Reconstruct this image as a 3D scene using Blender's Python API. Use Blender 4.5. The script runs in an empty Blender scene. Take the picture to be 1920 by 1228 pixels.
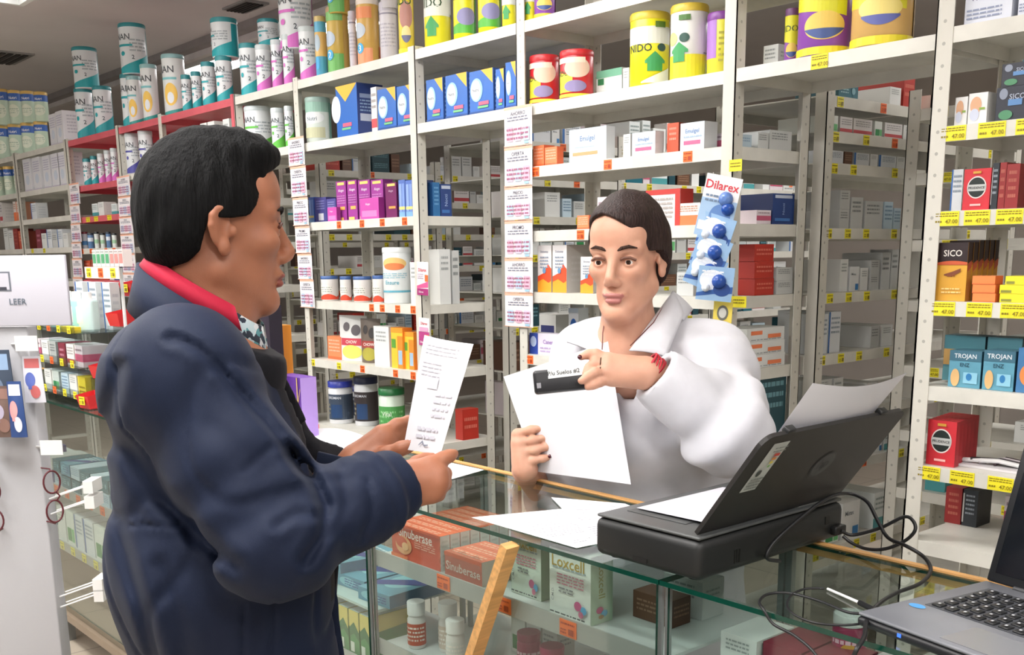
import bpy, bmesh, math, random
import numpy as np
from mathutils import Vector, Matrix
random.seed(7); np.random.seed(7)
SC = bpy.context.scene
COL = SC.collection
PI = math.pi
# ---------------------------------------------------------------- camera (calibrated from the shelf, post and counter lines)
F_PX, X0, Y0, CAM_H = 1962.42, 960.0, 892.1, 1.5
YAW, PITCH, ROLL = 0.8616, 0.2081, -0.0129
def _rot(y, p, r):
    cy, sy = math.cos(y), math.sin(y); cp, sp = math.cos(p), math.sin(p); cr, sr = math.cos(r), math.sin(r)
    Rz = np.array([[cy, sy, 0], [-sy, cy, 0], [0, 0, 1]]); B = np.array([[1, 0, 0], [0, 0, -1], [0, 1, 0]])
    Rp = np.array([[1, 0, 0], [0, cp, -sp], [0, sp, cp]]); Rr = np.array([[cr, -sr, 0], [sr, cr, 0], [0, 0, 1]])
    return Rr @ Rp @ B @ Rz
CM = _rot(YAW, PITCH, ROLL)          # rows: right, down, forward
CC = np.array([0, 0, CAM_H])
RIGHT, DOWN, FWD = CM
cd = bpy.data.cameras.new('camera'); cam = bpy.data.objects.new('camera', cd); COL.objects.link(cam)
cam.matrix_world = Matrix([[RIGHT[i], -DOWN[i], -FWD[i], CC[i]] for i in range(3)] + [[0, 0, 0, 1]])
cd.sensor_width = 36; cd.lens = F_PX / 1920 * 36
cd.shift_x = (960 - X0) / 1920; cd.shift_y = (Y0 - 614) / 1920; cd.clip_start = .05
SC.camera = cam
# ---------------------------------------------------------------- world, exposure, ceiling lights, added uplights
w = bpy.data.worlds.new('world'); SC.world = w; w.use_nodes = True
w.node_tree.nodes['Background'].inputs[0].default_value = (.8, .85, .9, 1)
w.node_tree.nodes['Background'].inputs[1].default_value = .55
SC.view_settings.view_transform = 'Standard'; SC.view_settings.look = 'None'
SC.view_settings.exposure = -0.52; SC.view_settings.gamma = 1; SC.view_settings.use_curve_mapping = False
CEIL = 3.0
LIGHTS = [(-1.6, .2, 60), (-4.2, .2, 60), (-6.6, -.3, 60), (.9, .2, 50), (-1.6, -1.9, 40), (-4.2, -1.9, 34), (.9, -1.9, 34),
          (-7.6, -1.9, 50), (.6, 1.75, 22), (-2.6, 1.75, 22), (-4.7, 1.5, 24),
          (-2.4, 4.3, 26), (-7.94, 3.86, 18), (-6.45, 3.86, 18), (-.8, 4.6, 26)]
for i, (lx, ly, pw) in enumerate(LIGHTS):
    l = bpy.data.lights.new('ceiling_lamp_light', 'AREA'); l.shape = 'RECTANGLE'; l.size = 1.2; l.size_y = .28
    l.energy = pw; l.color = (1, .985, .96)
    hz = CEIL if ly == 3.86 else CEIL - .3
    o = bpy.data.objects.new('ceiling_lamp_light', l); o.location = (lx, ly, hz - .075); COL.objects.link(o)
    if hz < CEIL:
        uplight = l.copy(); uplight.energy = pw * 1.0; o = bpy.data.objects.new('ceiling_lamp_light', uplight); o.location = (lx, ly, hz + .004); o.rotation_euler = (PI, 0, 0); COL.objects.link(o)  # extra upward light per fixture, added to brighten the ceiling
# ---------------------------------------------------------------- pixel <-> place (pixels of the 1920x1228 photograph)
def ray(u, v): return CM.T @ np.array([(u - X0) / F_PX, (v - Y0) / F_PX, 1.])
def onY(u, v, y): d = ray(u, v); return CC + d * y / d[1]
def onX(u, v, x): d = ray(u, v); return CC + d * x / d[0]
def onZ(u, v, z): d = ray(u, v); return CC + d * (z - CAM_H) / d[2]
def at(u, v, t): return CC + ray(u, v) * t
def proj(P):
    c = CM @ (np.array(P, float) - CC); return (X0 + F_PX * c[0] / c[2], Y0 + F_PX * c[1] / c[2], c[2])
# ---------------------------------------------------------------- materials
def lin(h):
    if isinstance(h, str): h = [int(h[i:i+2], 16) / 255 for i in (0, 2, 4)]
    return tuple(c / 12.92 if c <= .04045 else ((c + .055) / 1.055) ** 2.4 for c in h)
_M = {}
def mat(c, rough=.5, metal=0., kind='', **k):
    key = (c, rough, metal, kind)
    if key in _M: return _M[key]
    m = bpy.data.materials.new((kind or 'paint') + '_' + str(c)); m.use_nodes = True
    nt = m.node_tree; b = nt.nodes['Principled BSDF']
    b.inputs['Base Color'].default_value = (*lin(c), 1); b.inputs['Roughness'].default_value = rough
    b.inputs['Metallic'].default_value = metal
    N = nt.nodes.new; L = nt.links.new
    def noise(scale, det=3, coord='Object'):
        tc = N('ShaderNodeTexCoord'); n = N('ShaderNodeTexNoise'); n.inputs['Scale'].default_value = scale; n.inputs['Detail'].default_value = det
        L(tc.outputs[coord], n.inputs['Vector']); return n
    def bump(src, dist, st=.5):
        bp = N('ShaderNodeBump'); bp.inputs['Strength'].default_value = st; bp.inputs['Distance'].default_value = dist
        L(src, bp.inputs['Height']); L(bp.outputs[0], b.inputs['Normal'])
    def ramp2(src, c1, c2, p0=.35, p1=.65):
        r = N('ShaderNodeValToRGB'); r.color_ramp.elements[0].color = (*c1, 1); r.color_ramp.elements[1].color = (*c2, 1)
        r.color_ramp.elements[0].position = p0; r.color_ramp.elements[1].position = p1
        L(src, r.inputs[0]); L(r.outputs[0], b.inputs['Base Color']); return r
    base = np.array(lin(c))
    if kind == 'metal_paint':
        n = noise(9); ramp2(n.outputs[0], tuple(base * .9), tuple(base * 1.04)); bump(n.outputs[0], .002, .15)
    elif kind == 'cloth':
        n = noise(1400, 2); bump(n.outputs[0], .0006, .5)
        n2 = noise(14); ramp2(n2.outputs[0], tuple(base * .95), tuple(base * 1.04)); b.inputs['Sheen Weight'].default_value = .04; b.inputs['Specular IOR Level'].default_value = .25
        b.inputs['Sheen Roughness'].default_value = .4
    elif kind == 'skin':
        n = noise(22, 4); ramp2(n.outputs[0], tuple(base * np.array([.9, .84, .82])), tuple(base * np.array([1.06, 1.05, 1.04])), .3, .7)
        n2 = noise(500, 2); bump(n2.outputs[0], .0006, .3); b.inputs['Subsurface Weight'].default_value = .12
        b.inputs['Subsurface Radius'].default_value = (.012, .004, .002); b.inputs['Subsurface Scale'].default_value = 1
    elif kind == 'hair':
        tc = N('ShaderNodeTexCoord'); mp = N('ShaderNodeMapping'); mp.inputs['Scale'].default_value = (1, 1, .12)
        n = N('ShaderNodeTexNoise'); n.inputs['Scale'].default_value = 260; n.inputs['Detail'].default_value = 3
        L(tc.outputs['Object'], mp.inputs[0]); L(mp.outputs[0], n.inputs['Vector']); bump(n.outputs[0], .004, .8)
        ramp2(n.outputs[0], tuple(base * .6), tuple(base * 1.5)); b.inputs['Specular IOR Level'].default_value = .18
    elif kind == 'wood':
        tc = N('ShaderNodeTexCoord'); mp = N('ShaderNodeMapping'); mp.inputs['Scale'].default_value = (2, 30, 30)
        n = N('ShaderNodeTexNoise'); n.inputs['Scale'].default_value = 3; n.inputs['Detail'].default_value = 5
        L(tc.outputs['Object'], mp.inputs[0]); L(mp.outputs[0], n.inputs['Vector'])
        ramp2(n.outputs[0], tuple(base * .8), tuple(base * 1.12)); bump(n.outputs[0], .001, .3)
    elif kind == 'plaster':
        n = noise(1.2); ramp2(n.outputs[0], tuple(base * .95), tuple(base * 1.03)); n2 = noise(90); bump(n2.outputs[0], .002, .15)
    elif kind == 'tile':
        tc = N('ShaderNodeTexCoord'); br = N('ShaderNodeTexBrick'); br.offset = 0; br.inputs['Scale'].default_value = 1
        br.inputs['Brick Width'].default_value = .45; br.inputs['Row Height'].default_value = .45; br.inputs['Mortar Size'].default_value = .004
        br.inputs['Color1'].default_value = (*base, 1); br.inputs['Color2'].default_value = (*(base * .93), 1); br.inputs['Mortar'].default_value = (*(base * .55), 1)
        L(tc.outputs['Object'], br.inputs['Vector']); L(br.outputs[0], b.inputs['Base Color'])
    elif kind == 'holes':      # slotted angle: a row of small punched holes
        tc = N('ShaderNodeTexCoord'); sx = N('ShaderNodeSeparateXYZ'); L(tc.outputs['Object'], sx.inputs[0])
        def mth(op, a, bb=None):
            q = N('ShaderNodeMath'); q.operation = op
            for i, z in enumerate((a, bb)):
                if z is None: continue
                if isinstance(z, (int, float)): q.inputs[i].default_value = z
                else: L(z, q.inputs[i])
            return q.outputs[0]
        fz = mth('SUBTRACT', mth('FRACT', mth('DIVIDE', sx.outputs['Z'], .05)), .5)
        dz = mth('MULTIPLY', fz, .05)
        dm = mth('SUBTRACT', mth('MAXIMUM', sx.outputs['X'], mth('ABSOLUTE', sx.outputs['Y'])), .021)
        d = mth('SQRT', mth('ADD', mth('MULTIPLY', dz, dz), mth('MULTIPLY', dm, dm)))
        mask = mth('LESS_THAN', d, .0042)
        mx = N('ShaderNodeMix'); mx.data_type = 'RGBA'; L(mask, mx.inputs[0]); mx.inputs[6].default_value = (*base, 1); mx.inputs[7].default_value = (*(base * .62), 1)
        L(mx.outputs[2], b.inputs['Base Color'])
    elif kind == 'shirt_check':
        tc = N('ShaderNodeTexCoord'); v = N('ShaderNodeTexVoronoi'); v.distance = 'MANHATTAN'; v.inputs['Scale'].default_value = 110
        L(tc.outputs['Object'], v.inputs['Vector']); r = N('ShaderNodeValToRGB'); r.color_ramp.interpolation = 'CONSTANT'
        e = r.color_ramp.elements; e[0].color = (.02, .03, .05, 1); e[1].position = .38; e[1].color = (.5, .62, .66, 1)
        x = e.new(.62); x.color = (.1, .3, .33, 1); x = e.new(.8); x.color = (.7, .72, .74, 1)
        sp = N('ShaderNodeSeparateColor'); L(v.outputs['Color'], sp.inputs[0]); L(sp.outputs[0], r.inputs[0]); L(r.outputs[0], b.inputs['Base Color'])
    elif kind == 'emit':
        b.inputs['Emission Color'].default_value = (*lin(c), 1); b.inputs['Emission Strength'].default_value = k.get('power', 4)
    elif kind in ('glass', 'clear_plastic'):
        nt.nodes.remove(b); out = nt.nodes['Material Output']
        tr = N('ShaderNodeBsdfTransparent'); tr.inputs[0].default_value = (*base, 1); gl = N('ShaderNodeBsdfGlossy'); gl.inputs['Roughness'].default_value = rough
        lw = N('ShaderNodeLayerWeight'); p5 = N('ShaderNodeMath'); p5.operation = 'POWER'; p5.inputs[1].default_value = 4.; L(lw.outputs['Facing'], p5.inputs[0])
        fr = N('ShaderNodeMath'); fr.operation = 'MULTIPLY_ADD'; fr.inputs[1].default_value = .75; fr.inputs[2].default_value = .035; L(p5.outputs[0], fr.inputs[0]); mx = N('ShaderNodeMixShader')
        L(fr.outputs[0], mx.inputs[0]); L(tr.outputs[0], mx.inputs[1]); L(gl.outputs[0], mx.inputs[2]); L(mx.outputs[0], out.inputs[0])
    _M[key] = m; return m
# ---------------------------------------------------------------- mesh builder
class MB:
    def __init__(s): s.v = []; s.f = []; s.m = []; s.mats = []; s.smooth = []
    def mi(s, c):
        m = c if isinstance(c, bpy.types.Material) else mat(c, .45)
        if m not in s.mats: s.mats.append(m)
        return s.mats.index(m)
    def add(s, vs, fs, c, smooth=False):
        o = len(s.v); s.v += [tuple(map(float, p)) for p in vs]; k = s.mi(c)
        for f in fs: s.f.append([o + i for i in f]); s.m.append(k); s.smooth.append(smooth)
    def box(s, x0, x1, y0, y1, z0, z1, c, faces=None):
        vs = [(x, y, z) for z in (z0, z1) for y in (y0, y1) for x in (x0, x1)]
        s.add(vs, [(0, 2, 3, 1), (4, 5, 7, 6), (0, 1, 5, 4), (2, 6, 7, 3), (0, 4, 6, 2), (1, 3, 7, 5)], c)
    def rbox(s, x0, x1, y0, y1, z0, z1, c, r=.004, n=2):
        bm = bmesh.new(); bmesh.ops.create_cube(bm, size=1)
        for v in bm.verts: v.co = ((x0 + x1) / 2 + v.co.x * (x1 - x0), (y0 + y1) / 2 + v.co.y * (y1 - y0), (z0 + z1) / 2 + v.co.z * (z1 - z0))
        bmesh.ops.bevel(bm, geom=bm.edges[:], offset=min(r, .49 * min(abs(x1 - x0), abs(y1 - y0), abs(z1 - z0))), segments=n, affect='EDGES', profile=.5)
        s.addbm(bm, c, True); bm.free()
    def addbm(s, bm, c, smooth=False):
        bm.verts.index_update(); s.add([v.co[:] for v in bm.verts], [[v.index for v in f.verts] for f in bm.faces], c, smooth)
    def cyl(s, cx, cy, z0, z1, r0, r1, c, n=24, cap=True):
        ang = [2 * PI * i / n for i in range(n)]
        vs = [(cx + r * math.cos(a), cy + r * math.sin(a), z) for r, z in ((r0, z0), (r1, z1)) for a in ang]
        s.add(vs, [(i, (i + 1) % n, n + (i + 1) % n, n + i) for i in range(n)], c, True)
        if cap: s.add(vs, [tuple(reversed(range(n))), tuple(range(n, 2 * n))], c)
    def lathe(s, prof, c, n=24, cx=0, cy=0):   # prof: [(r, z)]
        ang = [2 * PI * i / n for i in range(n)]; m = len(prof)
        vs = [(cx + r * math.cos(a), cy + r * math.sin(a), z) for r, z in prof for a in ang]
        fs = [(j * n + i, j * n + (i + 1) % n, (j + 1) * n + (i + 1) % n, (j + 1) * n + i) for j in range(m - 1) for i in range(n)]
        s.add(vs, fs, c, True); s.add(vs, [tuple(reversed(range(n))), tuple(range((m - 1) * n, m * n))], c)
    def tube(s, pts, r, c, n=8, close=False):
        P = [Vector(p) for p in pts]; N = len(P); vs = []; up = None
        for i, p in enumerate(P):
            d = (P[(i + 1) % N] - P[i - 1]) if close else (P[min(i + 1, N - 1)] - P[max(i - 1, 0)])
            d = d.normalized() if d.length > 1e-9 else Vector((0, 0, 1))
            if up is None: up = d.orthogonal().normalized()
            up = (up - d * up.dot(d)); up = up.normalized() if up.length > 1e-6 else d.orthogonal().normalized()
            q = d.cross(up); rr = r[i] if isinstance(r, (list, tuple)) else r
            vs += [p + (up * math.cos(2 * PI * k / n) + q * math.sin(2 * PI * k / n)) * rr for k in range(n)]
        rng = range(N if close else N - 1)
        fs = [(i * n + k, i * n + (k + 1) % n, ((i + 1) % N) * n + (k + 1) % n, ((i + 1) % N) * n + k) for i in rng for k in range(n)]
        s.add(vs, fs, c, True)
        if not close: s.add(vs, [tuple(reversed(range(n))), tuple(range((N - 1) * n, N * n))], c)
    def quad(s, a, b, c_, d, c): s.add([a, b, c_, d], [(0, 1, 2, 3)], c)
    def mesh(s, name):
        me = bpy.data.meshes.new(name); me.from_pydata(s.v, [], s.f)
        for m in s.mats: me.materials.append(m)
        me.polygons.foreach_set('material_index', s.m); me.polygons.foreach_set('use_smooth', s.smooth); me.update(); return me
    def obj(s, name, parent=None, loc=(0, 0, 0), rz=0, rot=None, **k):
        return link(name, s.mesh(name), parent, loc, rz, rot, **k)
def link(name, me, parent=None, loc=(0, 0, 0), rz=0, rot=None, label=None, cat=None, group=None, kind=None):
    o = bpy.data.objects.new(name, me); COL.objects.link(o); o.location = loc; o.rotation_euler = rot or (0, 0, rz)
    if parent: o.parent = parent
    if label: o['label'] = label
    if cat: o['category'] = cat
    if group: o['group'] = group
    if kind: o['kind'] = kind
    return o
def empty(name, loc=(0, 0, 0), rz=0, **k): return link(name, None, None, loc, rz, **k)
# ---------------------------------------------------------------- lettering and printed graphics
_T = {}
def textmesh(s, bold=.012):
    if (s, bold) in _T: return _T[s, bold]
    cu = bpy.data.curves.new('lettering', 'FONT'); cu.body = s; cu.offset = bold; cu.resolution_u = 2; cu.size = 1
    o = bpy.data.objects.new('lettering', cu); COL.objects.link(o); bpy.context.view_layer.update()
    me = o.evaluated_get(bpy.context.evaluated_depsgraph_get()).to_mesh()
    V = np.array([v.co[:2] for v in me.vertices]) if len(me.vertices) else np.zeros((1, 2)); Fc = [list(p.vertices) for p in me.polygons]
    bpy.data.objects.remove(o); bpy.data.curves.remove(cu)
    mn, mxx = V.min(0), V.max(0); V = V - (mn + mxx) / 2; _T[s, bold] = (V, Fc, mxx - mn); return _T[s, bold]
EPS = .0007
def planar(o, ex, ey, n, W, H):   # s,b in 0..1
    o, ex, ey, n = map(lambda q: np.array(q, float), (o, ex, ey, n))
    f = lambda s, b, k: o + ex * s * W + ey * b * H + n * (EPS * k); f.size = (W, H); f.curved = False; return f
def cylmap(r, H, z0=0, r2=None):
    def f(s, b, k):
        a = (s - .5) * PI; R = (r if r2 is None else r + (r2 - r) * b) + EPS * k; return np.array((R * math.sin(a), -R * math.cos(a), z0 + b * H))
    f.size = (PI * r, H); f.curved = True; return f
def draw(mb, mp, ops, k0=1):
    W, H = mp.size
    for i, op in enumerate(ops):
        k = k0 + i * .6; t = op[0]
        if t == 'r':
            _, s0, s1, b0, b1, c = op; n = max(1, int(math.ceil((s1 - s0) * 14))) if mp.curved else 1
            cols = [(s0 + (s1 - s0) * j / n, b0, b1) for j in range(n + 1)]
        elif t == 'e':
            _, cs, cb, rs, rb, c = op; n = 20 if mp.curved else 14
            cols = [(cs - rs * math.cos(PI * j / n), cb - rb * math.sin(PI * j / n), cb + rb * math.sin(PI * j / n)) for j in range(n + 1)]
        elif t == 's':          # strip with given columns
            _, cols, c = op
            if mp.curved: cols = [tuple(a[q] + (b[q] - a[q]) * j / 5 for q in range(3)) for a, b in zip(cols[:-1], cols[1:]) for j in range(6)]
        elif t == 'f':          # swoosh: from lo(s) to hi(s)
            _, s0, s1, lo, hi, c = op; n = 26 if mp.curved else 10; cols = [(s0 + (s1 - s0) * j / n, lo(j / n), hi(j / n)) for j in range(n + 1)]
        elif t == 't':
            _, txt, cs, cb, h, c = op[:6]; rotd = op[6] if len(op) > 6 else 0; mw = op[7] if len(op) > 7 else .92
            V, Fc, sz = textmesh(txt); sc = h * H / max(sz[1], 1e-3); lim = mw * (H if rotd else W)
            if sz[0] * sc > lim: sc = lim / sz[0]
            P = V * sc
            if rotd == 90: P = np.stack([-P[:, 1], P[:, 0]], 1)
            elif rotd: a = math.radians(rotd); P = P @ np.array([[math.cos(a), math.sin(a)], [-math.sin(a), math.cos(a)]])
            mb.add([mp(cs + p[0] / W, cb + p[1] / H, k) for p in P], Fc, c); continue
        elif t == 'l':          # block of fine-print lines
            _, s0, s1, b0, b1, n_, c = op; rr = random.Random(int(s0 * 100 + b1 * 77 + n_))
            for j in range(n_):
                bb = b1 - (b1 - b0) * (j + .5) / n_; hh = (b1 - b0) / n_ * .22; s = s0
                while s < s1 - .02:
                    e = min(s1, s + rr.uniform(.04, .16)); mb.add([mp(s, bb - hh, k), mp(e, bb - hh, k), mp(e, bb + hh, k), mp(s, bb + hh, k)], [(0, 1, 2, 3)], c); s = e + .025
            continue
        vs = []; fs = []
        for s_, lo, hi in cols: vs += [mp(s_, lo, k), mp(s_, hi, k)]
        for j in range(len(cols) - 1): fs.append((2 * j, 2 * j + 2, 2 * j + 3, 2 * j + 1))
        mb.add(vs, fs, c)
def carton_mesh(W, D, H, base, front=(), side=(), top=(), sidecol=None, topcol=None, left=()):
    mb = MB(); mb.box(-W / 2, W / 2, -D / 2, D / 2, 0, H, mat(base, .4))
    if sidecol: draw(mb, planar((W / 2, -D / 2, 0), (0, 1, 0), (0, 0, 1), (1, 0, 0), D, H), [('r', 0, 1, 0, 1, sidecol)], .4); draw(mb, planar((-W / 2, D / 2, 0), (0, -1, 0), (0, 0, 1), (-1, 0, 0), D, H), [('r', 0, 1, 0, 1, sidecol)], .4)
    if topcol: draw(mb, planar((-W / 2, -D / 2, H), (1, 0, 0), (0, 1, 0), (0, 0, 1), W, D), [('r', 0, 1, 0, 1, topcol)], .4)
    draw(mb, planar((-W / 2, -D / 2, 0), (1, 0, 0), (0, 0, 1), (0, -1, 0), W, H), front)
    draw(mb, planar((W / 2, -D / 2, 0), (0, 1, 0), (0, 0, 1), (1, 0, 0), D, H), side)
    draw(mb, planar((-W / 2, -D / 2, H), (1, 0, 0), (0, 1, 0), (0, 0, 1), W, D), top)
    return mb
# ================================================================ the room
def slab(name, x0, x1, y0, y1, z0, z1, m, **k):
    mb = MB(); mb.box(x0, x1, y0, y1, z0, z1, m); return mb.obj(name, kind='structure', **k)
RX0, RX1, RY0, RY1 = -15., 3.2, -4.2, 8.6
slab('floor', RX0, RX1, RY0, RY1, -.1, 0, mat('BDB2A2', .3, kind='tile'))
slab('ceiling', RX0, RX1, RY0, RY1, CEIL, CEIL + .1, mat('D2CDCC', .9, kind='plaster'))
PW = mat('C8C0B8', .85, kind='plaster')
slab('wall_left', RX0 - .1, RX0, RY0, RY1, 0, CEIL, PW); slab('wall_right', RX1, RX1 + .1, RY0, RY1, 0, CEIL, PW)

# unseen front wall, opened between pillars to let world light in as frontal fill
for k in range(5): slab('wall_front', RX0 + k * 4.4, RX0 + k * 4.4 + .5, RY0 - .1, RY0, 0, 2.6, PW)
slab('wall_front', RX0, RX1, RY0 - .1, RY0, 2.6, CEIL, PW); slab('wall_back', RX0, RX1, RY1, RY1 + .1, 0, CEIL, PW)
slab('trim_1', RX0 + .02, RX1 - .02, 3.42, 3.50, CEIL - .05, CEIL + .002, mat('8F8A88', .6, kind='metal_paint'))
slab('trim_2', RX0 + .02, RX1 - .02, 3.50, 3.55, CEIL - .09, CEIL + .002, mat('D5D0CE', .6, kind='metal_paint'))
for i, (lx, ly, pw) in enumerate(LIGHTS):
    e = empty('ceiling_lamp', (lx, ly, CEIL if ly == 3.86 else CEIL - .3), label='long white ceiling lamp with frosted diffuser over the shop', cat='ceiling lamp', group='ceiling lamps over the shop')
    mb = MB()
    for a in ((-.64, .64, -.17, -.145), (-.64, .64, .145, .17), (-.64, -.615, -.145, .145), (.615, .64, -.145, .145)): mb.box(a[0], a[1], a[2], a[3], -.06, 0, mat('D8D8D6', .5))
    mb.box(-.615, .615, -.145, .145, -.02, 0, mat('E8E8E6', .5)); mb.obj('housing', e)
    if ly != 3.86:  # rods and drop added to make room for the added upward lights
        for xx in (-.5, .5): mb = MB(); mb.tube([(xx, 0, .0), (xx, 0, .3)], .004, mat('C8C8C8', .3)); mb.obj('hanger', e)
    mb = MB()
    for yy in (-.07, .07): mb.tube([(-.58, yy, -.045), (.58, yy, -.045)], .013, mat('FFFFFF', .5, kind='emit', power=9))
    mb.obj('tube_lamp', e)
for nm, (u, v), wx, wy in (('a', (6, 106), .5, .3), ('b', (460, 10), .3, .16)):
    p = onZ(u, v, CEIL); e = empty('ceiling_vent', (p[0], p[1], CEIL), label='dark slotted air vent in the ceiling ' + ('at the far left' if nm == 'a' else 'above the teal cans'), cat='vent')
    mb = MB(); mb.box(-wx / 2, wx / 2, -wy / 2, wy / 2, -.012, 0, '8A8785'); mb.obj('vent_frame', e)
    mb = MB()
    for k in range(5): mb.box(-wx / 2 + .02, wx / 2 - .02, -wy / 2 + .02 + k * (wy - .04) / 5, -wy / 2 + .02 + (k + .6) * (wy - .04) / 5, -.02, -.0125, '252220')
    mb.obj('slat', e)
# ================================================================ metal shelving
WHT = mat('DAD8CF', .4, kind='metal_paint'); WHS = mat('CFCCC2', .4, kind='holes'); REDP = mat('D0606A', .45, kind='metal_paint')
YS, DEP = 2.5, .36
P6, P5, P4, P3, P2, P1, P0b, P0, L1, L2 = -1.34, -1.93, -2.855, -3.45, -4.38, -4.955, -5.88, -6.475, -7.40, -8.53
def post(parent, x, y, z1, sx, sy, m=None):   # slotted angle, corner at x,y; flanges run sx, sy
    mb = MB(); t = .003; wd = .042
    a = mb.box; a(min(0, sx * wd), max(0, sx * wd), min(0, sy * t), max(0, sy * t), 0, z1, m or WHS); a(min(0, sx * t), max(0, sx * t), min(0, sy * wd), max(0, sy * wd), 0, z1, m or WHS)
    return mb.obj('post', parent, (x, y, 0))
def board(parent, x0, x1, y0, y1, z, m=WHT, lip=.036):
    mb = MB(); mb.box(x0, x1, y0 + .001, y1 - .001, z - .004, z, m); mb.box(x0, x1, y0 - .003, y0 + .001, z - lip, z, m); mb.box(x0, x1, y1 - .001, y1 + .003, z - lip, z, m)
    mb.box(x0, x0 + .003, y0 + .001, y1 - .001, z - lip, z - .004, m); mb.box(x1 - .003, x1, y0 + .001, y1 - .001, z - lip, z - .004, m)
    return mb.obj('shelf', parent)
TAGC = {'y': 'EDE02A', 'o': 'F2702E', 'r': 'E4572E', 'w': 'EDEDE8'}
_tagm = {}
def tag_on(shelf, p, ex, n, col, w=.034, h=.03, txt=None):
    key = (col, w, h, ex, n)
    if key not in _tagm:
        mb = MB(); exv = Vector(ex); nv = Vector(n); up = Vector((0, 0, 1))
        mp = planar(-exv * w / 2 - up * h / 2 + nv * .0012, exv, up, nv, w, h)
        vs = [(-exv * w / 2 - up * h / 2), (exv * w / 2 - up * h / 2), (exv * w / 2 + up * h / 2), (-exv * w / 2 + up * h / 2)]
        mb.add([q + nv * .0012 for q in vs] + [q[:] for q in vs], [(0, 1, 2, 3), (7, 6, 5, 4), (0, 4, 5, 1), (1, 5, 6, 2), (2, 6, 7, 3), (3, 7, 4, 0)], mat(TAGC[col], .5))
        dk = {'y': '8A7A14', 'o': 'A83A10', 'r': '9A2A10', 'w': '888888'}[col]
        draw(mb, mp, [('l', .08, .92, .66, .9, 1, dk), ('l', .08, .45, .12, .5, 2, dk), ('r', .56, .88, .14, .52, dk)] if w < .05 else [('l', .06, .94, .6, .92, 2, dk), ('l', .06, .35, .15, .45, 1, dk), ('t', '47.00', .72, .3, .3, dk)])
        _tagm[key] = mb.mesh('price_tag')
    return link('price_tag', _tagm[key], shelf, p)
# front row: (name, x0, x1, levels, label, red)
FRONT = {
 'R': (P6, -.42, [2.27, 2.01, 1.787, 1.59, 1.375, 1.165, .962, .765, .4], 'white metal shelving at the right with large yellow price tags'),
 'G1': (P5, P6, [2.27, 2.0], 'high shelves bridging the aisle left of the right-hand shelving'),
 'B': (P4, P5, [2.27, 2.0, 1.795, 1.58, 1.37, 1.15, .93, .6, .2], 'white metal shelving directly behind the woman in the lab coat'),
 'G2': (P3, P4, [2.27, 2.0], 'high shelves bridging the aisle with a row of blue cans'),
 'D': (P2, P3, [2.27, 2.0, 1.655, 1.305, 1.036, .73, .35], 'white metal shelving with purple boxes and tubs with blue lids'),
 'G3': (P1, P2, [2.27, 2.0], 'high shelves bridging the aisle with green and white cans'),
 'E': (P0b, P1, [2.27, 2.0, 1.8, 1.58, 1.36, 1.1, .8], 'white metal shelving hidden behind the head of the young man'),
 'G4': (P0, P0b, [2.27, 2.0], 'high shelves with indigo and white cans left of the head'),
 'F': (L1, P0, [2.27, 1.975, 1.777, 1.576, 1.373, 1.1, .8], 'white metal shelving with pinkish red shelf edges'),
 'L': (L2, L1, [2.27, 2.0, 1.80, 1.59, 1.36, 1.1, .8], 'white metal shelving left of the red-edged shelves'),
 'LL': (-9.6, L2, [2.27, 2.0, 1.80, 1.59, 1.36, 1.1], 'white metal shelving cut by the left edge of the photo')}
SH = {}
for k, (x0, x1, lv, lab) in FRONT.items():
    e = empty('shelving_unit', (0, 0, 0), label=lab, cat='shelving', group='front row of metal shelving')
    gap = k.startswith('G'); g = .004
    if k in ('L', 'LL'): x1 = x1 - .012
    for i, z in enumerate(lv):
        red = (k == 'F' and i < 5 and i != 3) or (k in ('G4', 'E') and i == 0)
        SH[k, i] = board(e, x0 + g, x1 - g, YS, YS + DEP, z, REDP if red else WHT)
    if not gap:

        zt = 2.72 if k in ('R', 'B') else 2.285
        for x, sx in ((x0, 1), (x1, -1)):
            post(e, x - sx * .002, YS - .005, zt, sx, 1); post(e, x - sx * .002, YS + DEP + .005, zt, sx, -1)
        for bx in (x0 + .001, x1 - .021):
            mb = MB(); mb.box(bx, bx + .02, YS + .045, YS + DEP - .045, .12, .14, WHT); mb.obj('side_brace', e)
    if k == 'E':
        mb = MB(); mb.box(x1 - .03, x1 - .004, YS - .011, YS - .006, 2.0, 2.285, REDP); mb.obj('edge_strip', e)
def front_tags(key, us, col, w=.034, h=.03):
    sh = SH[key]; z = FRONT[key[0]][2][key[1]]
    for u in us:
        v = proj((FRONT[key[0]][0] + .4, YS, z - .018))[1]
        for _ in range(3): p = onY(u, v, YS); v = proj((p[0], YS, z - .018))[1]
        tag_on(sh, (p[0], YS - .0032, z - .018), (1, 0, 0), (0, -1, 0), col, w, h)
front_tags(('D', 2), (637, 680, 718, 760), 'o'); front_tags(('D', 3), (698, 718, 747, 776), 'o')
front_tags(('D', 4), (588, 637), 'y'); front_tags(('D', 4), (681, 743, 776), 'o'); front_tags(('D', 5), (596,), 'o')
front_tags(('B', 2), (1006, 1141, 1291), 'o'); front_tags(('B', 5), (995,), 'o'); front_tags(('B', 3), (1090,), 'o')
front_tags(('R', 2), (1788, 1861, 1933), 'y', .064, .034); front_tags(('R', 3), (1776, 1833, 1894), 'y', .062, .034)
front_tags(('R', 4), (1769, 1837, 1902), 'y', .062, .034); front_tags(('R', 6), (1742, 1805, 1877), 'y', .062, .034); front_tags(('G1', 1), (1538,), 'y', .05, .036)
front_tags(('F', 2), (150, 166, 181, 206), 'y', .07, .03); front_tags(('F', 3), (155, 172, 200, 215), 'o', .05, .03)
front_tags(('L', 3), (62, 84), 'y', .05); front_tags(('G4', 1), (), 'y')
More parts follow.
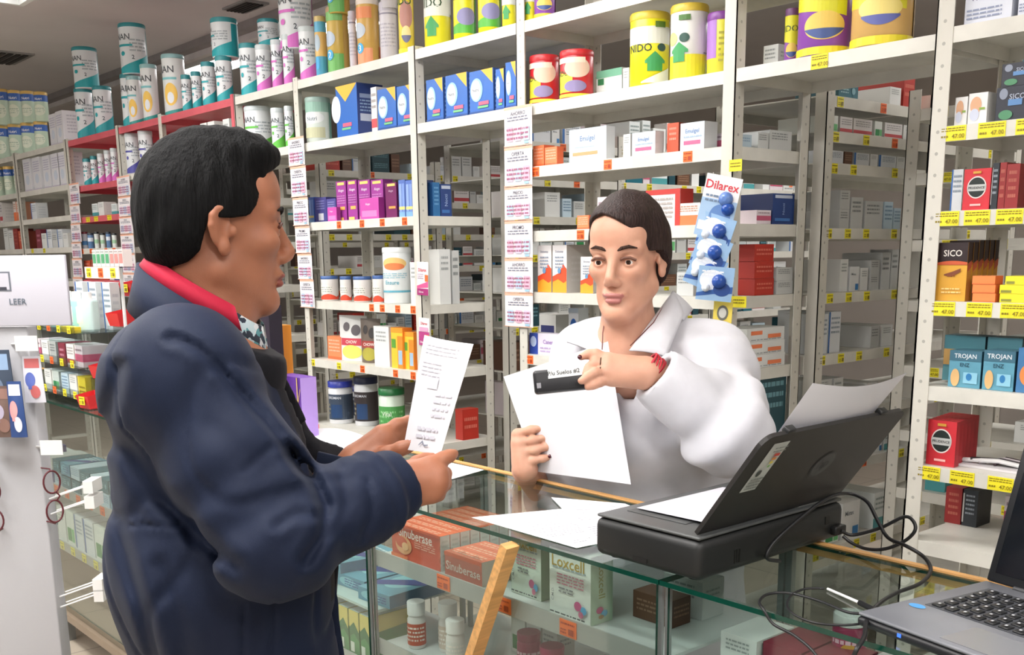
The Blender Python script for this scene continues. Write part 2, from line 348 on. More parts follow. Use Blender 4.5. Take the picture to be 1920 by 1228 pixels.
# racks running back into the room, facing +X
RACK = {}
RL = [1.97, 1.865, 1.77, 1.57, 1.366, 1.167, .97, .79, .5, .2]
def rack(key, xf, ys, levels, lab, tagstep=.11, dep=.42):
    e = empty('storage_rack', (0, 0, 0), label=lab, cat='shelving', group='racks running back from the front row')
    for j in range(len(ys) - 1):
        y0, y1 = ys[j], ys[j + 1]
        for i, z in enumerate(levels):
            mb = MB(); mb.box(xf - dep, xf - .001, y0 + .003, y1 - .003, z - .004, z, WHT); mb.box(xf - .001, xf + .003, y0 + .003, y1 - .003, z - .034, z, WHT)
            mb.box(xf - dep - .003, xf - dep, y0 + .003, y1 - .003, z - .034, z, WHT)
            sh = mb.obj('shelf', e); RACK[key, j, i] = sh
            rr = random.Random(i * 17 + j); y = y0 + rr.uniform(.03, .08)
            if j < 2:
                while y < y1 - .04:
                    tag_on(sh, (xf + .0032, y, z - .017), (0, 1, 0), (1, 0, 0), 'o' if rr.random() < .12 else 'y', .034, .03); y += tagstep * rr.choice((1, 1, 1.6, 2.3))
    for y in ys[:-1]:
        post(e, xf + .005, y - .002, 2.02, -1, 1); post(e, xf - dep - .006, y - .002, 2.02, 1, 1)
    post(e, xf + .005, ys[-1] + .002, 2.02, -1, -1); post(e, xf - dep - .006, ys[-1] + .002, 2.02, 1, -1)
    return e
rack('b', P5, [2.95, 3.58, 4.3], RL, 'rack of cartons seen through the aisle right of the lab coat woman')
rack('d', P3, [2.95, 3.62, 4.3, 5.2], [1.97, 1.82, 1.66, 1.50, 1.34, 1.19, 1.0, .8, .5, .2], 'rack of cartons behind the woman, left aisle side')
rack('e', P1, [2.95, 3.7, 4.5, 5.4], [1.95, 1.80, 1.62, 1.44, 1.27, 1.08, .88, .6, .3], 'rack of cartons seen through the purple-box shelving')
rack('f', P0, [2.95, 3.8, 4.7], [1.95, 1.78, 1.6, 1.44, 1.27, 1.08, .88, .6], 'rack of cartons behind the red-edged shelving')
# a rack standing across behind the right-hand shelving, facing the front
e = empty('storage_rack', label='rack facing forward behind the right-hand shelving', cat='shelving', group='racks running back from the front row')
for i, z in enumerate([1.94, 1.74, 1.53, 1.335, 1.12, .9, .7, .45]):
    sh = board(e, -1.84, -.75, 3.3, 3.66, z); SH['X', i] = sh
    for k in range(6): tag_on(sh, (-1.74 + k * .16 + (i % 3) * .03, 3.3 - .0032, z - .017), (1, 0, 0), (0, -1, 0), 'y', .05, .03)
for x, sx in ((-1.85, 1), (-1.3, 1), (-.74, -1)): post(e, x, 3.294, 2.0, sx, 1); post(e, x, 3.668, 2.0, sx, -1)
FRONT['X'] = (-1.84, -.75, [1.94, 1.74, 1.53, 1.335, 1.12, .9, .7, .45], '')
# ================================================================ goods on the front row
W_, K_, G_ = 'E6E8E8', '2A3236', '8D9499'
def sty(base, front=(), side=(), sidecol=None, topcol=None, top=(), lid=None, rough=None): return dict(base=base, front=front, side=side, sidecol=sidecol, topcol=topcol, top=top, lid=lid)
def swoosh(c, a=.06, b=.42, p=2.0, s0=-.1, s1=1.35): return ('f', s0, s1, lambda t: 0.0, lambda t: a + b * t ** p, c)
def nan(c, c2, lid='C9D2D4'): return sty('E4E8EB', [swoosh(c, .08, .52, 1.7), ('r', 1.05, 1.5, .04, .95, c2), ('t', 'NAN', .36, .78, .13, '4A4F55'), ('r', .2, .62, .57, .62, c), ('e', .36, .42, .06, .05, c), ('l', .55, .95, .45, .75, 4, 'A9B2B8'), ('t', '2', .62, .34, .09, '3A4750')], lid=lid)
S = {
 'nan_teal': nan('1FA3AC', '1C9AA6', '2E8A92'), 'nan_pink': nan('D36AC0', 'C050A8'), 'nan_indigo': nan('4B4A9C', '5A5AA0'), 'nan_green': nan('5CB83C', '4DA832'),
 'nan_sun': sty('E6E9E9', [swoosh('2A9A94', .04, .2), ('e', .5, .36, .2, .2, 'F2C75A'), ('e', .5, .3, .1, .1, 'E8EDF2'), ('t', 'NAN', .36, .8, .12, '4A4F55'), ('r', .22, .7, .62, .66, '7CC3C8')], lid='8FB9BC'),
 'yellow_lid': sty('C8DCC6', [('r', -.5, 1.5, .74, 1, '3A66B8'), ('t', 'Nutri', .5, .84, .1, 'FFFFFF'), ('e', .5, .4, .3, .22, 'E6EDDA'), ('l', .25, .75, .3, .5, 3, '9FB8A4')], lid='E3BC6C'),
 'white_tall': sty('E3E3E8', [('l', .1, .9, .55, .9, 5, 'B9B6CC'), ('e', .5, .35, .25, .15, 'CFD8E6'), ('r', 0, 1, 0, .05, 'C9C0D2')], [('l', .2, .8, .3, .9, 6, 'C2C2CC')]),
 'gold_blue': sty('5AA9CC', [('r', -.2, 1.4, .35, .8, 'D9B268'), ('e', .4, .6, .2, .16, 'AEBFCC'), ('t', '1', .45, .2, .14, 'F0F4F6'), ('e', .4, .22, .14, .12, '3CA5DC')], lid='C9B070'),
 'gold_green': sty('C9A94E', [('r', -.2, .8, 0, .3, '6CB25C'), ('r', -.2, .8, .85, 1, '7DB86A'), ('r', .8, 1.5, 0, 1, 'B8923C'), ('e', .32, .55, .24, .13, 'BAC8D8'), ('t', '2', .36, .28, .13, 'F2F6F8'), ('e', .36, .28, .13, .09, '38A6D8'), ('t', '2', .36, .28, .11, 'F2F6F8')], lid='B4936A'),
 'gold_orange': sty('D0A552', [('r', -.2, .75, 0, .26, 'E89A6C'), ('r', -.2, .75, .76, .95, 'E58E5A'), ('e', .32, .56, .24, .13, 'C0CAD6'), ('e', .36, .26, .13, .09, '38A6D8'), ('t', '3', .36, .26, .11, 'F2F6F8'), ('r', 1.0, 1.5, 0, .3, 'E07A5C')], lid='EADDD0'),
 'grey_can': sty('CFCBD2', [('r', -.5, 1.5, .86, .89, '8C8898'), ('l', .3, .9, .2, .7, 7, 'B4B0BC'), ('r', -.5, 1.5, .93, 1, 'BDB9C4')], lid='BDB9C4'),
 'nido_baby': sty('E5CF3C', [('e', .62, .6, .3, .22, 'B9857A'), ('e', .62, .3, .2, .13, 'EFDC9A'), ('f', .42, .82, lambda t: .16 + .1 * (2 * t - 1) ** 2, lambda t: .28, '6A6A8C'), ('t', 'NIDO', .4, .82, .14, '2F5A2A'), ('r', -.5, 1.5, 0, .07, 'F0E020')], lid='D8B62C'),
 'nido_green': sty('E8E030', [('e', .45, .7, .4, .14, 'F2EC50'), ('r', -.3, 1.3, .5, 1, 'E6E8E0'), ('t', 'NIDO', .4, .72, .15, '2C4A2A'), ('s', [(.3, .3, .34), (.48, .3, .5), (.66, .3, .34)], '3F9C58'), ('r', .36, .6, .16, .34, '3F9C58'), ('r', 1.0, 1.4, .5, .54, '7A7A70')], lid='D6C63A'),
 'nido_kid': sty('E8E028', [('f', -.2, 1.4, lambda t: .1, lambda t: .15 + .35 * t, '58B040'), ('e', .7, .42, .3, .17, '8C88B4'), ('t', 'NIDO', .45, .82, .14, '2C4A2A'), ('r', 1.0, 1.5, .1, 1, '3FA43A')], lid='58A838'),
 'nido_purple': sty('8E4FAE', [('f', -.3, .9, lambda t: .55 - .15 * t, lambda t: 1., 'DDDA2E'), ('t', 'NIDO', .42, .74, .15, '2E4A24'), ('e', .62, .3, .25, .15, 'E8C860'), ('f', .38, .86, lambda t: .16 + .1 * (2 * t - 1) ** 2, lambda t: .27, '3F5590'), ('r', -.5, 1.5, 0, .08, 'EEDC30'), ('r', 1.05, 1.5, .08, 1, '742A5A')], lid='6A3A70'),
 'nido_gold': sty('D8AF6A', [('f', -.3, .9, lambda t: .5 - .1 * t, lambda t: 1., 'E2D838'), ('t', 'NIDO', .4, .82, .14, '2E4A24'), ('e', .6, .42, .24, .13, 'F0DC80'), ('f', .4, .82, lambda t: .22 + .1 * (2 * t - 1) ** 2, lambda t: .34, '5C64A8'), ('r', -.5, 1.5, 0, .1, 'EEDC30'), ('r', 1.05, 1.5, .1, 1, '9C7A34')], lid='C09A3C'),
 'nido_red': sty('C8232F', [('f', -.2, .55, lambda t: .12, lambda t: .72 - .2 * t, 'E6D83C'), ('t', 'NIDO', .3, .58, .13, '3A5A28'), ('e', .64, .7, .26, .24, 'E4C2AE'), ('r', -.3, .8, .82, .95, 'E8DCC8'), ('e', .6, .26, .22, .14, '8C80AC'), ('r', -.5, 1.5, 0, .08, 'E8DA40')], lid='C22A30'),
 'nido_big': sty('EBE326', [('r', -.3, 1.3, .62, .88, 'E8E8DC'), ('t', 'NIDO', .46, .56, .14, '2C3A24', 0, .42), ('e', .84, .56, .08, .06, '2E5248'), ('s', [(.56, .32, .36), (.72, .32, .5), (.9, .32, .36)], '3B9B58'), ('r', .6, .85, .2, .36, '3B9B58'), ('f', .5, 1., lambda t: .02, lambda t: .04 + .22 * t, 'E8ECE6'), ('r', .72, .9, .86, .95, '5A7A2A')], lid='D8C040'),
 'nido_white': sty('E6E6E0', [('r', -.3, 1.5, 0, .35, 'E8DE28'), ('e', .3, .6, .12, .1, 'EDE68A'), ('e', .55, .6, .09, .07, '2E5248'), ('s', [(.3, .38, .42), (.46, .38, .54), (.62, .38, .42)], '3B9B58'), ('r', .34, .56, .24, .42, '3B9B58'), ('r', .9, 1.3, .36, .38, '8A8A80'), ('r', .45, .65, .86, .94, '4E7A3A')], lid='D9BE44'),
 'nido_lilac': sty('E3DC4A', [('f', -.5, .5, lambda t: .3, lambda t: 1., 'A878C4'), ('l', .55, 1.0, .2, .8, 6, 'B0A83A'), ('e', .1, .15, .1, .1, '8AA0C8')], lid='7E3A92'),
 'nutri': sty('D3DDD6', [('r', -.5, 1.5, .75, 1, '8DB4A4'), ('e', .45, .6, .34, .15, 'E6EAEA'), ('t', 'Nutri', .45, .58, .1, '5A6A78', 0, .4), ('r', .1, .8, .1, .36, 'BDBE9C'), ('r', .95, 1.5, 0, 1, '6E9E92')], lid='8FA8A0'),
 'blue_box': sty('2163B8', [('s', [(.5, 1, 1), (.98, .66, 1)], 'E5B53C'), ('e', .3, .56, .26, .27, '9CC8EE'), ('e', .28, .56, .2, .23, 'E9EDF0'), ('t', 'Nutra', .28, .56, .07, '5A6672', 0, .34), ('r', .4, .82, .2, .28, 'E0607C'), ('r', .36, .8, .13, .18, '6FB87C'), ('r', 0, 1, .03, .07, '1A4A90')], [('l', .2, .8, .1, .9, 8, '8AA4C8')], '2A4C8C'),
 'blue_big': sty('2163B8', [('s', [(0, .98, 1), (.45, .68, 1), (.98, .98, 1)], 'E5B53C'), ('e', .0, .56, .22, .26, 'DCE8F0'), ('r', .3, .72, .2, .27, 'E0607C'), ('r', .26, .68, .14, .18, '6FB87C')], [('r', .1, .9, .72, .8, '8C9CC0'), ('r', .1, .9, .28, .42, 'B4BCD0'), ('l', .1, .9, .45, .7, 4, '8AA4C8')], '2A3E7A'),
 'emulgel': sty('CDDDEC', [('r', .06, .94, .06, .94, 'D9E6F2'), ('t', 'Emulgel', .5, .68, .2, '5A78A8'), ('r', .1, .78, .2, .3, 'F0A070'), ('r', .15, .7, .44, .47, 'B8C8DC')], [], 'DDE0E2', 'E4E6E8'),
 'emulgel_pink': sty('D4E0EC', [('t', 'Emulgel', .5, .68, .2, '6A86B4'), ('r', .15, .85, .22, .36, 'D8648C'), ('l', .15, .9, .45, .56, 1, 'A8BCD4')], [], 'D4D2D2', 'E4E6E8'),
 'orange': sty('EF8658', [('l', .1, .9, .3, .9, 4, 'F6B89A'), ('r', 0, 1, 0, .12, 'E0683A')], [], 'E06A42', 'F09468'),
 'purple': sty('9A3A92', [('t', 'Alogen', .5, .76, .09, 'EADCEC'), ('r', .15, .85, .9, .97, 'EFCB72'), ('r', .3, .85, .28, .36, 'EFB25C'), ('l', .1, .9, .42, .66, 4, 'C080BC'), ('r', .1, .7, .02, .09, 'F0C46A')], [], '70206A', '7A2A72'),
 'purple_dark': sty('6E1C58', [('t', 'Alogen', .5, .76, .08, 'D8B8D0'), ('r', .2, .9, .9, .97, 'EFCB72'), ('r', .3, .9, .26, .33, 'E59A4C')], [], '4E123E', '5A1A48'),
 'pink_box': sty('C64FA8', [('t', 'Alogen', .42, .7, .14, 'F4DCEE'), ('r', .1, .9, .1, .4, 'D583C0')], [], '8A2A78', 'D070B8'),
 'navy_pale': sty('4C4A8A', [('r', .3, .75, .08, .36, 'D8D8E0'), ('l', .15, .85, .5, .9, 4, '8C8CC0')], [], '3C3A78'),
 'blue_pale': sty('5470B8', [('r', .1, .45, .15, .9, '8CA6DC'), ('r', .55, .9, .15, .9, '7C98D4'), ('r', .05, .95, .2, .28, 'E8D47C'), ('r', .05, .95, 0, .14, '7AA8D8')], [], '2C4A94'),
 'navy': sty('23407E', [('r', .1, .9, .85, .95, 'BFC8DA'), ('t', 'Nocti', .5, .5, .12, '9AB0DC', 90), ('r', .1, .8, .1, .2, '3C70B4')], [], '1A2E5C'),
 'blue_teal': sty('2A6AA0', [('l', .2, .8, .3, .9, 5, '6AA0CC')], [], '1E4C80'),
 'small_can': sty('DEDAD6', [('f', -.5, 1.5, lambda t: 0, lambda t: .12 + .16 * abs(math.sin(t * 9)), 'D5482E'), ('e', .42, .5, .3, .24, 'E9E6DE'), ('l', .2, .7, .35, .65, 3, 'A0A49A')], lid='40609A'),
 'big_can': sty('E6EAEA', [('e', .55, .78, .3, .12, 'E9C27A'), ('e', .55, .72, .25, .07, 'E4814C'), ('r', -.4, 1.4, .2, .24, '5FA6BA'), ('t', 'Ensure', .5, .4, .08, '5AA2B4'), ('l', .2, .85, .48, .6, 3, '9FC4D0')], lid='E9EDED'),
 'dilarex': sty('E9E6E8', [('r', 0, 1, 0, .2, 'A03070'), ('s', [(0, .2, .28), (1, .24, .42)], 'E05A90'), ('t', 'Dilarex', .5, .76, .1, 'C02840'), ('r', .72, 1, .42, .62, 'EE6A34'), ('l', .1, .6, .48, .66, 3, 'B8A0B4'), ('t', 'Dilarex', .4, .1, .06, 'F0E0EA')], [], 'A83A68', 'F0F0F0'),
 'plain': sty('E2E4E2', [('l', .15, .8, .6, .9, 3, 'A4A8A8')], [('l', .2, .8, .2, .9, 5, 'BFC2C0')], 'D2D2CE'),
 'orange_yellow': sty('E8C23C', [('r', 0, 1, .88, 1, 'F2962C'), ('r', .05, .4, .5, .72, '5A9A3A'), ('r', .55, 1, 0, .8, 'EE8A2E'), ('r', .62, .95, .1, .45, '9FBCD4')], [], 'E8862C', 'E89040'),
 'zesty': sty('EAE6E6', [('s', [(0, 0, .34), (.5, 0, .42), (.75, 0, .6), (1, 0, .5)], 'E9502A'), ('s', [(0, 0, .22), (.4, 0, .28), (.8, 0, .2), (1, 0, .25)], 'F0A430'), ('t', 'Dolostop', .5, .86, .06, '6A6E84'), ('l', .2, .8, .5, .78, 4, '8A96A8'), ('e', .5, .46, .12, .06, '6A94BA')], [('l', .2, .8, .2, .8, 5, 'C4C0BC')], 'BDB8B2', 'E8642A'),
 'orange_white': sty('EAE2DE', [('r', 0, 1, 0, .45, 'EE7A48'), ('l', .1, .9, .6, .9, 3, 'C08A70')], [], 'E0A080'),
 'red_frame': sty('DAD8D6', [('r', 0, 1, .86, 1, 'C23A34'), ('r', 0, .14, 0, 1, 'C23A34'), ('r', .86, 1, 0, 1, 'C23A34'), ('l', .2, .8, .2, .8, 5, 'B0A8A4')], [], 'B83830', 'C84038'),
 'blue_dot': sty('E8ECEF', [('e', .5, .55, .36, .22, '2F6AB8'), ('l', .2, .8, .1, .3, 2, '9AA8B8'), ('r', 0, 1, .9, 1, 'CBD8E4')], [], 'D2D8DC'),
 'lilac_box': sty('E3DCEA', [('r', 0, .25, 0, 1, '2F48A0'), ('e', .12, .6, .09, .25, 'B8C8E8'), ('t', 'Canesten', .62, .62, .2, '9A78B8', 0, .6), ('l', .32, .95, .1, .4, 2, 'B8A4CC')], [], 'D5CEDC'),
 'navy_stripe': sty('DCDCD8', [('r', .1, .9, .15, .7, '2A2E6A')], [], 'C8C8C4'),
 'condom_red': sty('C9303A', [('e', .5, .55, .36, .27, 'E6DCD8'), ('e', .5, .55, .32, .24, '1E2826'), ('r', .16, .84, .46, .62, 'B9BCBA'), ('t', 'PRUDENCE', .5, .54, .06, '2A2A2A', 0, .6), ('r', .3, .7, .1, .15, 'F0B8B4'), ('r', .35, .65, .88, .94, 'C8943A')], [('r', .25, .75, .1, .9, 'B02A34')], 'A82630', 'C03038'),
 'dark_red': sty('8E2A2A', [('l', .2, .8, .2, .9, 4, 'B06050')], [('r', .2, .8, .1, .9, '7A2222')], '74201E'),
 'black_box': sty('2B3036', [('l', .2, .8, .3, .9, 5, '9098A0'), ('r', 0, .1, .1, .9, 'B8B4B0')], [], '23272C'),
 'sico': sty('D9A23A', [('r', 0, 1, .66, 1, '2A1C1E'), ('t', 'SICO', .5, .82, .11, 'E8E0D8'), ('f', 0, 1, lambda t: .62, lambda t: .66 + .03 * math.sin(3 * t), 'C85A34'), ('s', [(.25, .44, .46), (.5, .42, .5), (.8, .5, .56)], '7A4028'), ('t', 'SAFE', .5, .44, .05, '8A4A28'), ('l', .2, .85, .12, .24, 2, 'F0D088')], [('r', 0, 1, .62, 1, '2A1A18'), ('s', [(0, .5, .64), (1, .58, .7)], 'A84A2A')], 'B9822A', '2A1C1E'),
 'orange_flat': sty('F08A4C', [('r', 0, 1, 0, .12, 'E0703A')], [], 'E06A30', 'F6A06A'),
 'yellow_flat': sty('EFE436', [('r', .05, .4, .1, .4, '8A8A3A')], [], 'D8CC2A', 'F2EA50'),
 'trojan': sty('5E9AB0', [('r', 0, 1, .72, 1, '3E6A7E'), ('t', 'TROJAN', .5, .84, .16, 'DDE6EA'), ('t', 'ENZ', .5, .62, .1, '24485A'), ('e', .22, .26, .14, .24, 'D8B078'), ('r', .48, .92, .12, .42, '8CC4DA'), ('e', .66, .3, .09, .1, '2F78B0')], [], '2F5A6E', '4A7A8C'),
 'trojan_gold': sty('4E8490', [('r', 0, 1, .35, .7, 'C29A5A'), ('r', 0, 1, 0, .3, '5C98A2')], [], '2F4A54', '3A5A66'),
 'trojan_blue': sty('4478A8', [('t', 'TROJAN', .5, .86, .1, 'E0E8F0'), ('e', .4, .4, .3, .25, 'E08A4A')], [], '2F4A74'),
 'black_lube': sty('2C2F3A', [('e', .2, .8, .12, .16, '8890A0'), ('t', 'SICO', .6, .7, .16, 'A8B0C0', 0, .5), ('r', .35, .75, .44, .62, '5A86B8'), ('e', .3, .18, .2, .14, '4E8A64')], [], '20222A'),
 'lettered': sty('D9DDE8', [('t', 'Vitafusion', .5, .6, .16, '5C6684'), ('r', .68, .86, .5, .8, 'A05A60'), ('l', .05, .8, .1, .36, 3, '8A94B0')], [], 'C4C8D4'),
 'baby_photo': sty('E9E8E6', [('e', .4, .6, .3, .28, 'D8A884'), ('e', .35, .3, .25, .2, 'C8CEE0'), ('r', .6, .9, .45, .52, '8AA844')], [], 'D5D4D0'),
 'green_flat': sty('DCE6E2', [('r', 0, 1, .74, 1, '6FAE90'), ('r', .06, .3, .5, .72, '2F7A4E')], [], 'D2D8D4', 'DCE4E0'),
 'green_red': sty('3E8C30', [('r', .05, .6, .62, .9, 'C04A60'), ('l', .2, .8, .15, .5, 2, '8CC478')], [], '2A6A22', 'B8C8B4'),
 'bar_yellow': sty('E9D23A', [('l', .1, .9, .2, .6, 2, 'A89020')], [], 'D8C02A'),
 'pill_green': sty('D8E0DA', [('f', .1, .9, lambda t: .2, lambda t: .75, '4E9A6C'), ('l', .1, .9, .8, .95, 1, '909890')], [], 'C8D0CA'),
 'pill_pink': sty('E6D8D6', [('f', .1, .9, lambda t: .2, lambda t: .75, 'D88A84'), ('l', .1, .9, .8, .95, 1, '989090')], [], 'D0C4C2'),
 'rust': sty('C25234', [('l', .2, .8, .4, .9, 3, 'E0907A')], [], '8E3A28', 'C86040'),
 'rust_side': sty('9A4632', [('l', .1, .9, .2, .8, 4, 'B87060')], [], '7A3424'),
 'white_red': sty('E5E1E0', [('r', 0, 1, .1, .3, 'C24A50'), ('l', .1, .9, .5, .9, 3, 'A8A4A4')], [('l', .2, .8, .2, .8, 4, 'C0BCBA')], 'D0CCC8'),
 'white_blue': sty('E0E4E8', [('r', .0, .12, 0, 1, '2F6AB0'), ('l', .2, .9, .45, .9, 4, '94A0AC')], [('l', .2, .8, .2, .8, 4, 'B8BEC4')], 'CCD0D2'),
 'white_corner': sty('E2E4E4', [('r', .62, .95, .04, .3, '2F7AB8'), ('t', 'Mirax', .4, .7, .14, '7A8288', 0, .5)], [('l', .1, .9, .55, .85, 2, '9AA0A4'), ('r', .05, .4, .05, .28, '2F7AB8')], 'D6D8D8'),
 'grey_box': sty('C9CBC9', [('l', .1, .8, .5, .9, 3, '8C9090')], [('l', .15, .8, .55, .8, 2, '969A9C')], 'C0C2C0'),
 'white_green': sty('E2E6E0', [('r', .1, .6, .1, .5, '2F8A4C'), ('r', .65, .95, .1, .5, '6FC07C')], [('r', .1, .55, .15, .6, '2F8A4C'), ('r', .62, .95, .15, .6, '78C888')], 'DCE0DA'),
 'white_teal': sty('E0E6E6', [('r', 0, 1, 0, .3, '4E9CA0'), ('l', .1, .9, .5, .9, 3, '9AA8A8')], [('r', 0, 1, 0, .3, '4E9CA0')], 'D4DAD8'),
 'dark_teal': sty('1F6878', [('l', .1, .5, .3, .8, 3, '9CC4CC'), ('e', .75, .5, .1, .2, '7FB0BC')], [('l', .1, .9, .2, .85, 4, '8CB8C0')], '1C5868'),
 'dark_teal2': sty('244A54', [('l', .1, .9, .4, .9, 3, '6C98A2')], [('l', .1, .9, .3, .8, 3, '6C98A2')], '1E3E48'),
 'maroon': sty('7E2C3C', [('l', .2, .8, .3, .8, 2, 'C08090')], [], '6A2232'),
 'pink_white': sty('E0D4DA', [('r', 0, 1, .25, .6, 'C25A78'), ('l', .1, .9, .7, .9, 1, 'A08A94')], [('r', 0, 1, .25, .6, 'C25A78')], 'D4C8CE'),
 'brown_box': sty('6A4A38', [('l', .1, .9, .3, .8, 3, '9A7A64')], [('l', .1, .9, .3, .8, 3, '8A6A54')], '563A2C'),
 'orange_tile': sty('E4E6E4', [('r', .1, .4, .5, .8, 'EE8458'), ('r', .55, .9, .2, .5, 'EE8458'), ('l', .1, .9, .05, .2, 1, '9AA0A4')], [('r', .1, .4, .5, .85, 'F08A5C'), ('r', .55, .9, .15, .5, 'F08A5C')], 'DADCD8'),
 'red_stack': sty('B83226', [('l', .1, .9, .3, .8, 2, 'D87060')], [('r', 0, 1, .0, .08, '8A2018')], 'A82C20', 'C04030'),
 'pale_blue': sty('BFD4E0', [('l', .1, .9, .3, .9, 4, '7E9CB4')], [('l', .1, .9, .4, .8, 2, '88A4BC')], 'B4C8D4'),
 'serum_blue': sty('5A7EA8', [('r', .1, .9, .5, .8, 'DCE4EC')], lid='2A3440'), 'serum_white': sty('DCE2DE', [('r', .1, .9, .3, .6, '9AC4A0')], lid='22282A'), 'serum_red': sty('C8CCD4', [('r', .1, .9, .2, .5, '4E88BC')], lid='7A2E38'),
}
_MC = {}
def q3(x): return max(.008, round(x * 200) / 200)
def box_mesh(st, W, D, H):
    W, D, H = q3(W), q3(D), q3(H); key = (st, W, D, H)
    if key not in _MC:
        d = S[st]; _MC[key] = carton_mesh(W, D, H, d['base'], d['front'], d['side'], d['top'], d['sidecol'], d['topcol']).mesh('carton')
    return _MC[key], W, D, H
def can_meshes(st, dia, H):
    r = q3(dia / 2); H = q3(H); key = ('can', st, r, H)
    if key not in _MC:
        d = S[st]; mb = MB(); m = mat(d['base'], .3)
        mb.lathe([(r * .94, 0), (r, .004), (r, H - .004), (r * .97, H)], m, 40); draw(mb, cylmap(r, H - .01, .005), d['front'])
        a = mb.mesh('can'); mb = MB(); lh = min(.016, H * .1); mb.lathe([(r * 1.02, H - lh * .4), (r * 1.03, H - lh * .1), (r * 1.03, H + lh * .7), (r * .98, H + lh)], mat(d['lid'] or 'D8D8D8', .35), 28); b = mb.mesh('lid')
        _MC[key] = (a, b)
    return _MC[key], r, H
GOODS = []
ZG = 0.0006
def locate(bay, lvl, u, y, zo=0):
    z = FRONT[bay][2][lvl] + ZG + zo; v = 500.
    for _ in range(4): p = onY(u, v, y); v = proj((p[0], y, z))[1]
    return p[0], v, z
def gbox(bay, lvl, u0, u1, vt, st, label, group=None, D=.08, inset=.02, zo=0, name='carton', cat='box', H=None, rz=0):
    y = YS + inset
    if bay == 'L' and locate('L', lvl, u1, y, zo)[0] < L2 + .03: bay = 'LL'; u0 -= 6; u1 -= 6
    if bay == 'X': y = 3.3 + inset
    x0, v0, z = locate(bay, lvl, u0, y, zo); x1, v1, _ = locate(bay, lvl, u1, y, zo)
    if H is None: H = onY((u0 + u1) / 2, vt, y)[2] - z
    me, W, D, H = box_mesh(st, x1 - x0, D, H)
    o = link(name, me, None, ((x0 + x1) / 2, y + D / 2, z), rz, label=label, cat=cat, group=group); GOODS.append(o); return o, H
def gcan(bay, lvl, u0, u1, vt, st, label, group=None, inset=.015, zo=0, name='formula_can', rz=None, H=None):
    uc = (u0 + u1) / 2; y = YS + .06
    if bay == 'L' and locate('L', lvl, uc, y)[0] < L2 + .0: bay = 'LL'
    for _ in range(3):
        x, v, z = locate(bay, lvl, uc, y, zo); t = proj((x, y, z + .05))[2]; dia = q3((u1 - u0) * t / F_PX / 2) * 2; y = YS + inset + dia / 2
    if H is None: H = onY(uc, vt, y)[2] - z
    (a, b), r, H = can_meshes(st, dia, H)
    x = min(max(x, FRONT[bay][0] + r + .008), FRONT[bay][1] - r - .008) if FRONT[bay][0] - .03 < x - r and x + r < FRONT[bay][1] + .03 or True else x
    if rz is None: rz = math.atan2(-x, y) - math.radians(24)
    o = link(name, a, None, (x, y, z), rz, label=label, cat='can', group=group); link('lid', b, o); GOODS.append(o); return o, H
# ---- top shelf
g = 'cans with yellow lids stacked on the far left top shelf'
for i, (u0, u1) in enumerate([(-4, 20), (21, 44), (45, 68), (69, 92)]):
    o, H = gcan('L', 0, u0, u1, 238 - i * 2, 'yellow_lid', 'pale green yellow-lidded can, lower row, top left shelf', g, inset=.02)
    gcan('L', 0, u0, u1, 0, 'yellow_lid', 'pale green yellow-lidded can, upper row, top left shelf', g, inset=.02, zo=H + .012, H=H)
gbox('L', 0, 96, 108, 212, 'white_tall', 'white carton beside the stacked yellow-lid cans'); gbox('L', 0, 109, 121, 206, 'white_tall', 'white carton next to the red-edged top shelf, left of teal cans', D=.14)
T = 'white can with teal swoosh'
g = 'white and teal formula cans on the top shelves'
def base_cans(bay, lvl, rows, lab, grp):
    hs = []
    for (u0, u1, vt, st) in rows: hs.append(gcan(bay, lvl, u0, u1, vt, st, lab[st], grp))
    return hs
lab = {'nan_teal': 'white formula can with teal swoosh standing on the red-edged top shelf', 'nan_sun': 'white formula can with yellow sun standing on the red-edged top shelf'}
h = base_cans('F', 0, [(147, 180, 170, 'nan_teal'), (182, 214, 165, 'nan_teal')], lab, g)
gcan('F', 0, 142, 186, 92, 'nan_teal', 'white can with teal swoosh balanced on top at the left end', g, zo=h[0][1] + .012, H=None)
h = base_cans('G4', 0, [(214, 243, 150, 'nan_teal'), (244, 270, 146, 'nan_sun'), (271, 300, 124, 'nan_sun')], lab, g)
gcan('G4', 0, 221, 269, 52, 'nan_teal', 'tall white can with teal swoosh, highest can on the left shelves', g, zo=h[0][1] + .012, inset=.02)
base_cans('E', 0, [(302, 342, 110, 'nan_sun'), (343, 362, 146, 'nan_teal'), (363, 380, 140, 'nan_teal')], lab, g)
h = base_cans('E', 0, [(381, 408, 122, 'nan_teal'), (409, 438, 112, 'nan_teal')], lab, g)
gcan('E', 0, 399, 448, 42, 'nan_teal', 'teal and white can stacked above others, right of the tallest left cans', g, zo=h[1][1] + .012, rz=math.radians(-5))
h = base_cans('G3', 0, [(448, 482, 90, 'nan_teal')], {'nan_teal': 'white can with teal swoosh beside the pink-swoosh cans'}, g)
gcan('G3', 0, 457, 494, 52, 'nan_teal', 'teal can standing above and behind beside the ceiling light', g, zo=h[0][1] + .012, inset=.12)
g = 'white and pink formula cans'
lab = {'nan_pink': 'white formula can with pink swoosh standing on the top shelf'}
base_cans('G3', 0, [(484, 510, 90, 'nan_pink'), (511, 533, 80, 'nan_pink'), (534, 553, 72, 'nan_pink')], lab, g)
h = base_cans('D', 0, [(556, 591, 60, 'nan_pink')], {'nan_pink': 'white can with pink swoosh, rightmost on the top shelf'}, g)
gcan('G3', 0, 527, 588, -25, 'nan_pink', 'large white can with pink swoosh stacked highest above the pink row', g, zo=.155, inset=.02)
g = 'gold formula cans on the top shelf'
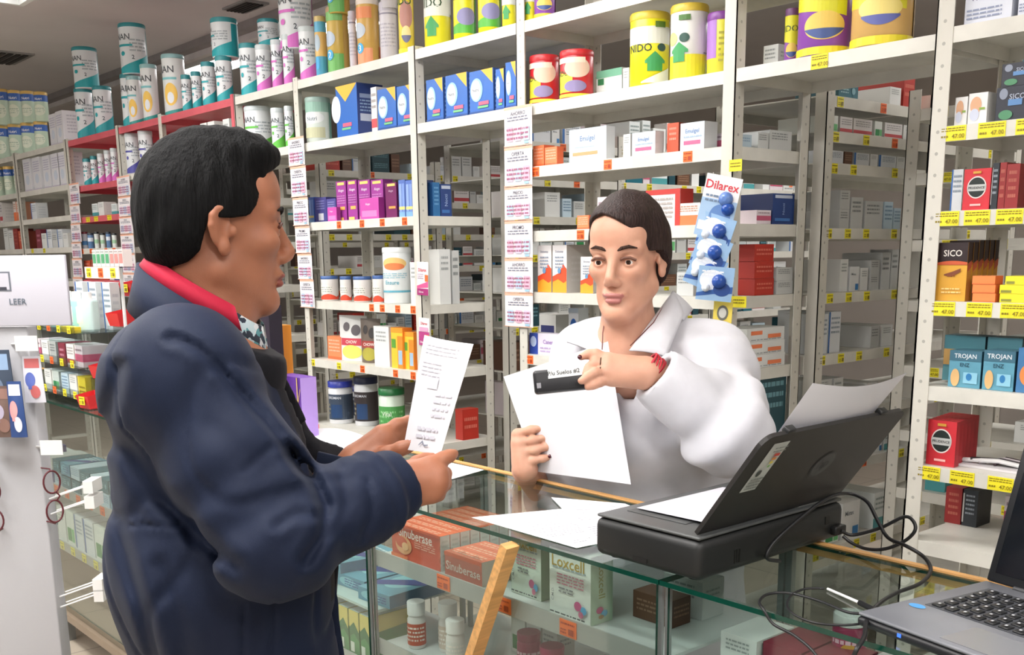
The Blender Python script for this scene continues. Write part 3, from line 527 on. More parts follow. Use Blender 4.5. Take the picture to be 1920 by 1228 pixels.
for a in [(593, 616, 38, 'gold_blue', 'blue and gold tall can with number one'), (617, 655, 20, 'gold_green', 'gold and green tall can with number two'), (656, 671, 28, 'grey_can', 'narrow pale grey can between two gold cans'), (672, 713, 8, 'gold_orange', 'gold and orange tall can with number three'), (715, 746, 12, 'grey_can', 'plain pale grey can beside the yellow cans on the top shelf')]:
    gcan('D', 0, *a, g)
gcan('D', 0, 617, 655, -60, 'gold_green', 'gold and green can stacked on the number two can', g, zo=.235, H=.2)
gcan('D', 0, 715, 746, -70, 'grey_can', 'pale grey can stacked on the plain grey can', g, zo=.19, H=.18)
g = 'yellow milk cans on the top shelf'
gcan('D', 0, 748, 779, -20, 'nido_baby', 'yellow milk can with baby face, leftmost on top shelf', g)
for a in [(797, 846, -25, 'nido_green', 'yellow and white milk can with green house mark on top shelf'), (850, 893, -25, 'nido_kid', 'yellow milk can with green hill and grey oval on top shelf'), (896, 940, -30, 'nido_kid', 'yellow and bright green milk can beside the post on top shelf'), (943, 968, -30, 'nido_green', 'yellow can with dark print at the aisle bridge end')]:
    gcan('G2', 0, *a, g)
gcan('B', 0, 978, 1000, -30, 'nido_green', 'yellow can with green print, mostly above the photo edge', g); gcan('B', 0, 1003, 1040, -45, 'nido_purple', 'purple can mostly above the photo edge', g)
# ---- second level
g = 'goods on the second shelf, left end'
for i, u in enumerate((-6, 12, 29)): gcan('L', 1, u, u + 16, 315, 'yellow_lid', 'pale green yellow-lidded can, second left shelf', g)
for i, u in enumerate((48, 65, 84, 100, 113)): gbox('L', 1, u, u + 13 + (i % 2), 296 - i * 3, 'white_tall', 'tall white carton with pale lilac print on the second left shelf', g, D=.12)
for i, (u, st) in enumerate(((160, 'nan_teal'), (173, 'nan_teal'), (186, 'nan_pink'), (199, 'nan_pink'), (211, 'nan_pink'))): gcan('F', 1, u, u + 13, 302 - i * 5, st, {'nan_teal': 'small white can with teal swoosh on the second red-edged shelf', 'nan_pink': 'small white can with pink swoosh on the second red-edged shelf'}[st], 'small cans on the second red-edged shelf')
gcan('G4', 1, 236, 262, 255, 'nan_indigo', 'white can with indigo swoosh, left one behind the head', 'indigo cans behind the head'); gcan('G4', 1, 264, 291, 250, 'nan_indigo', 'white can with indigo swoosh, touching the dark hair', 'indigo cans behind the head')
for i in range(6): gbox('E', 1, 352 + i * 14, 364 + i * 14, 236 - i * 3, 'plain' if i else 'bar_yellow', 'small white carton just above the dark hair' if i else 'small yellow carton just above the dark hair', 'cartons above the head')
for i, (u0, u1, vt) in enumerate(((460, 509, 207), (512, 535, 208), (537, 552, 205))): gcan('G3', 1, u0, u1, vt, 'nan_green', 'white formula can with green swoosh on the aisle bridge', 'green swoosh cans')
gcan('D', 1, 576, 622, 190, 'nutri', 'pale green can with round white label beside the big blue carton')
gbox('D', 1, 633, 672, 158, 'blue_big', 'large blue carton with yellow flap and dark side', D=.13, name='formula_carton')
gbox('D', 1, 698, 708, 163, 'white_red', 'thin white carton between blue cartons')
for u0, u1, vt in ((710, 744, 166), (746, 779, 160)): gbox('D', 1, u0, u1, vt, 'blue_box', 'blue carton with yellow corner and white oval, left of the post', 'blue formula cartons', D=.05, name='formula_carton')
for u0, u1, vt in ((801, 832, 148), (837, 877, 138), (881, 926, 131), (930, 946, 128), (949, 968, 116)): gbox('G2', 1, u0, u1, vt, 'blue_box', 'blue carton with yellow corner and white oval on the aisle bridge', 'blue formula cartons', D=.04, name='formula_carton')
gcan('B', 1, 993, 1049, 113, 'nido_red', 'red milk can with child picture, left of two', 'red milk cans'); gcan('B', 1, 1050, 1113, 104, 'nido_red', 'red milk can with child picture, right of two', 'red milk cans')
gbox('B', 1, 1118, 1166, 130, 'green_flat', 'flat white carton with green lid edge beside red cans', inset=.12, D=.12); gbox('B', 1, 1168, 1179, 127, 'plain', 'small white carton left of large yellow can', inset=.1)
gcan('B', 1, 1180, 1254, 38, 'nido_big', 'large yellow milk can with green house mark, lettering in full view', 'large milk cans'); gcan('B', 1, 1255, 1326, 24, 'nido_white', 'large white and yellow milk can, tallest on its shelf', 'large milk cans'); gcan('B', 1, 1325, 1382, 36, 'nido_lilac', 'lilac and yellow milk can beside the post', 'large milk cans', inset=.05)
gbox('G1', 1, 1430, 1458, 84, 'grey_box', 'small grey carton left of the purple milk cans', inset=.16); gcan('G1', 1, 1469, 1497, 30, 'nido_purple', 'small purple can half hidden behind the large one', 'purple and gold milk cans', inset=.1)
gcan('G1', 1, 1496, 1593, -70, 'nido_purple', 'large purple milk can with yellow lettering', 'purple and gold milk cans'); gcan('G1', 1, 1596, 1706, -70, 'nido_gold', 'large gold milk can with yellow lettering', 'purple and gold milk cans')
gbox('R', 1, 1808, 1895, -45, 'lettered', 'pale blue lettered carton on the top right shelf', D=.1); gbox('R', 1, 1907, 1960, -45, 'lettered', 'pale carton cut by the right photo edge, top right shelf', D=.1)
# ---- third level and below, left end
for i in range(8): gbox('L', 2, -6 + i * 6.6, -1 + i * 6.6, 377 + (i % 3), ('orange_white' if i > 5 else 'white_red'), 'slim white carton in the packed third left shelf', 'slim cartons on the left shelves', D=.12)
for i in range(6): gbox('L', 2, 60 + i * 11, 70 + i * 11, 380 + (i * 7) % 11, ('white_blue', 'plain', 'pink_white')[i % 3], 'small carton left of the red shelves, third level', 'slim cartons on the left shelves')
for i in range(6): gbox('L', 3, -2 + i * 9, 6 + i * 9, 426 + (i * 5) % 9, ('white_teal', 'brown_box', 'plain', 'plain', 'dark_red', 'rust')[i], 'slim upright carton on the fourth left shelf', 'slim cartons on the left shelves', D=.12)
for i in range(6): gbox('L', 3, 70 + i * 10, 79 + i * 10, 430 + (i * 7) % 14, ('maroon', 'plain', 'white_blue', 'grey_box', 'white_blue', 'plain')[i], 'small carton on the fourth shelf above the reading sign', 'slim cartons on the left shelves')
for i in range(10): gbox('L', 4, 4 + i * 12, 14 + i * 12, 492 + (i * 7) % 12, ('white_blue', 'plain', 'maroon', 'white_red')[i % 4], 'carton behind the hanging white sign', 'cartons behind the white sign')
for i in range(6): gbox('F', 2, 150 + i * 12, 160 + i * 12, 378 + (i * 5) % 7, ('plain', 'grey_box', 'white_teal')[i % 3], 'small pale carton above the yellow tagged red shelf edge', 'pale cartons on red-edged shelving')
for i in range(6): gcan('F', 3, 156 + i * 11, 166 + i * 11, 437 + (i * 3) % 6, ('serum_red', 'serum_blue', 'serum_white', 'serum_white', 'serum_blue', 'serum_white')[i], 'small bottle with dark cap on red-edged shelving', 'small capped bottles', name='bottle')
for i, (u0, u1, vt, st, l) in enumerate([(160, 172, 488, 'rust', 'orange carton at the left of its low shelf'), (173, 187, 486, 'rust_side', 'dark rust carton left of white one'), (188, 204, 486, 'rust', 'orange-red carton right of the dark rust carton'), (206, 214, 493, 'plain', 'white carton between rust cartons and hanging sheets'), (215, 224, 498, 'navy_pale', 'small indigo carton beside the hanging sheets')]): gbox('F', 4, u0, u1, vt, st, l)
gbox('F', 4, 168, 196, 0, 'white_green', 'green and white flat carton in front of rust cartons', inset=-.0 + .0, D=.02, H=.03, zo=0) if False else None
for i in range(7): gbox('E', 2, 248 + i * 14, 258 + i * 14, 378 + (i % 3) * 3, 'grey_box', 'grey carton behind the hair', 'grey cartons behind the hair')
# ---- purple bay
for a in [(581, 590, 370, 'blue_pale', 'slim pale blue carton at the left end of the purple shelf'), (592, 613, 370, 'navy_pale', 'indigo carton with white square'), (614, 631, 372, 'navy_pale', 'indigo carton right of the white square carton')]: gbox('D', 2, *a, D=.06, inset=.05)
gbox('D', 2, 615, 632, 388, 'pink_box', 'small pink carton before the indigo one', D=.02)
for u0, u1, vt in ((633, 651, 340), (654, 671, 338), (674, 696, 337), (698, 720, 337)): gbox('D', 2, u0, u1, vt, 'purple', 'tall purple carton with gold top band', 'purple cartons', D=.05, inset=.05)
gbox('D', 2, 676, 711, 372, 'pink_box', 'wide pink carton before the purple ones', D=.03, inset=.01)
gbox('D', 2, 724, 745, 343, 'purple_dark', 'dark plum carton with gold band', 'purple cartons', D=.09, inset=.03)
gbox('D', 2, 749, 761, 338, 'blue_pale', 'pale blue carton beside the plum carton, left', 'pale blue cartons', D=.06); gbox('D', 2, 762, 775, 337, 'blue_pale', 'pale blue carton beside the plum carton, right', 'pale blue cartons', D=.06)
gbox('D', 2, 777, 784, 336, 'navy', 'slim navy carton hidden by the post', D=.08)
gbox('G2', 1, 812, 824, 0, 'blue_teal', '', H=.001, zo=-.6) if False else None
for i, (u0, u1) in enumerate(((603, 636), (638, 661), (664, 698), (700, 722))): gcan('D', 3, u0, u1, 522, 'small_can', 'short can with blue lid and red base', 'short blue-lid cans', name='short_can')
gcan('D', 3, 720, 774, 470, 'big_can', 'tall white nutrition can with orange picture', name='nutrition_can')
gbox('D', 3, 771, 787, 492, 'plain', 'white carton behind the pink and white card box', inset=.06)
gbox('D', 4, 616, 640, 630, 'orange', 'orange patterned pouch carton at the left', inset=.05)
gbox('D', 4, 703, 731, 612, 'plain', 'plain white tall carton between pouch and orange packs', inset=.03, D=.06)
gbox('D', 4, 735, 757, 615, 'orange_yellow', 'yellow and orange carton with green square', D=.05); gbox('D', 4, 758, 777, 622, 'orange_yellow', 'orange carton half behind the hanging pack', D=.05, inset=.03)
# ---- woman's bay
gbox('B', 2, 1000, 1020, 272, 'orange', 'orange carton beside the hanging price sheets', 'orange cartons', D=.05); gbox('B', 2, 1022, 1044, 276, 'orange', 'orange carton left of the pale blue carton', 'orange cartons', D=.03)
gbox('B', 2, 1068, 1136, 241, 'emulgel', 'wide pale blue gel carton with orange stripe', D=.04); gbox('B', 2, 1168, 1182, 252, 'plain', 'slim pale carton left of pink-striped carton'); gbox('B', 2, 1185, 1228, 249, 'emulgel_pink', 'pale blue gel carton with pink stripe, lower one', D=.04)
gbox('B', 2, 1250, 1272, 232, 'rust', 'rust red carton between two gel cartons', D=.05, inset=.05); gbox('B', 2, 1275, 1320, 229, 'emulgel_pink', 'taller pale blue gel carton with pink stripe, right one', D=.06); gbox('B', 2, 1340, 1356, 250, 'pink_white', 'pink and white carton behind the glassy carton', inset=.1); gbox('B', 2, 1356, 1376, 252, 'pale_blue', 'pale carton next to the right post')
for a in [(1082, 1104, 403, 'orange', 'orange carton left of the woman forehead'), (1120, 1145, 368, 'pink_white', 'pink carton behind the woman hair, left'), (1210, 1275, 356, 'red_frame', 'white carton with red frame behind the woman hair'), (1268, 1312, 382, 'orange_white', 'orange and white carton right of the woman hair')]: gbox('B', 3, *a, D=.06, inset=.03)
for u0, u1 in ((1009, 1034), (1036, 1063)): gbox('B', 4, u0, u1, 460, 'zesty', 'white carton with orange and yellow flames', 'flame cartons', D=.11)
gbox('B', 4, 1089, 1112, 482, 'zesty', 'flame carton touching the woman cheek', D=.06); gbox('B', 4, 1268, 1300, 510, 'grey_box', 'grey carton behind the hanging blister packs')
gbox('B', 5, 993, 1058, 626, 'lilac_box', 'white and lilac carton with blue end', D=.05)
gbox('B', 5, 1066, 1085, 578, 'blue_dot', 'tall white carton with blue oval', D=.05, inset=.14)
gbox('B', 5, 1012, 1042, 591, 'navy_stripe', 'flat carton with navy stripe behind the lilac carton', D=.1, inset=.16)
gbox('B', 6, 1270, 1330, 740, 'plain', 'white carton low behind the lab coat')
# ---- right bay
gbox('R', 2, 1788, 1812, 182, 'baby_photo', 'small white carton with baby picture, left', 'baby picture cartons'); gbox('R', 2, 1813, 1849, 174, 'baby_photo', 'wider white carton with baby picture, right', 'baby picture cartons')
o, h = gbox('R', 2, 1866, 1930, 160, 'black_lube', 'black carton with blue square, lower of two', 'black cartons', D=.06); gbox('R', 2, 1876, 1940, 115, 'black_lube', 'black carton stacked on the other black carton', 'black cartons', D=.06, zo=h + .0005)
gbox('R', 3, 1803, 1854, 317, 'condom_red', 'red carton with round black seal on the upper right shelf', D=.025); gbox('R', 3, 1856, 1868, 306, 'black_box', 'slim black carton with white spine beside the red carton', D=.12); gbox('R', 3, 1869, 1882, 306, 'dark_red', 'dark red carton right of the black spine, left', 'dark red cartons', D=.15); gbox('R', 3, 1883, 1906, 308, 'dark_red', 'dark red carton right of the black spine, right', 'dark red cartons', D=.15)
gbox('R', 3, 1780, 1801, 318, 'white_blue', 'white and blue carton left of the red seal carton', inset=.2)
for i in range(6): gbox('R', 4, 1754 + i * 10, 1808 + i * 10, 455 - i * 1.2, 'sico', 'black and gold carton, front one of its row' if i == 0 else 'black and gold carton standing behind the front one', 'black and gold cartons', D=.022, inset=.01 + i * .027)
for k in range(3): gbox('R', 4, 1822, 1866, 0, 'orange_flat', 'flat orange carton lying in a small stack', 'orange flat cartons', D=.04, inset=.008, H=.02, zo=k * .0205)
for k in range(3): gbox('R', 4, 1874 + (k > 1) * 10, 1930, 0, 'yellow_flat', 'flat yellow carton lying in a small stack', 'yellow flat cartons', D=.05, inset=.008, H=.02, zo=k * .0205)
for u0, u1 in ((1777, 1836), (1840, 1899)): o, h = gbox('R', 5, u0, u1, 657, 'trojan', 'steel blue carton with white lettering, lower row', 'steel blue cartons', D=.06)
gbox('R', 5, 1904, 1960, 655, 'trojan_blue', 'bright blue carton cut by the right photo edge', D=.06)
for u0, u1 in ((1766, 1842), (1846, 1910)): gbox('R', 5, u0, u1, 622, 'trojan_gold', 'teal and gold carton in the row above the blue cartons', 'steel blue cartons', D=.06, zo=.005, inset=.1, H=.115)
for i in range(6): gbox('R', 7, 1736 + i * 7, 1790 + i * 7, 790 - i * 2.5, 'condom_red', 'red carton with round black seal, front one of the lower row' if i == 0 else 'red carton in the row behind the lower front one', 'lower red cartons', D=.02, inset=.02 + i * .026) if False else gbox('R', 6, 1736 + i * 7, 1788 + i * 7, 790 - i * 2.5, 'condom_red', 'red carton with round black seal, front one of the lower row' if i == 0 else 'red carton in the row behind the lower front one', 'lower red cartons', D=.02, inset=.02 + i * .026)
for i, (u0, u1, vt, st) in enumerate([(1770, 1800, 915, 'dark_red'), (1802, 1830, 920, 'black_box'), (1880, 1915, 930, 'pink_white')]): gbox('R', 7, u0, u1, vt, st, ('dark red carton low on the right shelving', 'dark carton low on the right shelving', 'pink and white carton low at the right')[i], inset=.22)
mb = MB()
for k in range(5): mb.tube([(-.09 + k * .02, -.02, .012 + .004 * (k % 2)), (0, .01 * (k - 2), .02), (.08, -.01 + k * .01, .01)], .006, ('E4E4E4', '2A2226', '9A9298', 'E8E4E6', '3A2A30')[k])
mb.box(-.1, .09, -.05, .04, .0, .006, 'D8D4D6'); x, v, z = locate('R', 6, 1885, YS + .12)
mb.obj('foil_packet', None, (x, YS + .1, z), label='crumpled black and white foil packet on the lower right shelf', cat='packet')
# ---- tubs, pouch, hanging packs
def tub(bay, lvl, u0, u1, vt, body, lidc, label, inset=.02, lab2='3A4658'):
    uc = (u0 + u1) / 2; y = YS + .07
    for _ in range(3): x, v, z = locate(bay, lvl, uc, y); t = proj((x, y, z))[2]; r = (u1 - u0) * t / F_PX / 2; y = YS + inset + r
    x = max(x, FRONT[bay][0] + r + .012); H = onY(uc, vt, y)[2] - z; mb = MB(); mb.lathe([(r * .93, 0), (r * .97, .006), (r * .97, H * .8), (r * .9, H * .82), (r * .9, H * .86)], mat('DCDDE0' if body != 'g' else 'CADACA', .3), 28)
    mp = cylmap(r * .97, H)
    if body == 'g': draw(mb, mp, [('r', -.5, 1.5, .06, .62, '4E9A50'), ('l', .1, .9, .15, .55, 4, '8CC88A'), ('t', 'Vital', .45, .46, .09, 'DCEBD8', 0, .4)])
    else: draw(mb, mp, [('r', -.3, 1.3, .1, .7, lab2), ('t', 'BIRDMAN', .4, .62, .07, 'D8DCE4', 0, .4), ('r', .3, .62, .14, .46, '22406A'), ('l', .0, .28, .2, .5, 3, '8C8870')])
    o = mb.obj('tub', None, (x, y, z), math.atan2(-x, y) - .3, label=label, cat='tub', group='plastic tubs on the low shelf')
    mb = MB(); mb.lathe([(r * 1.0, H * .86), (r * 1.0, H * .99), (r * .96, H)], mat(lidc, .35), 28)
    for k in range(28): a = k * PI / 14; mb.box(0, 0, 0, 0, 0, 0, lidc) if False else None
    mb.obj('lid', o)
tub('D', 5, 588, 620, 713, 'n', '2F3CA0', 'dark label tub with blue lid, left one by the purple box', .2)
tub('D', 5, 618, 664, 714, 'n', '2F3CA0', 'dark label tub with blue lid, front middle one', .04)
tub('D', 5, 666, 711, 706, 'n', '23284A', 'dark label tub with navy lid, right one', .09, '3A3234')
tub('D', 5, 712, 761, 727, 'g', '1F6A38', 'green tub with dark green lid beside the raised hands', .03)
def pouch(u0, u1, vt, colr, label):
    y = YS + .05; x0, v, z = locate('D', 4, u0, y); x1, v, z = locate('D', 4, u1, y); H = onY((u0 + u1) / 2, vt, y)[2] - z; W = x1 - x0; mb = MB()
    n, m = 8, 12; vs = []; 
    for sgn in (-1, 1):
        for j in range(m + 1):
            for i in range(n + 1):
                s = i / n; b = j / m; d = .022 * math.sin(PI * s) ** .6 * (1 - b ** 2.2) + .0008; vs.append(((s - .5) * W, sgn * d, b * H))
    fs = []; o2 = (n + 1) * (m + 1)
    for j in range(m):
        for i in range(n):
            a = j * (n + 1) + i; fs += [(a, a + 1, a + n + 2, a + n + 1), (o2 + a, o2 + a + n + 1, o2 + a + n + 2, o2 + a + 1)]
    mb.add(vs, fs, mat(colr[0], .35), True)
    mp = lambda s, b, k: ((s - .5) * W, -(.022 * max(0, math.sin(PI * s)) ** .6 * (1 - b ** 2.2) + .0008) - .0006 * k, b * H); mp.size = (W, H); mp.curved = True
    draw(mb, mp, [('r', .1, .9, .34, .5, colr[1]), ('e', .5, .2, .36, .15, colr[2]), ('e', .3, .75, .12, .1, colr[3]), ('e', .65, .68, .16, .12, colr[3]), ('t', 'CHOW', .5, .42, .07, 'F4E8E0')])
    mb.obj('pouch', None, ((x0 + x1) / 2, y + .03, z), .3, label=label, cat='pouch')
pouch(637, 673, 592, ('DCDCDA', 'C24050', 'D8D868', '5A5458'), 'white foil pouch with dark animal pictures and yellow base')
pouch(674, 700, 598, ('6A5E54', '9A3A34', 'A8A040', '2E2A28'), 'dark foil pouch right of the white foil pouch')
def hangcard(p, W, H, tilt, ops, label, base='E9E9EA', name='hanging_pack', rz=0.0, col2=None, blister=None):
    mb = MB(); mb.box(-W / 2, W / 2, 0, .0015, -H, 0, base); draw(mb, planar((-W / 2, 0, -H), (1, 0, 0), (0, 0, 1), (0, -1, 0), W, H), ops)
    o = mb.obj(name, None, p, rot=(0, tilt, rz), label=label, cat='hanging pack', group='packs hanging from the shelves')
    if blister:
        for (bx, bz, r, c) in blister:
            m2 = MB(); m2.lathe([(r, 0), (r, .006), (r * .8, .014), (r * .3, .018)], mat(c, .2), 18); q = m2.obj('blister', o, (bx, -.001, bz), rot=(PI / 2, 0, 0))
    return o
dil = [('t', 'Dilarex', .5, .8, .1, 'C02840'), ('r', 0, 1, 0, .5, 'B04080'), ('r', .06, .9, .52, .66, 'E8A0C0'), ('r', .6, 1, .2, .4, 'EE6A34'), ('t', 'Dilarex', .4, .12, .08, 'F4E8EE')]
p = onY(792, 491, 2.490); hangcard(p, .075, .13, .03, S['dilarex']['front'], 'pink and white hanging pack beside the tall white can', rz=.0)
p = onY(795, 596, 2.490); hangcard(p, .07, .11, .03, dil, 'pink and white hanging pack behind the raised receipt', rz=.0)
# blister strip by the right post
p0 = onY(1360, 330, 2.42)
blu = [('r', 0, 1, 0, .62, '9DBAD8'), ('t', 'Dilarex', .5, .84, .15, 'C82838'), ('e', .6, .35, .3, .2, '5A80B8'), ('r', .05, .4, .1, .25, 'E8EEF4'), ('l', .1, .6, .55, .7, 2, '6A7C94')]
hangcard(tuple(p0), .105, .17, .22, blu, 'white and blue blister card, topmost on the strip by the post', rz=.35, blister=[(.018, -.06, .02, '5F7FBC'), (.03, -.085, .018, '1E4A9C')])
blu2 = [('r', 0, 1, 0, 1, '8FB2D6'), ('e', .4, .6, .35, .3, 'E4EAF2'), ('s', [(0, .1, .2), (.5, .2, .34), (1, .25, .45)], '2F5AA0'), ('e', .7, .35, .24, .2, '1E4488'), ('l', .1, .7, .7, .9, 2, 'F0F4F8')]
for i, (u, v, ti, l) in enumerate([(1352, 405, .32, 'second blue blister card on the strip by the post'), (1345, 445, .38, 'third blue blister card on the strip by the post'), (1336, 480, .42, 'fourth blue blister card on the strip by the post'), (1345, 500, .1, 'lowest blue blister card on the strip by the post')]):
    p = onY(u, v, 2.415 - i * .006); hangcard(tuple(p), .1, .095, ti, blu2, l, base='A9C4DE', rz=.3 + .1 * i, blister=[(.01, -.04, .02, '2A4F9E'), (-.025, -.06, .012, 'E4ECF4')])
p = onY(1357, 560, 2.44); hangcard(tuple(p), .055, .09, .05, [('e', .5, .55, .3, .24, '6A6A60'), ('e', .5, .55, .2, .16, 'C8C8C0'), ('l', .1, .9, .06, .2, 1, 'A89030')], 'yellow hanging card with a round dark seal', base='E6CF58', rz=.4)
p = onY(1383, 566, 2.485); mb = MB(); mb.box(-.03, .03, 0, .001, -.016, .016, mat('EDE02A', .5)); draw(mb, planar((-.03, 0, -.016), (1, 0, 0), (0, 0, 1), (0, -1, 0), .06, .032), [('l', .1, .9, .3, .8, 2, '8A7A14')]); mb.obj('price_label', None, tuple(p), label='yellow price label taped to the post by the round seal card', cat='label')
p = onY(1379, 310, 2.485); mb = MB(); mb.box(-.022, .022, 0, .001, -.016, .016, mat('EDE02A', .5)); draw(mb, planar((-.022, 0, -.016), (1, 0, 0), (0, 0, 1), (0, -1, 0), .044, .032), [('l', .1, .9, .3, .8, 2, '8A7A14')]); mb.obj('price_label', None, tuple(p), label='yellow price label taped to the post above the blister strip', cat='label')
# ---- price sheets taped in strips on the posts
def sheets(u0, u1, vs, lab):
    for i in range(len(vs) - 1):
        a = onY(u0[0] + (u0[1] - u0[0]) * i / 6, vs[i], 2.488); b = onY(u1[0] + (u1[1] - u1[0]) * i / 6, vs[i], 2.488); c = onY(u0[0], vs[i + 1], 2.488); W = b[0] - a[0]; H = a[2] - c[2] - .002
        mb = MB(); mb.box(-W / 2, W / 2, 0, .0008, -H, 0, mat('ECE6E8', .6)); rr = random.Random(i + int(u0[0]))
        mp = planar((-W / 2, 0, -H), (1, 0, 0), (0, 0, 1), (0, -1, 0), W, H)
        draw(mb, mp, [('r', 0, 1, .93, 1, 'F0B49A'), ('t', ('AHORRO', 'OFERTA', 'PRECIO', 'PROMO', 'AHORRO', 'OFERTA')[i], .5, .82, .1, '5A5C6C', 0, .7), ('l', .12, .88, .62, .76, 2, '7A7C8C')] +
             [('r', .1 + .3 * k, .32 + .3 * k, .12, .5, ('E6B4C8', 'D6C4DC', 'B8CCE4')[(k + i) % 3]) for k in range(3)] + [('l', .1, .9, .14, .48, 3, 'A0647E'), ('r', .74, .9, .04, .1, '9CC4DC'), ('r', 0, 1, 0, .02, 'F0B49A')])
        mb.obj('price_sheet', None, ((a[0] + b[0]) / 2, 2.486, a[2]), label=lab + ', sheet ' + ('topmost', 'second from top', 'third from top', 'fourth from top', 'second from bottom', 'lowest')[i], cat='price sheet', group='price sheets taped to the posts')
sheets((946, 948), (998, 1000), [203, 278, 352, 415, 485, 549, 612], 'pink printed price sheet left of the woman')
sheets((540, 567), (570, 592), [260, 314, 372, 425, 476, 524, 575], 'pink printed price sheet facing the young man')
sheets((219, 233), (243, 258), [332, 370, 408, 440, 476, 512, 550], 'pale price sheet beside the back of the head')
sheets((130, 138), (148, 156), [345, 385, 420, 455, 485, 520, 560], 'pale price sheet left of the red-edged shelves')
# ================================================================ cartons in the racks behind
def rackgoods(key, j, i, xf, y0, y1, z, styles, lab, seed, hmax, dmin=.05, dmax=.12, fill=.85, back=0.02):
    rr = random.Random(seed); y = y0 + .03
    while y < y1 - .07:
        w = rr.choice((.045, .055, .07, .09, .11)); 
        if y + w > y1 - .02: break
        if rr.random() < fill:
            st = rr.choice(styles); H = min(hmax - .022, rr.uniform(.05, .15 if key in 'bd' else .12)); n = 1
            if H < .06 and rr.random() < .6: n = max(1, min(3, int((hmax - .03) / H)))
            zz = z + ZG; D = rr.uniform(.08, .2)
            for k in range(n):
                me, Wm, Dm, Hm = box_mesh(st, w, D, H); 
                if zz + Hm > z + hmax - .012: break
                o = link('carton', me, None, (xf - back - Dm / 2, y + Wm / 2, zz), PI / 2, label=lab.format(SD[st]), cat='box', group='cartons in the racks behind'); zz += Hm + .0005
                DISCS = None
        y += w + rr.uniform(.004, .02)
SD = {'plain': 'plain white', 'grey_box': 'pale grey', 'white_blue': 'white and blue', 'white_corner': 'white carton with blue corner,', 'white_red': 'white and red', 'white_green': 'white and green', 'white_teal': 'white and teal',
      'dark_teal': 'dark teal', 'dark_teal2': 'deep green-blue', 'maroon': 'maroon', 'pink_white': 'pink and white', 'brown_box': 'brown', 'orange_tile': 'orange-squared white', 'red_stack': 'red', 'pale_blue': 'pale blue', 'navy': 'navy', 'rust': 'orange-red', 'black_box': 'black'}
ORD = ('top', 'second', 'third', 'fourth', 'fifth', 'sixth', 'seventh', 'eighth', 'ninth', 'tenth')
common = ['plain', 'plain', 'grey_box', 'white_blue', 'white_corner', 'white_red', 'white_green', 'plain', 'grey_box', 'white_teal', 'pink_white', 'pale_blue']
def fillrack(key, xf, ys, levels, lab, rows, styles, special={}, jmax=2):
    for j in range(min(jmax, len(ys) - 1)):
        for i in rows:
            z = levels[i]; up = min([l for l in levels if l > z] + [z + .2]) - z - .034
            rackgoods(key, j, i, xf, ys[j], ys[j + 1], z, special.get((j, i), styles), '{} carton, ' + ORD[i] + ' shelf, ' + lab, hash((ord(key), j, i)) % 9999, up)
fillrack('b', P5, [2.95, 3.58, 4.3], RL, 'right aisle rack', range(0, 9), common, {(0, 0): ['plain', 'red_stack', 'dark_teal'], (0, 1): ['white_green', 'plain', 'white_red'], (0, 2): ['plain', 'white_blue', 'brown_box'], (0, 3): ['grey_box', 'grey_box', 'plain', 'navy', 'pale_blue'], (0, 4): ['plain', 'white_corner', 'white_corner', 'grey_box'], (0, 5): ['plain', 'white_blue', 'grey_box'], (0, 6): ['grey_box', 'grey_box', 'plain']}, 1)
fillrack('d', P3, [2.95, 3.62, 4.3, 5.2], [1.97, 1.82, 1.66, 1.50, 1.34, 1.19, 1.0, .8, .5, .2], 'left aisle rack', range(0, 8), common + ['dark_teal', 'dark_teal2', 'orange_tile', 'brown_box'], {}, 3)
fillrack('e', P1, [2.95, 3.7, 4.5, 5.4], [1.95, 1.80, 1.62, 1.44, 1.27, 1.08, .88, .6, .3], 'rack beyond the purple cartons', range(0, 7), common + ['dark_teal2', 'brown_box', 'red_stack'], {}, 2)
fillrack('f', P0, [2.95, 3.8, 4.7], [1.95, 1.78, 1.6, 1.44, 1.27, 1.08, .88, .6], 'far left rack', (1, 3, 4), common + ['brown_box'], {}, 1)
# side shelf goods at the ends of the middle bays, and the cross rack behind the right-hand bay
for i, z in enumerate(FRONT['X'][2][:7]):
    rr = random.Random(40 + i); x = -1.80
    while x < -.82:
        w = rr.choice((.05, .07, .09, .12)); st = rr.choice(common + ['dark_teal2', 'brown_box', 'maroon'])
        if rr.random() < .85:
            up = .14; H = rr.uniform(.05, up); me, W, D, H = box_mesh(st, w, .12, H)
            if z + H < ([9] + FRONT['X'][2])[i] - .04: link('carton', me, None, (x + W / 2, 3.33 + D / 2, z + ZG), label=SD[st] + ' carton, ' + ORD[i] + ' shelf, rack behind the right-hand shelving', cat='box', group='cartons in the racks behind')
        x += w + rr.uniform(.008, .03)
# goods kept at the open end of the woman's bay (seen beside its back post)
def endbox(bay, lvl, u0, u1, vt, st, label, group=None, x=None, zo=0, H=None, D=.1):
    xf = FRONT[bay][1] - .012; z = FRONT[bay][2][lvl] + ZG + zo; v = 500
    for _ in range(4): a = onX(u0, v, xf); v = proj((xf, a[1], z))[1]
    b = onX(u1, v, xf); y0, y1 = max(a[1], YS + .02), min(b[1], YS + DEP - .005)
    if H is None: H = onX((u0 + u1) / 2, vt, xf)[2] - z
    me, W, D, H = box_mesh(st, y1 - y0, D, H); o = link('carton', me, None, (xf - D / 2, (y0 + y1) / 2, z), PI / 2, label=label, cat='box', group=group); GOODS.append(o); return o, H
endbox('B', 1, 1425, 1455, 84, 'grey_box', 'grey carton at the shelf end left of the purple can') if False else None
endbox('B', 2, 1421, 1440, 250, 'grey_box', 'grey carton at the shelf end below the purple cans, left'); endbox('B', 2, 1442, 1484, 246, 'grey_box', 'wide grey lettered carton at the shelf end below purple cans')
endbox('B', 3, 1447, 1488, 362, 'navy', 'navy and blue carton at the shelf end', D=.14); 
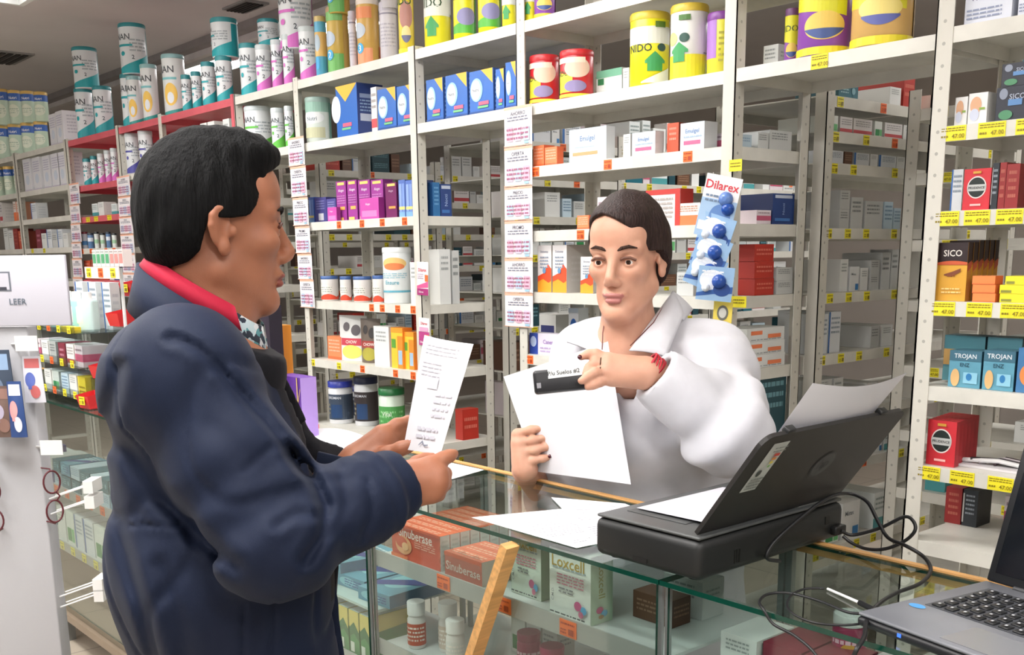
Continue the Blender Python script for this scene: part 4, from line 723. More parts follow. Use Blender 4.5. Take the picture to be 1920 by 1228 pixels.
endbox('B', 3, 1418, 1445, 394, 'pink_white', 'pink and white carton left of the navy carton')
for k in range(3): endbox('B', 4, 1414, 1450, 0, 'red_stack', 'red carton in a stack of three beside the post', 'stacked red cartons', zo=k * .0505, H=.05)
for k in range(2): endbox('B', 4, 1455, 1486, 0, 'grey_box', 'small grey carton in a stack beside red cartons', 'stacked grey cartons', zo=k * .0405, H=.04)
for k in range(3): endbox('B', 5, 1398 + k, 1470, 0, 'orange_tile', 'white carton with orange squares, stacked by the shoulder', 'stacked orange-square cartons', zo=k * .0405, H=.04)
endbox('B', 6, 1420, 1470, 700, 'dark_teal2', 'dark carton low at the shelf end')
for a in [('D', 2, 812, 826, 342, 'blue_teal', 'blue teal carton right of the post on the purple shelf'), ('D', 2, 827, 847, 345, 'navy', 'navy carton with light band, right end of the purple shelf')]: endbox(*a, D=.08)
endbox('D', 3, 826, 846, 468, 'plain', 'tall white carton behind the hanging pink pack', D=.1); endbox('D', 3, 850, 862, 470, 'grey_box', 'slim grey carton next to the tall white one')
endbox('D', 4, 816, 845, 616, 'orange', 'flat orange carton right of hanging pink pack', H=.04)
for k in range(1): endbox('D', 5, 868, 898, 740, 'red_stack', 'red carton low beside the receipt', H=.13, D=.05)

for i, u in enumerate((268, 283, 298)):
    a_ = onX(u, 452, P0 - .03); z_ = 1.60
    me, W, D, H = box_mesh('bar_yellow', .11, .1, .055); link('carton', me, None, (P0 - .02 - D / 2, 3.02 + i * .13, z_ + ZG), PI / 2, label='yellow carton in the far left rack just left of the hair', cat='box', group='yellow cartons left of the hair')
# more goods on the low shelves of the woman's and the tub bay
for i, (u0, u1, st) in enumerate([(1010, 1050, 'plain'), (1055, 1090, 'dark_teal2'), (1180, 1215, 'grey_box'), (1220, 1262, 'white_blue')]): gbox('B', 6, u0, u1, 0, st, 'carton on the low shelf behind the lab coat', 'cartons low behind the lab coat', H=.12, D=.1, inset=.1)
for i in range(5): gbox('D', 6, 640 + i * 32, 666 + i * 32, 0, ('plain', 'red_stack', 'white_teal', 'maroon', 'plain')[i], 'carton on the lowest visible shelf below the tubs', 'cartons below the tubs', H=.14, D=.1)
# ================================================================ glass counter
GL = mat('EBF3F0', .02, kind='glass'); GLV = mat('F0F5F3', .02, kind='glass'); GE = mat('0A3A2E', .12); GM = mat('A9ABA8', .35, metal=.2); STL = mat('9EA2A2', .3, metal=.7); WOOD = mat('DDA868', .45, kind='wood')
CY0, CY1, CZ = 1.2, 1.545, 1.0
def pane(parent, x0, x1, y0, y1, z0, z1, name='glass_pane', g=GL):
    mb = MB(); vs = [(x, y, z) for z in (z0, z1) for y in (y0, y1) for x in (x0, x1)]
    d = [x1 - x0, y1 - y0, z1 - z0]; ax = d.index(min(d)); fc = [(0, 2, 3, 1), (4, 5, 7, 6), (0, 1, 5, 4), (2, 6, 7, 3), (0, 4, 6, 2), (1, 3, 7, 5)]; fx = [2, 2, 1, 1, 0, 0]
    mb.add(vs, [f for f, a in zip(fc, fx) if a == ax], g); mb.add(vs, [f for f, a in zip(fc, fx) if a != ax], GE); return mb.obj(name, parent)
def bars(parent, name, *bs, m=STL):
    for b in bs: mb = MB(); mb.box(*b, m); mb.obj(name, parent)
def lipshelf(parent, x0, x1, z, tags=(), col='o', lip=True):
    mb = MB(); mb.box(x0 + .008, x1 - .008, CY0 + .016, CY1 - .01, z - .006, z, mat('C4C8C6', .35) if lip else mat('B8C8C2', .2))
    if lip: mb.box(x0 + .008, x1 - .008, CY0 + .012, CY0 + .0155, z - .024, z + .012, GM)
    s = mb.obj('shelf', parent)
    for x in tags: tag_on(s, (x, CY0 + .0115, z - .006), (1, 0, 0), (0, -1, 0), col, .042, .03)
    return s
MODS = [('left', -6.3, -4.3, 'glass counter module at the far left with blue packets'), ('mid', -4.3, -2.7, 'glass counter module left of the young man'), ('green', -2.7, -1.885, 'glass counter module beside the young man with green cartons'), ('main', -1.885, -1.04, 'glass counter module with orange-red and white-green cartons'), ('right', -1.04, .75, 'glass counter module under the printer and laptop')]
CS = {}
for nm, x0, x1, lab in MODS:
    e = empty('glass_counter', (0, 0, 0), label=lab, cat='counter', group='glass display counter modules')
    pane(e, x0 + .001, x1 - .001, CY0 - .008, CY1, CZ - .008, CZ, 'glass_top'); pane(e, x0 + .012, x1 - .012, CY0, CY0 + .005, .2, CZ - .009, 'front_glass', GLV)
    for xx in (x0 + .002, x1 - .014): bars(e, 'frame_upright', (xx, xx + .01, CY0 + .0055, CY0 + .011, .16, CZ - .009), (xx, xx + .012, CY1 - .016, CY1 - .004, .16, CZ - .009))
    mb = MB(); mb.box(x0 + .001, x1 - .001, CY1 + .001, CY1 + .014, CZ - .02, CZ + .003, WOOD); mb.obj('wood_rail', e)
    mb = MB(); mb.box(x0 + .001, x1 - .001, CY0 + .001, CY1, .13, .16, mat('8A7A68', .6)); mb.obj('base_panel', e)
    for xx in (x0 + .06, x1 - .1): 
        for yy in (CY0 + .03, CY1 - .07): mb = MB(); mb.box(xx, xx + .04, yy, yy + .04, 0, .1295, STL); mb.obj('foot', e)
    if nm == 'left': CS[nm] = [lipshelf(e, x0, x1, z, [-6.1 + k * .14 for k in range(12)], c) for z, c in ((.66, 'o'), (.44, 'y'))]
    if nm == 'mid': CS[nm] = [lipshelf(e, x0, x1, z, [x0 + .12 + k * .12 for k in range(11)], c) for z, c in ((.66, 'o'), (.44, 'y'))]
    if nm == 'green': CS[nm] = [lipshelf(e, x0, x1, .725, (), lip=False), lipshelf(e, x0, x1, .585, (-2.4, -2.2), 'o'), lipshelf(e, x0, x1, .4)]
    if nm == 'main': CS[nm] = [lipshelf(e, x0, x1, .86, (-1.628, -1.44, -1.265)), lipshelf(e, x0, x1, .655, (-1.5, -1.3)), lipshelf(e, x0, x1, .42)]
    if nm == 'right': CS[nm] = [lipshelf(e, x0, x1, .83, ()), lipshelf(e, x0, x1, .62, (-.8, -.5), 'y'), lipshelf(e, x0, x1, .4)]
    if nm == 'main': bars(e, 'side_post', (x0 + .03, x0 + .04, CY1 - .12, CY1 - .11, .2, .85), (x0 + .06, x0 + .068, CY1 - .12, CY1 - .11, .2, .85))
# goods in the counter
def cb(x0, x1, y0, D, z, H, st, label, group=None, rz=0, name='medicine_box'):
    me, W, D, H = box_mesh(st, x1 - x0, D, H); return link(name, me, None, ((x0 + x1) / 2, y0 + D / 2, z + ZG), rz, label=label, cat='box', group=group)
S['sinus'] = sty('C9573C', [('t', 'Sinuberase', .5, .80, .27, 'F0E2D8', 0, .92), ('r', 0, 1, .94, 1, 'E2603A'), ('e', .26, .42, .17, .27, 'DCA070'), ('e', .22, .5, .12, .17, 'C9573C'), ('e', .3, .4, .07, .12, 'E0B080'), ('l', .5, .92, .45, .7, 4, 'E0A890'), ('r', 0, .35, 0, .12, 'D86A34')], [('l', .2, .8, .1, .9, 6, 'C9C4C0')], 'DAD6D2', 'E8683E', top=[('l', .1, .9, .2, .8, 2, 'F4C0A8')])
S['sinus_small'] = sty('C4604A', [('t', 'Sinuberase', .5, .45, .45, 'EAD8CC'), ('r', 0, 1, .84, 1, 'E2603A')], [], 'D0BEB4', 'E8785A', top=[('l', .1, .9, .2, .8, 2, 'F4C0A8')])
for k in range(8): cb(-1.848, -1.672, 1.238 + k * .0265, .026, .86, .073, 'sinus', 'orange-red carton with a cream round picture, ' + ('front of its row' if k == 0 else 'standing behind the front one'), 'orange-red cartons in the counter')
for k in range(3): cb(-1.655, -1.535, 1.236 + k * .036, .034, .86, .05 + .001 * k, 'sinus_small', 'small orange-red carton in a wrapped bundle beside the large ones', 'small orange-red cartons')
mb = MB(); n = 10
vs = [(-.066 + .132 * i / n, -.004 * (1 + math.sin(i * 2.1 + j * 1.7)), .062 * j / n * (1 - .06 * math.sin(i * 1.9))) for j in range(n + 1) for i in range(n + 1)]
mb.add(vs, [(j * (n + 1) + i, j * (n + 1) + i + 1, (j + 1) * (n + 1) + i + 1, (j + 1) * (n + 1) + i) for j in range(n) for i in range(n)], mat('F2F2F2', .08, kind='clear_plastic'), True)
mb.obj('plastic_wrap', None, (-1.595, 1.232, .8605), label='clear crinkled plastic wrap around the small orange-red cartons', cat='wrap')
LX = [('t', 'Loxcell', .46, .82, .17, 'A88A2A', 0, .8), ('t', 'cell', .72, .815, .1, '7A8A5A', 0, .01), ('l', .1, .9, .7, .76, 1, '8A9AA0'), ('l', .2, .85, .48, .66, 4, 'B8687E'), ('l', .25, .6, .36, .46, 2, '6A7074'), ('e', .72, .24, .09, .07, 'B8407A'), ('e', .86, .2, .07, .06, '3FA0CC'), ('e', .8, .13, .06, .05, 'C86A8A'), ('l', .05, .9, .03, .08, 1, '4A5054'), ('t', 'C.M.D.', .12, .32, .05, '8A9094', 90)]
LX[1] = ('t', 'Suspension', .4, .915, .035, '9A8A8A')
S['lox'] = sty('D3D9D2', LX, [('t', 'Loxcell', .5, .62, .4, '8A8A4A', -90, .5), ('e', .4, .2, .16, .05, 'C04A7A'), ('e', .6, .14, .14, .05, '3FA0CC'), ('e', .45, .1, .12, .03, '9A7A4A')], 'A9BEA6', 'C4CCC0')
S['lox_green'] = sty('C4CEC2', LX, [('t', 'Loxcell', .5, .5, .4, '6E8A50', -90, .6)], '6E8A6A', 'A4B09C')
cb(-1.339, -1.232, 1.235, .055, .86, .124, 'lox', 'white and green tall carton with gold lettering, front right one', 'gold-lettered tall cartons')
cb(-1.475, -1.392, 1.262, .06, .86, .124, 'lox_green', 'greenish tall carton with gold lettering behind the wooden prop', 'gold-lettered tall cartons')
cb(-1.21, -1.12, 1.4, .06, .86, .07, 'grey_box', 'pale grey carton deep in the main counter module', None)
cb(-1.22, -1.13, 1.33, .05, .86, .05, 'brown_box', 'beige-brown carton behind the front tall carton', None)
for i, (x, y, h, r, hue) in enumerate(((-1.80, 1.262, .105, .02, 'C0583C'), (-1.735, 1.30, .11, .021, 'CDB8A8'), (-1.66, 1.262, .10, .02, 'D8D8D4'))):
    mb = MB(); mb.lathe([(r * .95, 0), (r, .004), (r, h * .62), (r * .78, h * .72)], mat('DAD6D2', .35), 24)
    draw(mb, cylmap(r, h), [('r', -.5, 1.5, .08, .55, hue), ('l', .1, .9, .15, .5, 4, 'EDE4DC')])
    o = mb.obj('bottle', None, (x, y, .6557), .6, label='white-capped bottle in the lower counter shelf, ' + ('with rust label', 'with beige label', 'with pale label')[i], cat='bottle', group='white-capped bottles in the counter'); mb = MB(); mb.lathe([(r * .98, h * .72), (r * 1.0, h * .98), (r * .95, h)], mat('E6E6E4', .35), 24); mb.obj('cap', o)
S['green_leaf'] = sty('3C8A4A', [('r', 0, 1, .55, 1, 'D8C66A'), ('s', [(0, .4, .6), (.5, .5, .75), (1, .35, .55)], '2A6A38'), ('r', .1, .5, .08, .3, 'D4DCD0')], [('r', 0, 1, .6, 1, 'D8C66A'), ('s', [(0, .3, .62), (1, .4, .7)], '2F7A3E')], '2F7A3E', 'C8D8D4')
for k in range(7): cb(-2.25 + k * .046, -2.25 + k * .046 + .042, 1.225, .13, .585, .108, 'green_leaf', 'slim green and gold carton in the packed counter row', 'green and gold cartons in the counter')
S['teal_pack'] = sty('4A8AA4', [('e', .4, .5, .3, .35, '7AB8C8'), ('l', .3, .9, .2, .8, 3, '2A4A8A')], [], '2F6A8A', '5C9AB0', top=[('e', .5, .5, .35, .3, '88C4D0'), ('s', [(0, .1, .3), (1, .5, .8)], '2A3F88'), ('l', .1, .9, .6, .9, 3, 'D0E0E8')])
for k in range(5): cb(-2.5 + k * .125, -2.5 + k * .125 + .115, 1.24 + (k % 2) * .02, .2, .725, .03, 'teal_pack', 'flat teal and blue packet lying on the counter shelf', 'flat teal packets', rz=.04 * (k - 2), name='packet')
for k in range(3): cb(-2.45 + k * .125, -2.45 + k * .125 + .11, 1.26, .16, .756, .025, 'teal_pack', 'flat teal and blue packet lying on top of others', 'flat teal packets', rz=-.05 * k, name='packet')
def mcan(x, y, z, r, h, lab):
    mb = MB(); mb.lathe([(r * .96, 0), (r, .004), (r, h * .8), (r * .9, h * .86)], mat('A82C5A', .35), 24); draw(mb, cylmap(r, h), [('e', .45, .45, .2, .2, 'D8A83A'), ('l', .1, .9, .6, .72, 1, 'E8C0D0')])
    o = mb.obj('jar', None, (x, y, z + ZG), .7, label=lab, cat='jar', group='magenta jars in the counter'); mb = MB(); mb.lathe([(r * .97, h * .86), (r * .99, h * .99), (r * .93, h)], mat('9A2650' if 'white' not in lab else 'E6E4E4', .35), 24); mb.obj('lid', o)
mcan(-1.47, 1.30, .655, .024, .115, 'magenta jar with gold print behind the wooden prop'); mcan(-1.365, 1.265, .655, .024, .125, 'magenta jar with gold print, right one below the tall cartons'); mcan(-1.42, 1.245, .655, .022, .085, 'magenta jar with white lid in front of the other two')
for k in range(4): cb(-1.33 + k * .06, -1.33 + k * .06 + .055, 1.36, .06, .655, .06, 'maroon', 'dark maroon carton low in the main counter module', 'maroon cartons low in the counter')
for k in range(3): cb(-1.13 + k * .028, -1.13 + k * .028 + .025, 1.30, .05, .655, .09, ('plain', 'teal_pack', 'maroon')[k], 'slim carton at the right end of the lower counter shelf', 'slim cartons in the counter')
for k in range(3): cb(-1.64 + k * .05, -1.64 + k * .05 + .045, 1.40, .05, .655, .08, ('white_green', 'plain', 'grey_box')[k], 'small pale carton behind the white-capped bottles', 'small cartons behind the bottles')
for k in range(4): cb(-1.00 + k * .075, -1.00 + k * .075 + .07, 1.3 + .01 * (k % 2), .1, .83, .07, ('plain', 'maroon', 'maroon', 'pink_white')[k], 'carton on the upper shelf under the printer', 'cartons under the printer')
mcan(-.83, 1.40, .83, .026, .12, 'magenta jar with white lid standing below the printer cable')
for k in range(6): cb(-.72 + k * .12, -.72 + k * .12 + .1, 1.25, .12, .62, .07, ('pink_white', 'maroon', 'white_teal', 'pale_blue', 'bar_yellow', 'white_green')[k], 'carton in the lower shelf below the laptop', 'cartons below the laptop')
for k in range(5): cb(-.66 + k * .13, -.66 + k * .13 + .1, 1.26, .1, .83, .06, ('pale_blue', 'dark_teal2', 'bar_yellow', 'plain', 'pink_white')[k], 'carton on the upper shelf below the laptop', 'cartons below the laptop')
rr = random.Random(5)
for (x0, x1) in ((-4.26, -2.75), (-5.3, -4.34)):
    for z, sts, hh in ((.66, ('teal_pack', 'dark_teal', 'navy_pale', 'pale_blue', 'grey_box'), .045), (.44, ('white_teal', 'plain', 'white_green', 'dark_teal2', 'white_blue'), .13)):
        x = x0
        while x < x1 - .13:
            w = rr.uniform(.07, .12); q = 2 if z > .6 else 1
            for k in range(q): cb(x, x + w, 1.235, .14, z + k * (hh + .006), hh, rr.choice(sts), ('blue-toned packet' if z > .6 else 'pale carton') + ' on the ' + ('orange' if z > .6 else 'yellow') + '-tagged shelf of the left glass counter', 'goods in the left glass counters')
            x += w + .012
# ================================================================ wooden prop leaning on the counter
a, b = Vector((-1.383, 1.180, .989)), Vector((-1.806, 1.15, .001)); d = (b - a); L = d.length; mb = MB(); mb.box(-.0165, .0165, -.009, .009, -L + .012, 0, WOOD)
mb.obj('wooden_prop', None, a, rot=d.to_track_quat('-Z', 'Y').to_euler(), label='slanting light wood bar leaning against the glass counter front', cat='wooden bar')
# ================================================================ papers
def sheet(poly, z, label, ops=True, lift=0, seed=1, group='loose printed sheets on the counter', name='paper_sheet', quadp=None):
    P = [Vector((x, y, z)) for x, y in poly]; n = 10; vs = []; rr = random.Random(seed)
    def S_(s, t, k=0): q = P[0].lerp(P[1], s).lerp(P[3].lerp(P[2], s), t); return (q.x, q.y, q.z + lift * math.sin(PI * s * .9) * (t ** 2) + .0003 * k)
    vs = [S_(i / n, j / n) for j in range(n + 1) for i in range(n + 1)]; mb = MB(); fs = [(j * (n + 1) + i, j * (n + 1) + i + 1, (j + 1) * (n + 1) + i + 1, (j + 1) * (n + 1) + i) for j in range(n) for i in range(n)]
    mb.add(vs, fs, mat('EFEFF2', .6)); 
    if ops:
        W = (P[1] - P[0]).length; H = (P[3] - P[0]).length
        for j in range(22):
            t = .06 + j * .04; s = .08
            if rr.random() < .25: continue
            while s < .9:
                e = min(.92, s + rr.uniform(.03, .12))
                if rr.random() < .75: mb.add([S_(s, t - .005, 1), S_(e, t - .005, 1), S_(e, t + .005, 1), S_(s, t + .005, 1)], [(0, 1, 2, 3)], mat('93959F', .6))
                s = e + .02
    return mb.obj(name, None, label=label, cat='paper', group=group)
sheet([(-1.255, 1.222), (-1.235, 1.40), (-1.44, 1.50), (-1.551, 1.225)], CZ + .0015, 'white printed sheet lying left of the printer, lower of two', seed=3)
sheet([(-1.245, 1.26), (-1.225, 1.46), (-1.42, 1.52), (-1.565, 1.45)], CZ + .0030, 'white printed sheet lying left of the printer, upper of two', seed=4)
sheet([(-2.05, 1.30), (-1.85, 1.375), (-1.89, 1.535), (-2.1, 1.53)], CZ + .0015, 'white sheet corner sticking out behind the raised hands', seed=5)
sheet([(-2.36, 1.25), (-2.14, 1.30), (-2.3, 1.54), (-2.6, 1.52)], CZ + .0015, 'white sheet lying beside the jacket cuff, lower one', seed=6)
sheet([(-2.62, 1.36), (-2.3, 1.38), (-2.36, 1.54), (-2.7, 1.54)], CZ + .0040, 'white curled sheet lying beside the jacket cuff, upper one', seed=7, lift=.02)
# ================================================================ big cartons standing on the counter
def stand_on(u0, u1, vt, y, st, label, D=.05, H=None, zb=CZ):
    x0 = onY(u0, 780, y)[0]; x1 = onY(u1, 780, y)[0]; h = H or onY((u0 + u1) / 2, vt, y)[2] - zb; cb(x0, x1, y, D, zb, h, st, label)
S['violet'] = sty('5A2F8E', [('e', .2, .8, .3, .1, 'E8C878'), ('e', .2, .8, .2, .06, 'F4E8C0'), ('r', 0, .5, .6, .68, 'C83040'), ('s', [(.6, 0, .02), (.8, .4, .44), (1, .8, .84)], 'D8B46A'), ('r', .86, .9, 0, 1, 'C8A868')], [], 'A88AD0', '6A3F9E')
stand_on(524, 566, 708, 1.43, 'violet', 'tall violet carton with gold lines between the jacket and the tubs', D=.05)
S['black_ad'] = sty('2A2030', [('t', 'CON', .4, .86, .06, 'E8E4E8'), ('t', 'UN', .6, .78, .06, 'E8E4E8'), ('t', 'POR MAS', .5, .66, .07, 'EDEAF0'), ('t', 'PARA TI', .5, .56, .06, 'EDEAF0'), ('l', .1, .9, .1, .4, 5, '8A8090')], [], '1E1826', '2A2030')
stand_on(446, 515, 572, 1.40, 'black_ad', 'black carton with white lettering behind the young man chin', D=.04)
S['flame'] = sty('EFA03A', [('r', 0, 1, .55, 1, '9A3A2A'), ('s', [(0, .5, .62), (1, .3, .5)], 'E0602A')], [], 'D8882A')
stand_on(516, 532, 612, 1.46, 'flame', 'narrow orange carton next to the black lettered carton', D=.04)
# ================================================================ printer
e = empty('printer', (-1.195, 1.203, CZ + .0042), rz=0, label='black printer on the counter with raised paper support and cables', cat='printer')
PB = mat('151717', .5, kind='metal_paint'); PB2 = mat('242221', .5, kind='metal_paint'); PG = mat('484A4A', .4, kind='metal_paint'); PX, PY, PZ = .225, .395, .074
mb = MB(); mb.rbox(0, PX, 0, PY, .004, PZ - .006, PB, .014, 3); o = mb.obj('housing', e)
mb = MB(); mb.rbox(.004, PX - .004, .004, PY - .004, PZ - .0055, PZ, PG, .0025, 2); mb.obj('top_cover', e)
mb = MB(); mb.box(.03, .155, .05, PY - .05, PZ + .0002, PZ + .0012, '4A4C4C'); mb.obj('output_tray', e)
for fx, fy in ((.03, .03), (PX - .03, .03), (.03, PY - .03), (PX - .03, PY - .03)): mb = MB(); mb.cyl(fx, fy, 0, .0045, .012, .011, '151515'); mb.obj('foot', e)
mb = MB()
for k in range(3): mb.box(PX, PX + .0008, .085 + k * .006, .088 + k * .006, .018, .04, '0A0A0A')
mb.obj('vent_slot', e)
mb = MB(); mb.box(PX, PX + .001, .335, .348, .036, .05, '0C0C0C'); mb.obj('usb_socket', e)
mb = MB(); mb.rbox(PX - .001, PX + .012, .352, .385, .014, .03, mat('101010', .5), .003); mb.obj('power_plug', e)
mb = MB(); mb.box(.09, .12, -.0008, 0, .012, .02, '151515'); mb.obj('emblem', e)
lid = empty('paper_support', (.21, .012, PZ + .001)); lid.parent = e; lid.rotation_euler = (0, math.radians(36), 0)
LH, LY = .203, .385
mb = MB(); pts = []   # panel in local (y across, z up), thickness along x
bm = bmesh.new(); r = .022; cor = [(0, 0, 0), (LY, 0, 0), (LY, LH, r), (0, LH, r)]; ring = []
for cy, cz, rr_ in cor:
    if rr_ == 0: ring.append((cy, cz)); continue
    sy = -1 if cy > 0 else 1; c0 = (cy + sy * rr_, cz - rr_)
    for q in range(6):
        a = (PI / 2 * q / 5) if cy > 0 else (PI / 2 + PI / 2 * q / 5); ring.append((c0[0] + rr_ * math.cos(a), c0[1] + rr_ * math.sin(a)))
m = len(ring); mb.add([(0, y, z) for y, z in ring] + [(-.007, y, z) for y, z in ring], [tuple(range(m)), tuple(reversed(range(m, 2 * m)))] + [(i, m + i, m + (i + 1) % m, (i + 1) % m) for i in range(m)], PB2); mb.obj('panel', lid)
lp = planar((0.0, 0, 0), (0, 1, 0), (0, 0, 1), (1, 0, 0), LY, LH)
mb = MB(); draw(mb, lp, [('e', .6, .53, .075, .14, '202122'), ('e', .6, .53, .066, .123, '3A3B3C'), ('t', 'hp', .6, .53, .14, '1C1D1E')]); mb.obj('emblem', lid)
mb = MB(); draw(mb, lp, [('r', .085, .185, .42, .92, 'B9BDB8')]); draw(mb, planar((0, .085 * LY, .42 * LH), (0, 1, 0), (0, 0, 1), (1, 0, 0), .1 * LY, .5 * LH), [('l', .1, .9, .04, .3, 4, '7A807C'), ('e', .3, .4, .14, .07, '3A3E3C'), ('r', .45, .8, .74, .8, 'C8402E'), ('r', .45, .72, .67, .72, 'E08A3A'), ('r', .45, .66, .6, .65, 'E0D04A'), ('r', .45, .6, .53, .58, '6AA84A'), ('l', .1, .9, .84, .97, 2, '7A807C')], 3); mb.obj('energy_sticker', lid)
for yy in (.05, .3): mb = MB(); mb.rbox(-.012, .0, yy, yy + .02, LH - .004, LH + .006, mat('202122', .5), .002); mb.obj('paper_guide', lid)
# sheets standing in the printer, and the printed page coming out
def wsheet(pts4, label, name='paper_sheet', bend=(0, 0, 0), c='E9E9F0', nn=12, group='sheets in the printer'):
    P = [Vector(p) for p in pts4]; mb = MB(); B = Vector(bend)
    vs = []
    for k in (0, 1):
        for j in range(nn + 1):
            for i in range(nn + 1):
                s, t = i / nn, j / nn; q = P[0].lerp(P[1], s).lerp(P[3].lerp(P[2], s), t) + B * math.sin(PI * s) * t; vs.append(q + Vector((.0006 * k, -.0006 * k, 0)))
    o2 = (nn + 1) ** 2; fs = []
    for j in range(nn):
        for i in range(nn): a = j * (nn + 1) + i; fs += [(a, a + 1, a + nn + 2, a + nn + 1), (o2 + a, o2 + a + nn + 1, o2 + a + nn + 2, o2 + a + 1)]
    mb.add(vs, fs, mat(c, .6), True); return mb.obj(name, None, label=label, cat='paper', group=group)
wsheet([(-.998, 1.27, 1.085), (-.998, 1.50, 1.085), tuple(onY(1700, 699, 1.535)), tuple(onY(1524, 718, 1.29))], 'tall white sheet standing in the raised printer support', bend=(.004, 0, -.012))
wsheet([(-1.16, 1.27, CZ + .082), (-.995, 1.27, CZ + .084), (-.995, 1.50, CZ + .084), (-1.16, 1.50, CZ + .082)], 'printed sheet lying on top of the printer housing', c='C4C4CC')
# ================================================================ laptop
e = empty('laptop', (-.722, 1.232, CZ + .0012), rz=-.2, label='grey laptop with black keys at the right edge of the counter', cat='laptop')
LW, LD, LT = .36, .268, .02
mb = MB(); mb.rbox(0, LW, 0, LD, 0, LT - .006, mat('1C1D20', .4), .006, 3); mb.obj('base', e)
mb = MB(); mb.rbox(.0015, LW - .0015, .0015, LD - .0015, LT - .0058, LT, mat('6E7076', .38, kind='metal_paint'), .0028, 2); mb.obj('palm_rest', e)
mb = MB(); mb.box(.03, LW - .03, .1, LD - .035, LT + .0001, LT + .0008, '45474C'); mb.obj('keyboard_deck', e)
KB = mat('17181A', .4); kme = MB(); kme.rbox(-.0074, .0074, -.0074, .0074, 0, .0024, KB, .0016); draw(kme, planar((-.0074, -.0074, .0024), (1, 0, 0), (0, 1, 0), (0, 0, 1), .0148, .0148), [('r', .34, .58, .42, .7, 'C8C8CC')]); km = kme.mesh('key')
for r_ in range(6):
    for c_ in range(14): link('key', km, e, (.044 + c_ * .0205 + (r_ % 2) * .003, .112 + r_ * .0212, LT + .0008))
mb = MB(); mb.box(.125, .225, .012, .082, LT + .0001, LT + .0007, mat('7A7C80', .25)); mb.obj('touchpad', e)
mb = MB(); draw(mb, planar((0, 0, LT), (1, 0, 0), (0, 1, 0), (0, 0, 1), LW, LD), [('e', .08, .32, .035, .03, '3F8FD0')], 1); mb.obj('sticker', e)
mb = MB(); mb.box(.07, .076, -.0006, 0, .006, .011, mat('3A6AE8', .4, kind='emit', power=1.5)); mb.obj('status_light', e)
mb = MB(); draw(mb, planar((0, 0, LT), (1, 0, 0), (0, 1, 0), (0, 0, 1), LW, LD), [('r', .74, .82, .06, .22, 'C8C47A'), ('r', .84, .92, .06, .22, '8A8C8E')], 1); mb.obj('label_sticker', e)
sc_ = empty('screen', (0, LD - .006, LT + .002)); sc_.parent = e; sc_.rotation_euler = (-.3, 0, 0)
mb = MB(); mb.rbox(.004, LW - .004, 0, .007, 0, .225, mat('1E1F22', .45), .004); mb.obj('screen_cover', sc_)
mb = MB(); mb.box(.016, LW - .016, -.0006, 0, .014, .215, mat('10141A', .15)); mb.obj('display', sc_)
mb = MB(); mb.tube([(.05, LD - .004, LT), (.09, LD - .004, LT)], .005, '3A3B3E'); mb.obj('hinge', e); mb = MB(); mb.tube([(LW - .09, LD - .004, LT), (LW - .05, LD - .004, LT)], .005, '3A3B3E'); mb.obj('hinge', e)
# ================================================================ cables
def smooth(P, n=6):
    P = [Vector(p) for p in P]; out = []
    for i in range(len(P) - 1):
        a, b, c, d = P[max(i - 1, 0)], P[i], P[i + 1], P[min(i + 2, len(P) - 1)]
        for k in range(n): t = k / n; out.append(.5 * ((2 * b) + (c - a) * t + (2 * a - 5 * b + 4 * c - d) * t * t + (3 * b - a - 3 * c + d) * t ** 3))
    return out + [P[-1]]
CK = mat('1A1A1C', .45)
def cable(P, r, label, name='cable'): mb = MB(); mb.tube(smooth(P), r, CK, 8); return mb.obj(name, None, label=label, cat='cable')
XR = -.966
P = [onZ(1462, 1052, CZ + .003), onX(1438, 1046, XR + .006), onX(1450, 1018, XR + .006), onX(1500, 972, XR + .007), onX(1550, 935, XR + .008), onY(1590, 925, 1.60), onY(1625, 940, 1.60), onY(1645, 975, 1.59), onY(1665, 1008, 1.58), onY(1700, 1024, 1.565)]
P += [onZ(1733, 1045, CZ + .012), onZ(1745, 1070, CZ + .004), onZ(1725, 1094, CZ + .004), onZ(1680, 1112, CZ + .004), onZ(1645, 1135, CZ + .006), onZ(1625, 1165, CZ + .012), onZ(1620, 1195, CZ + .008), onZ(1604, 1222, CZ + .003), onY(1590, 1260, 1.185)]
cable(P, .0032, 'black cable rising from the printer back and curving down past the laptop corner')
P = [(-.958, 1.57, 1.026), onY(1600, 1003, 1.585), onY(1650, 990, 1.60), onY(1695, 969, 1.61), onY(1713, 978, 1.61), onY(1715, 996, 1.605), onY(1695, 1015, 1.60), onY(1660, 1029, 1.59), onY(1625, 1029, 1.585), onY(1597, 1018, 1.58), (-.957, 1.575, 1.016)]
cable(P, .003, 'black cable loop hanging behind the printer corner')
P = [onZ(1632, 1150, CZ + .004), onZ(1590, 1148, CZ + .003), onZ(1540, 1128, CZ + .003), onZ(1480, 1112, CZ + .003), onZ(1440, 1114, CZ + .003), onZ(1424, 1128, CZ + .004), onZ(1436, 1150, CZ + .003)]
P[-1] = onZ(1432, 1143, CZ + .004); P += [onY(1450, 1170, 1.187), onY(1490, 1192, 1.18), onY(1530, 1228, 1.17), onY(1560, 1290, 1.16)]
cable(P, .0022, 'thin black cable looping over the glass edge below the printer')
P = [onZ(1545, 1103, CZ + .003), onZ(1510, 1104, CZ + .003), onZ(1484, 1116, CZ + .003), onZ(1476, 1136, CZ + .003), onZ(1492, 1154, CZ + .003), onZ(1530, 1168, CZ + .003), onZ(1580, 1172, CZ + .003), onZ(1628, 1168, CZ + .003)]
cable(P, .0018, 'thin black cable curled on the glass left of the laptop')
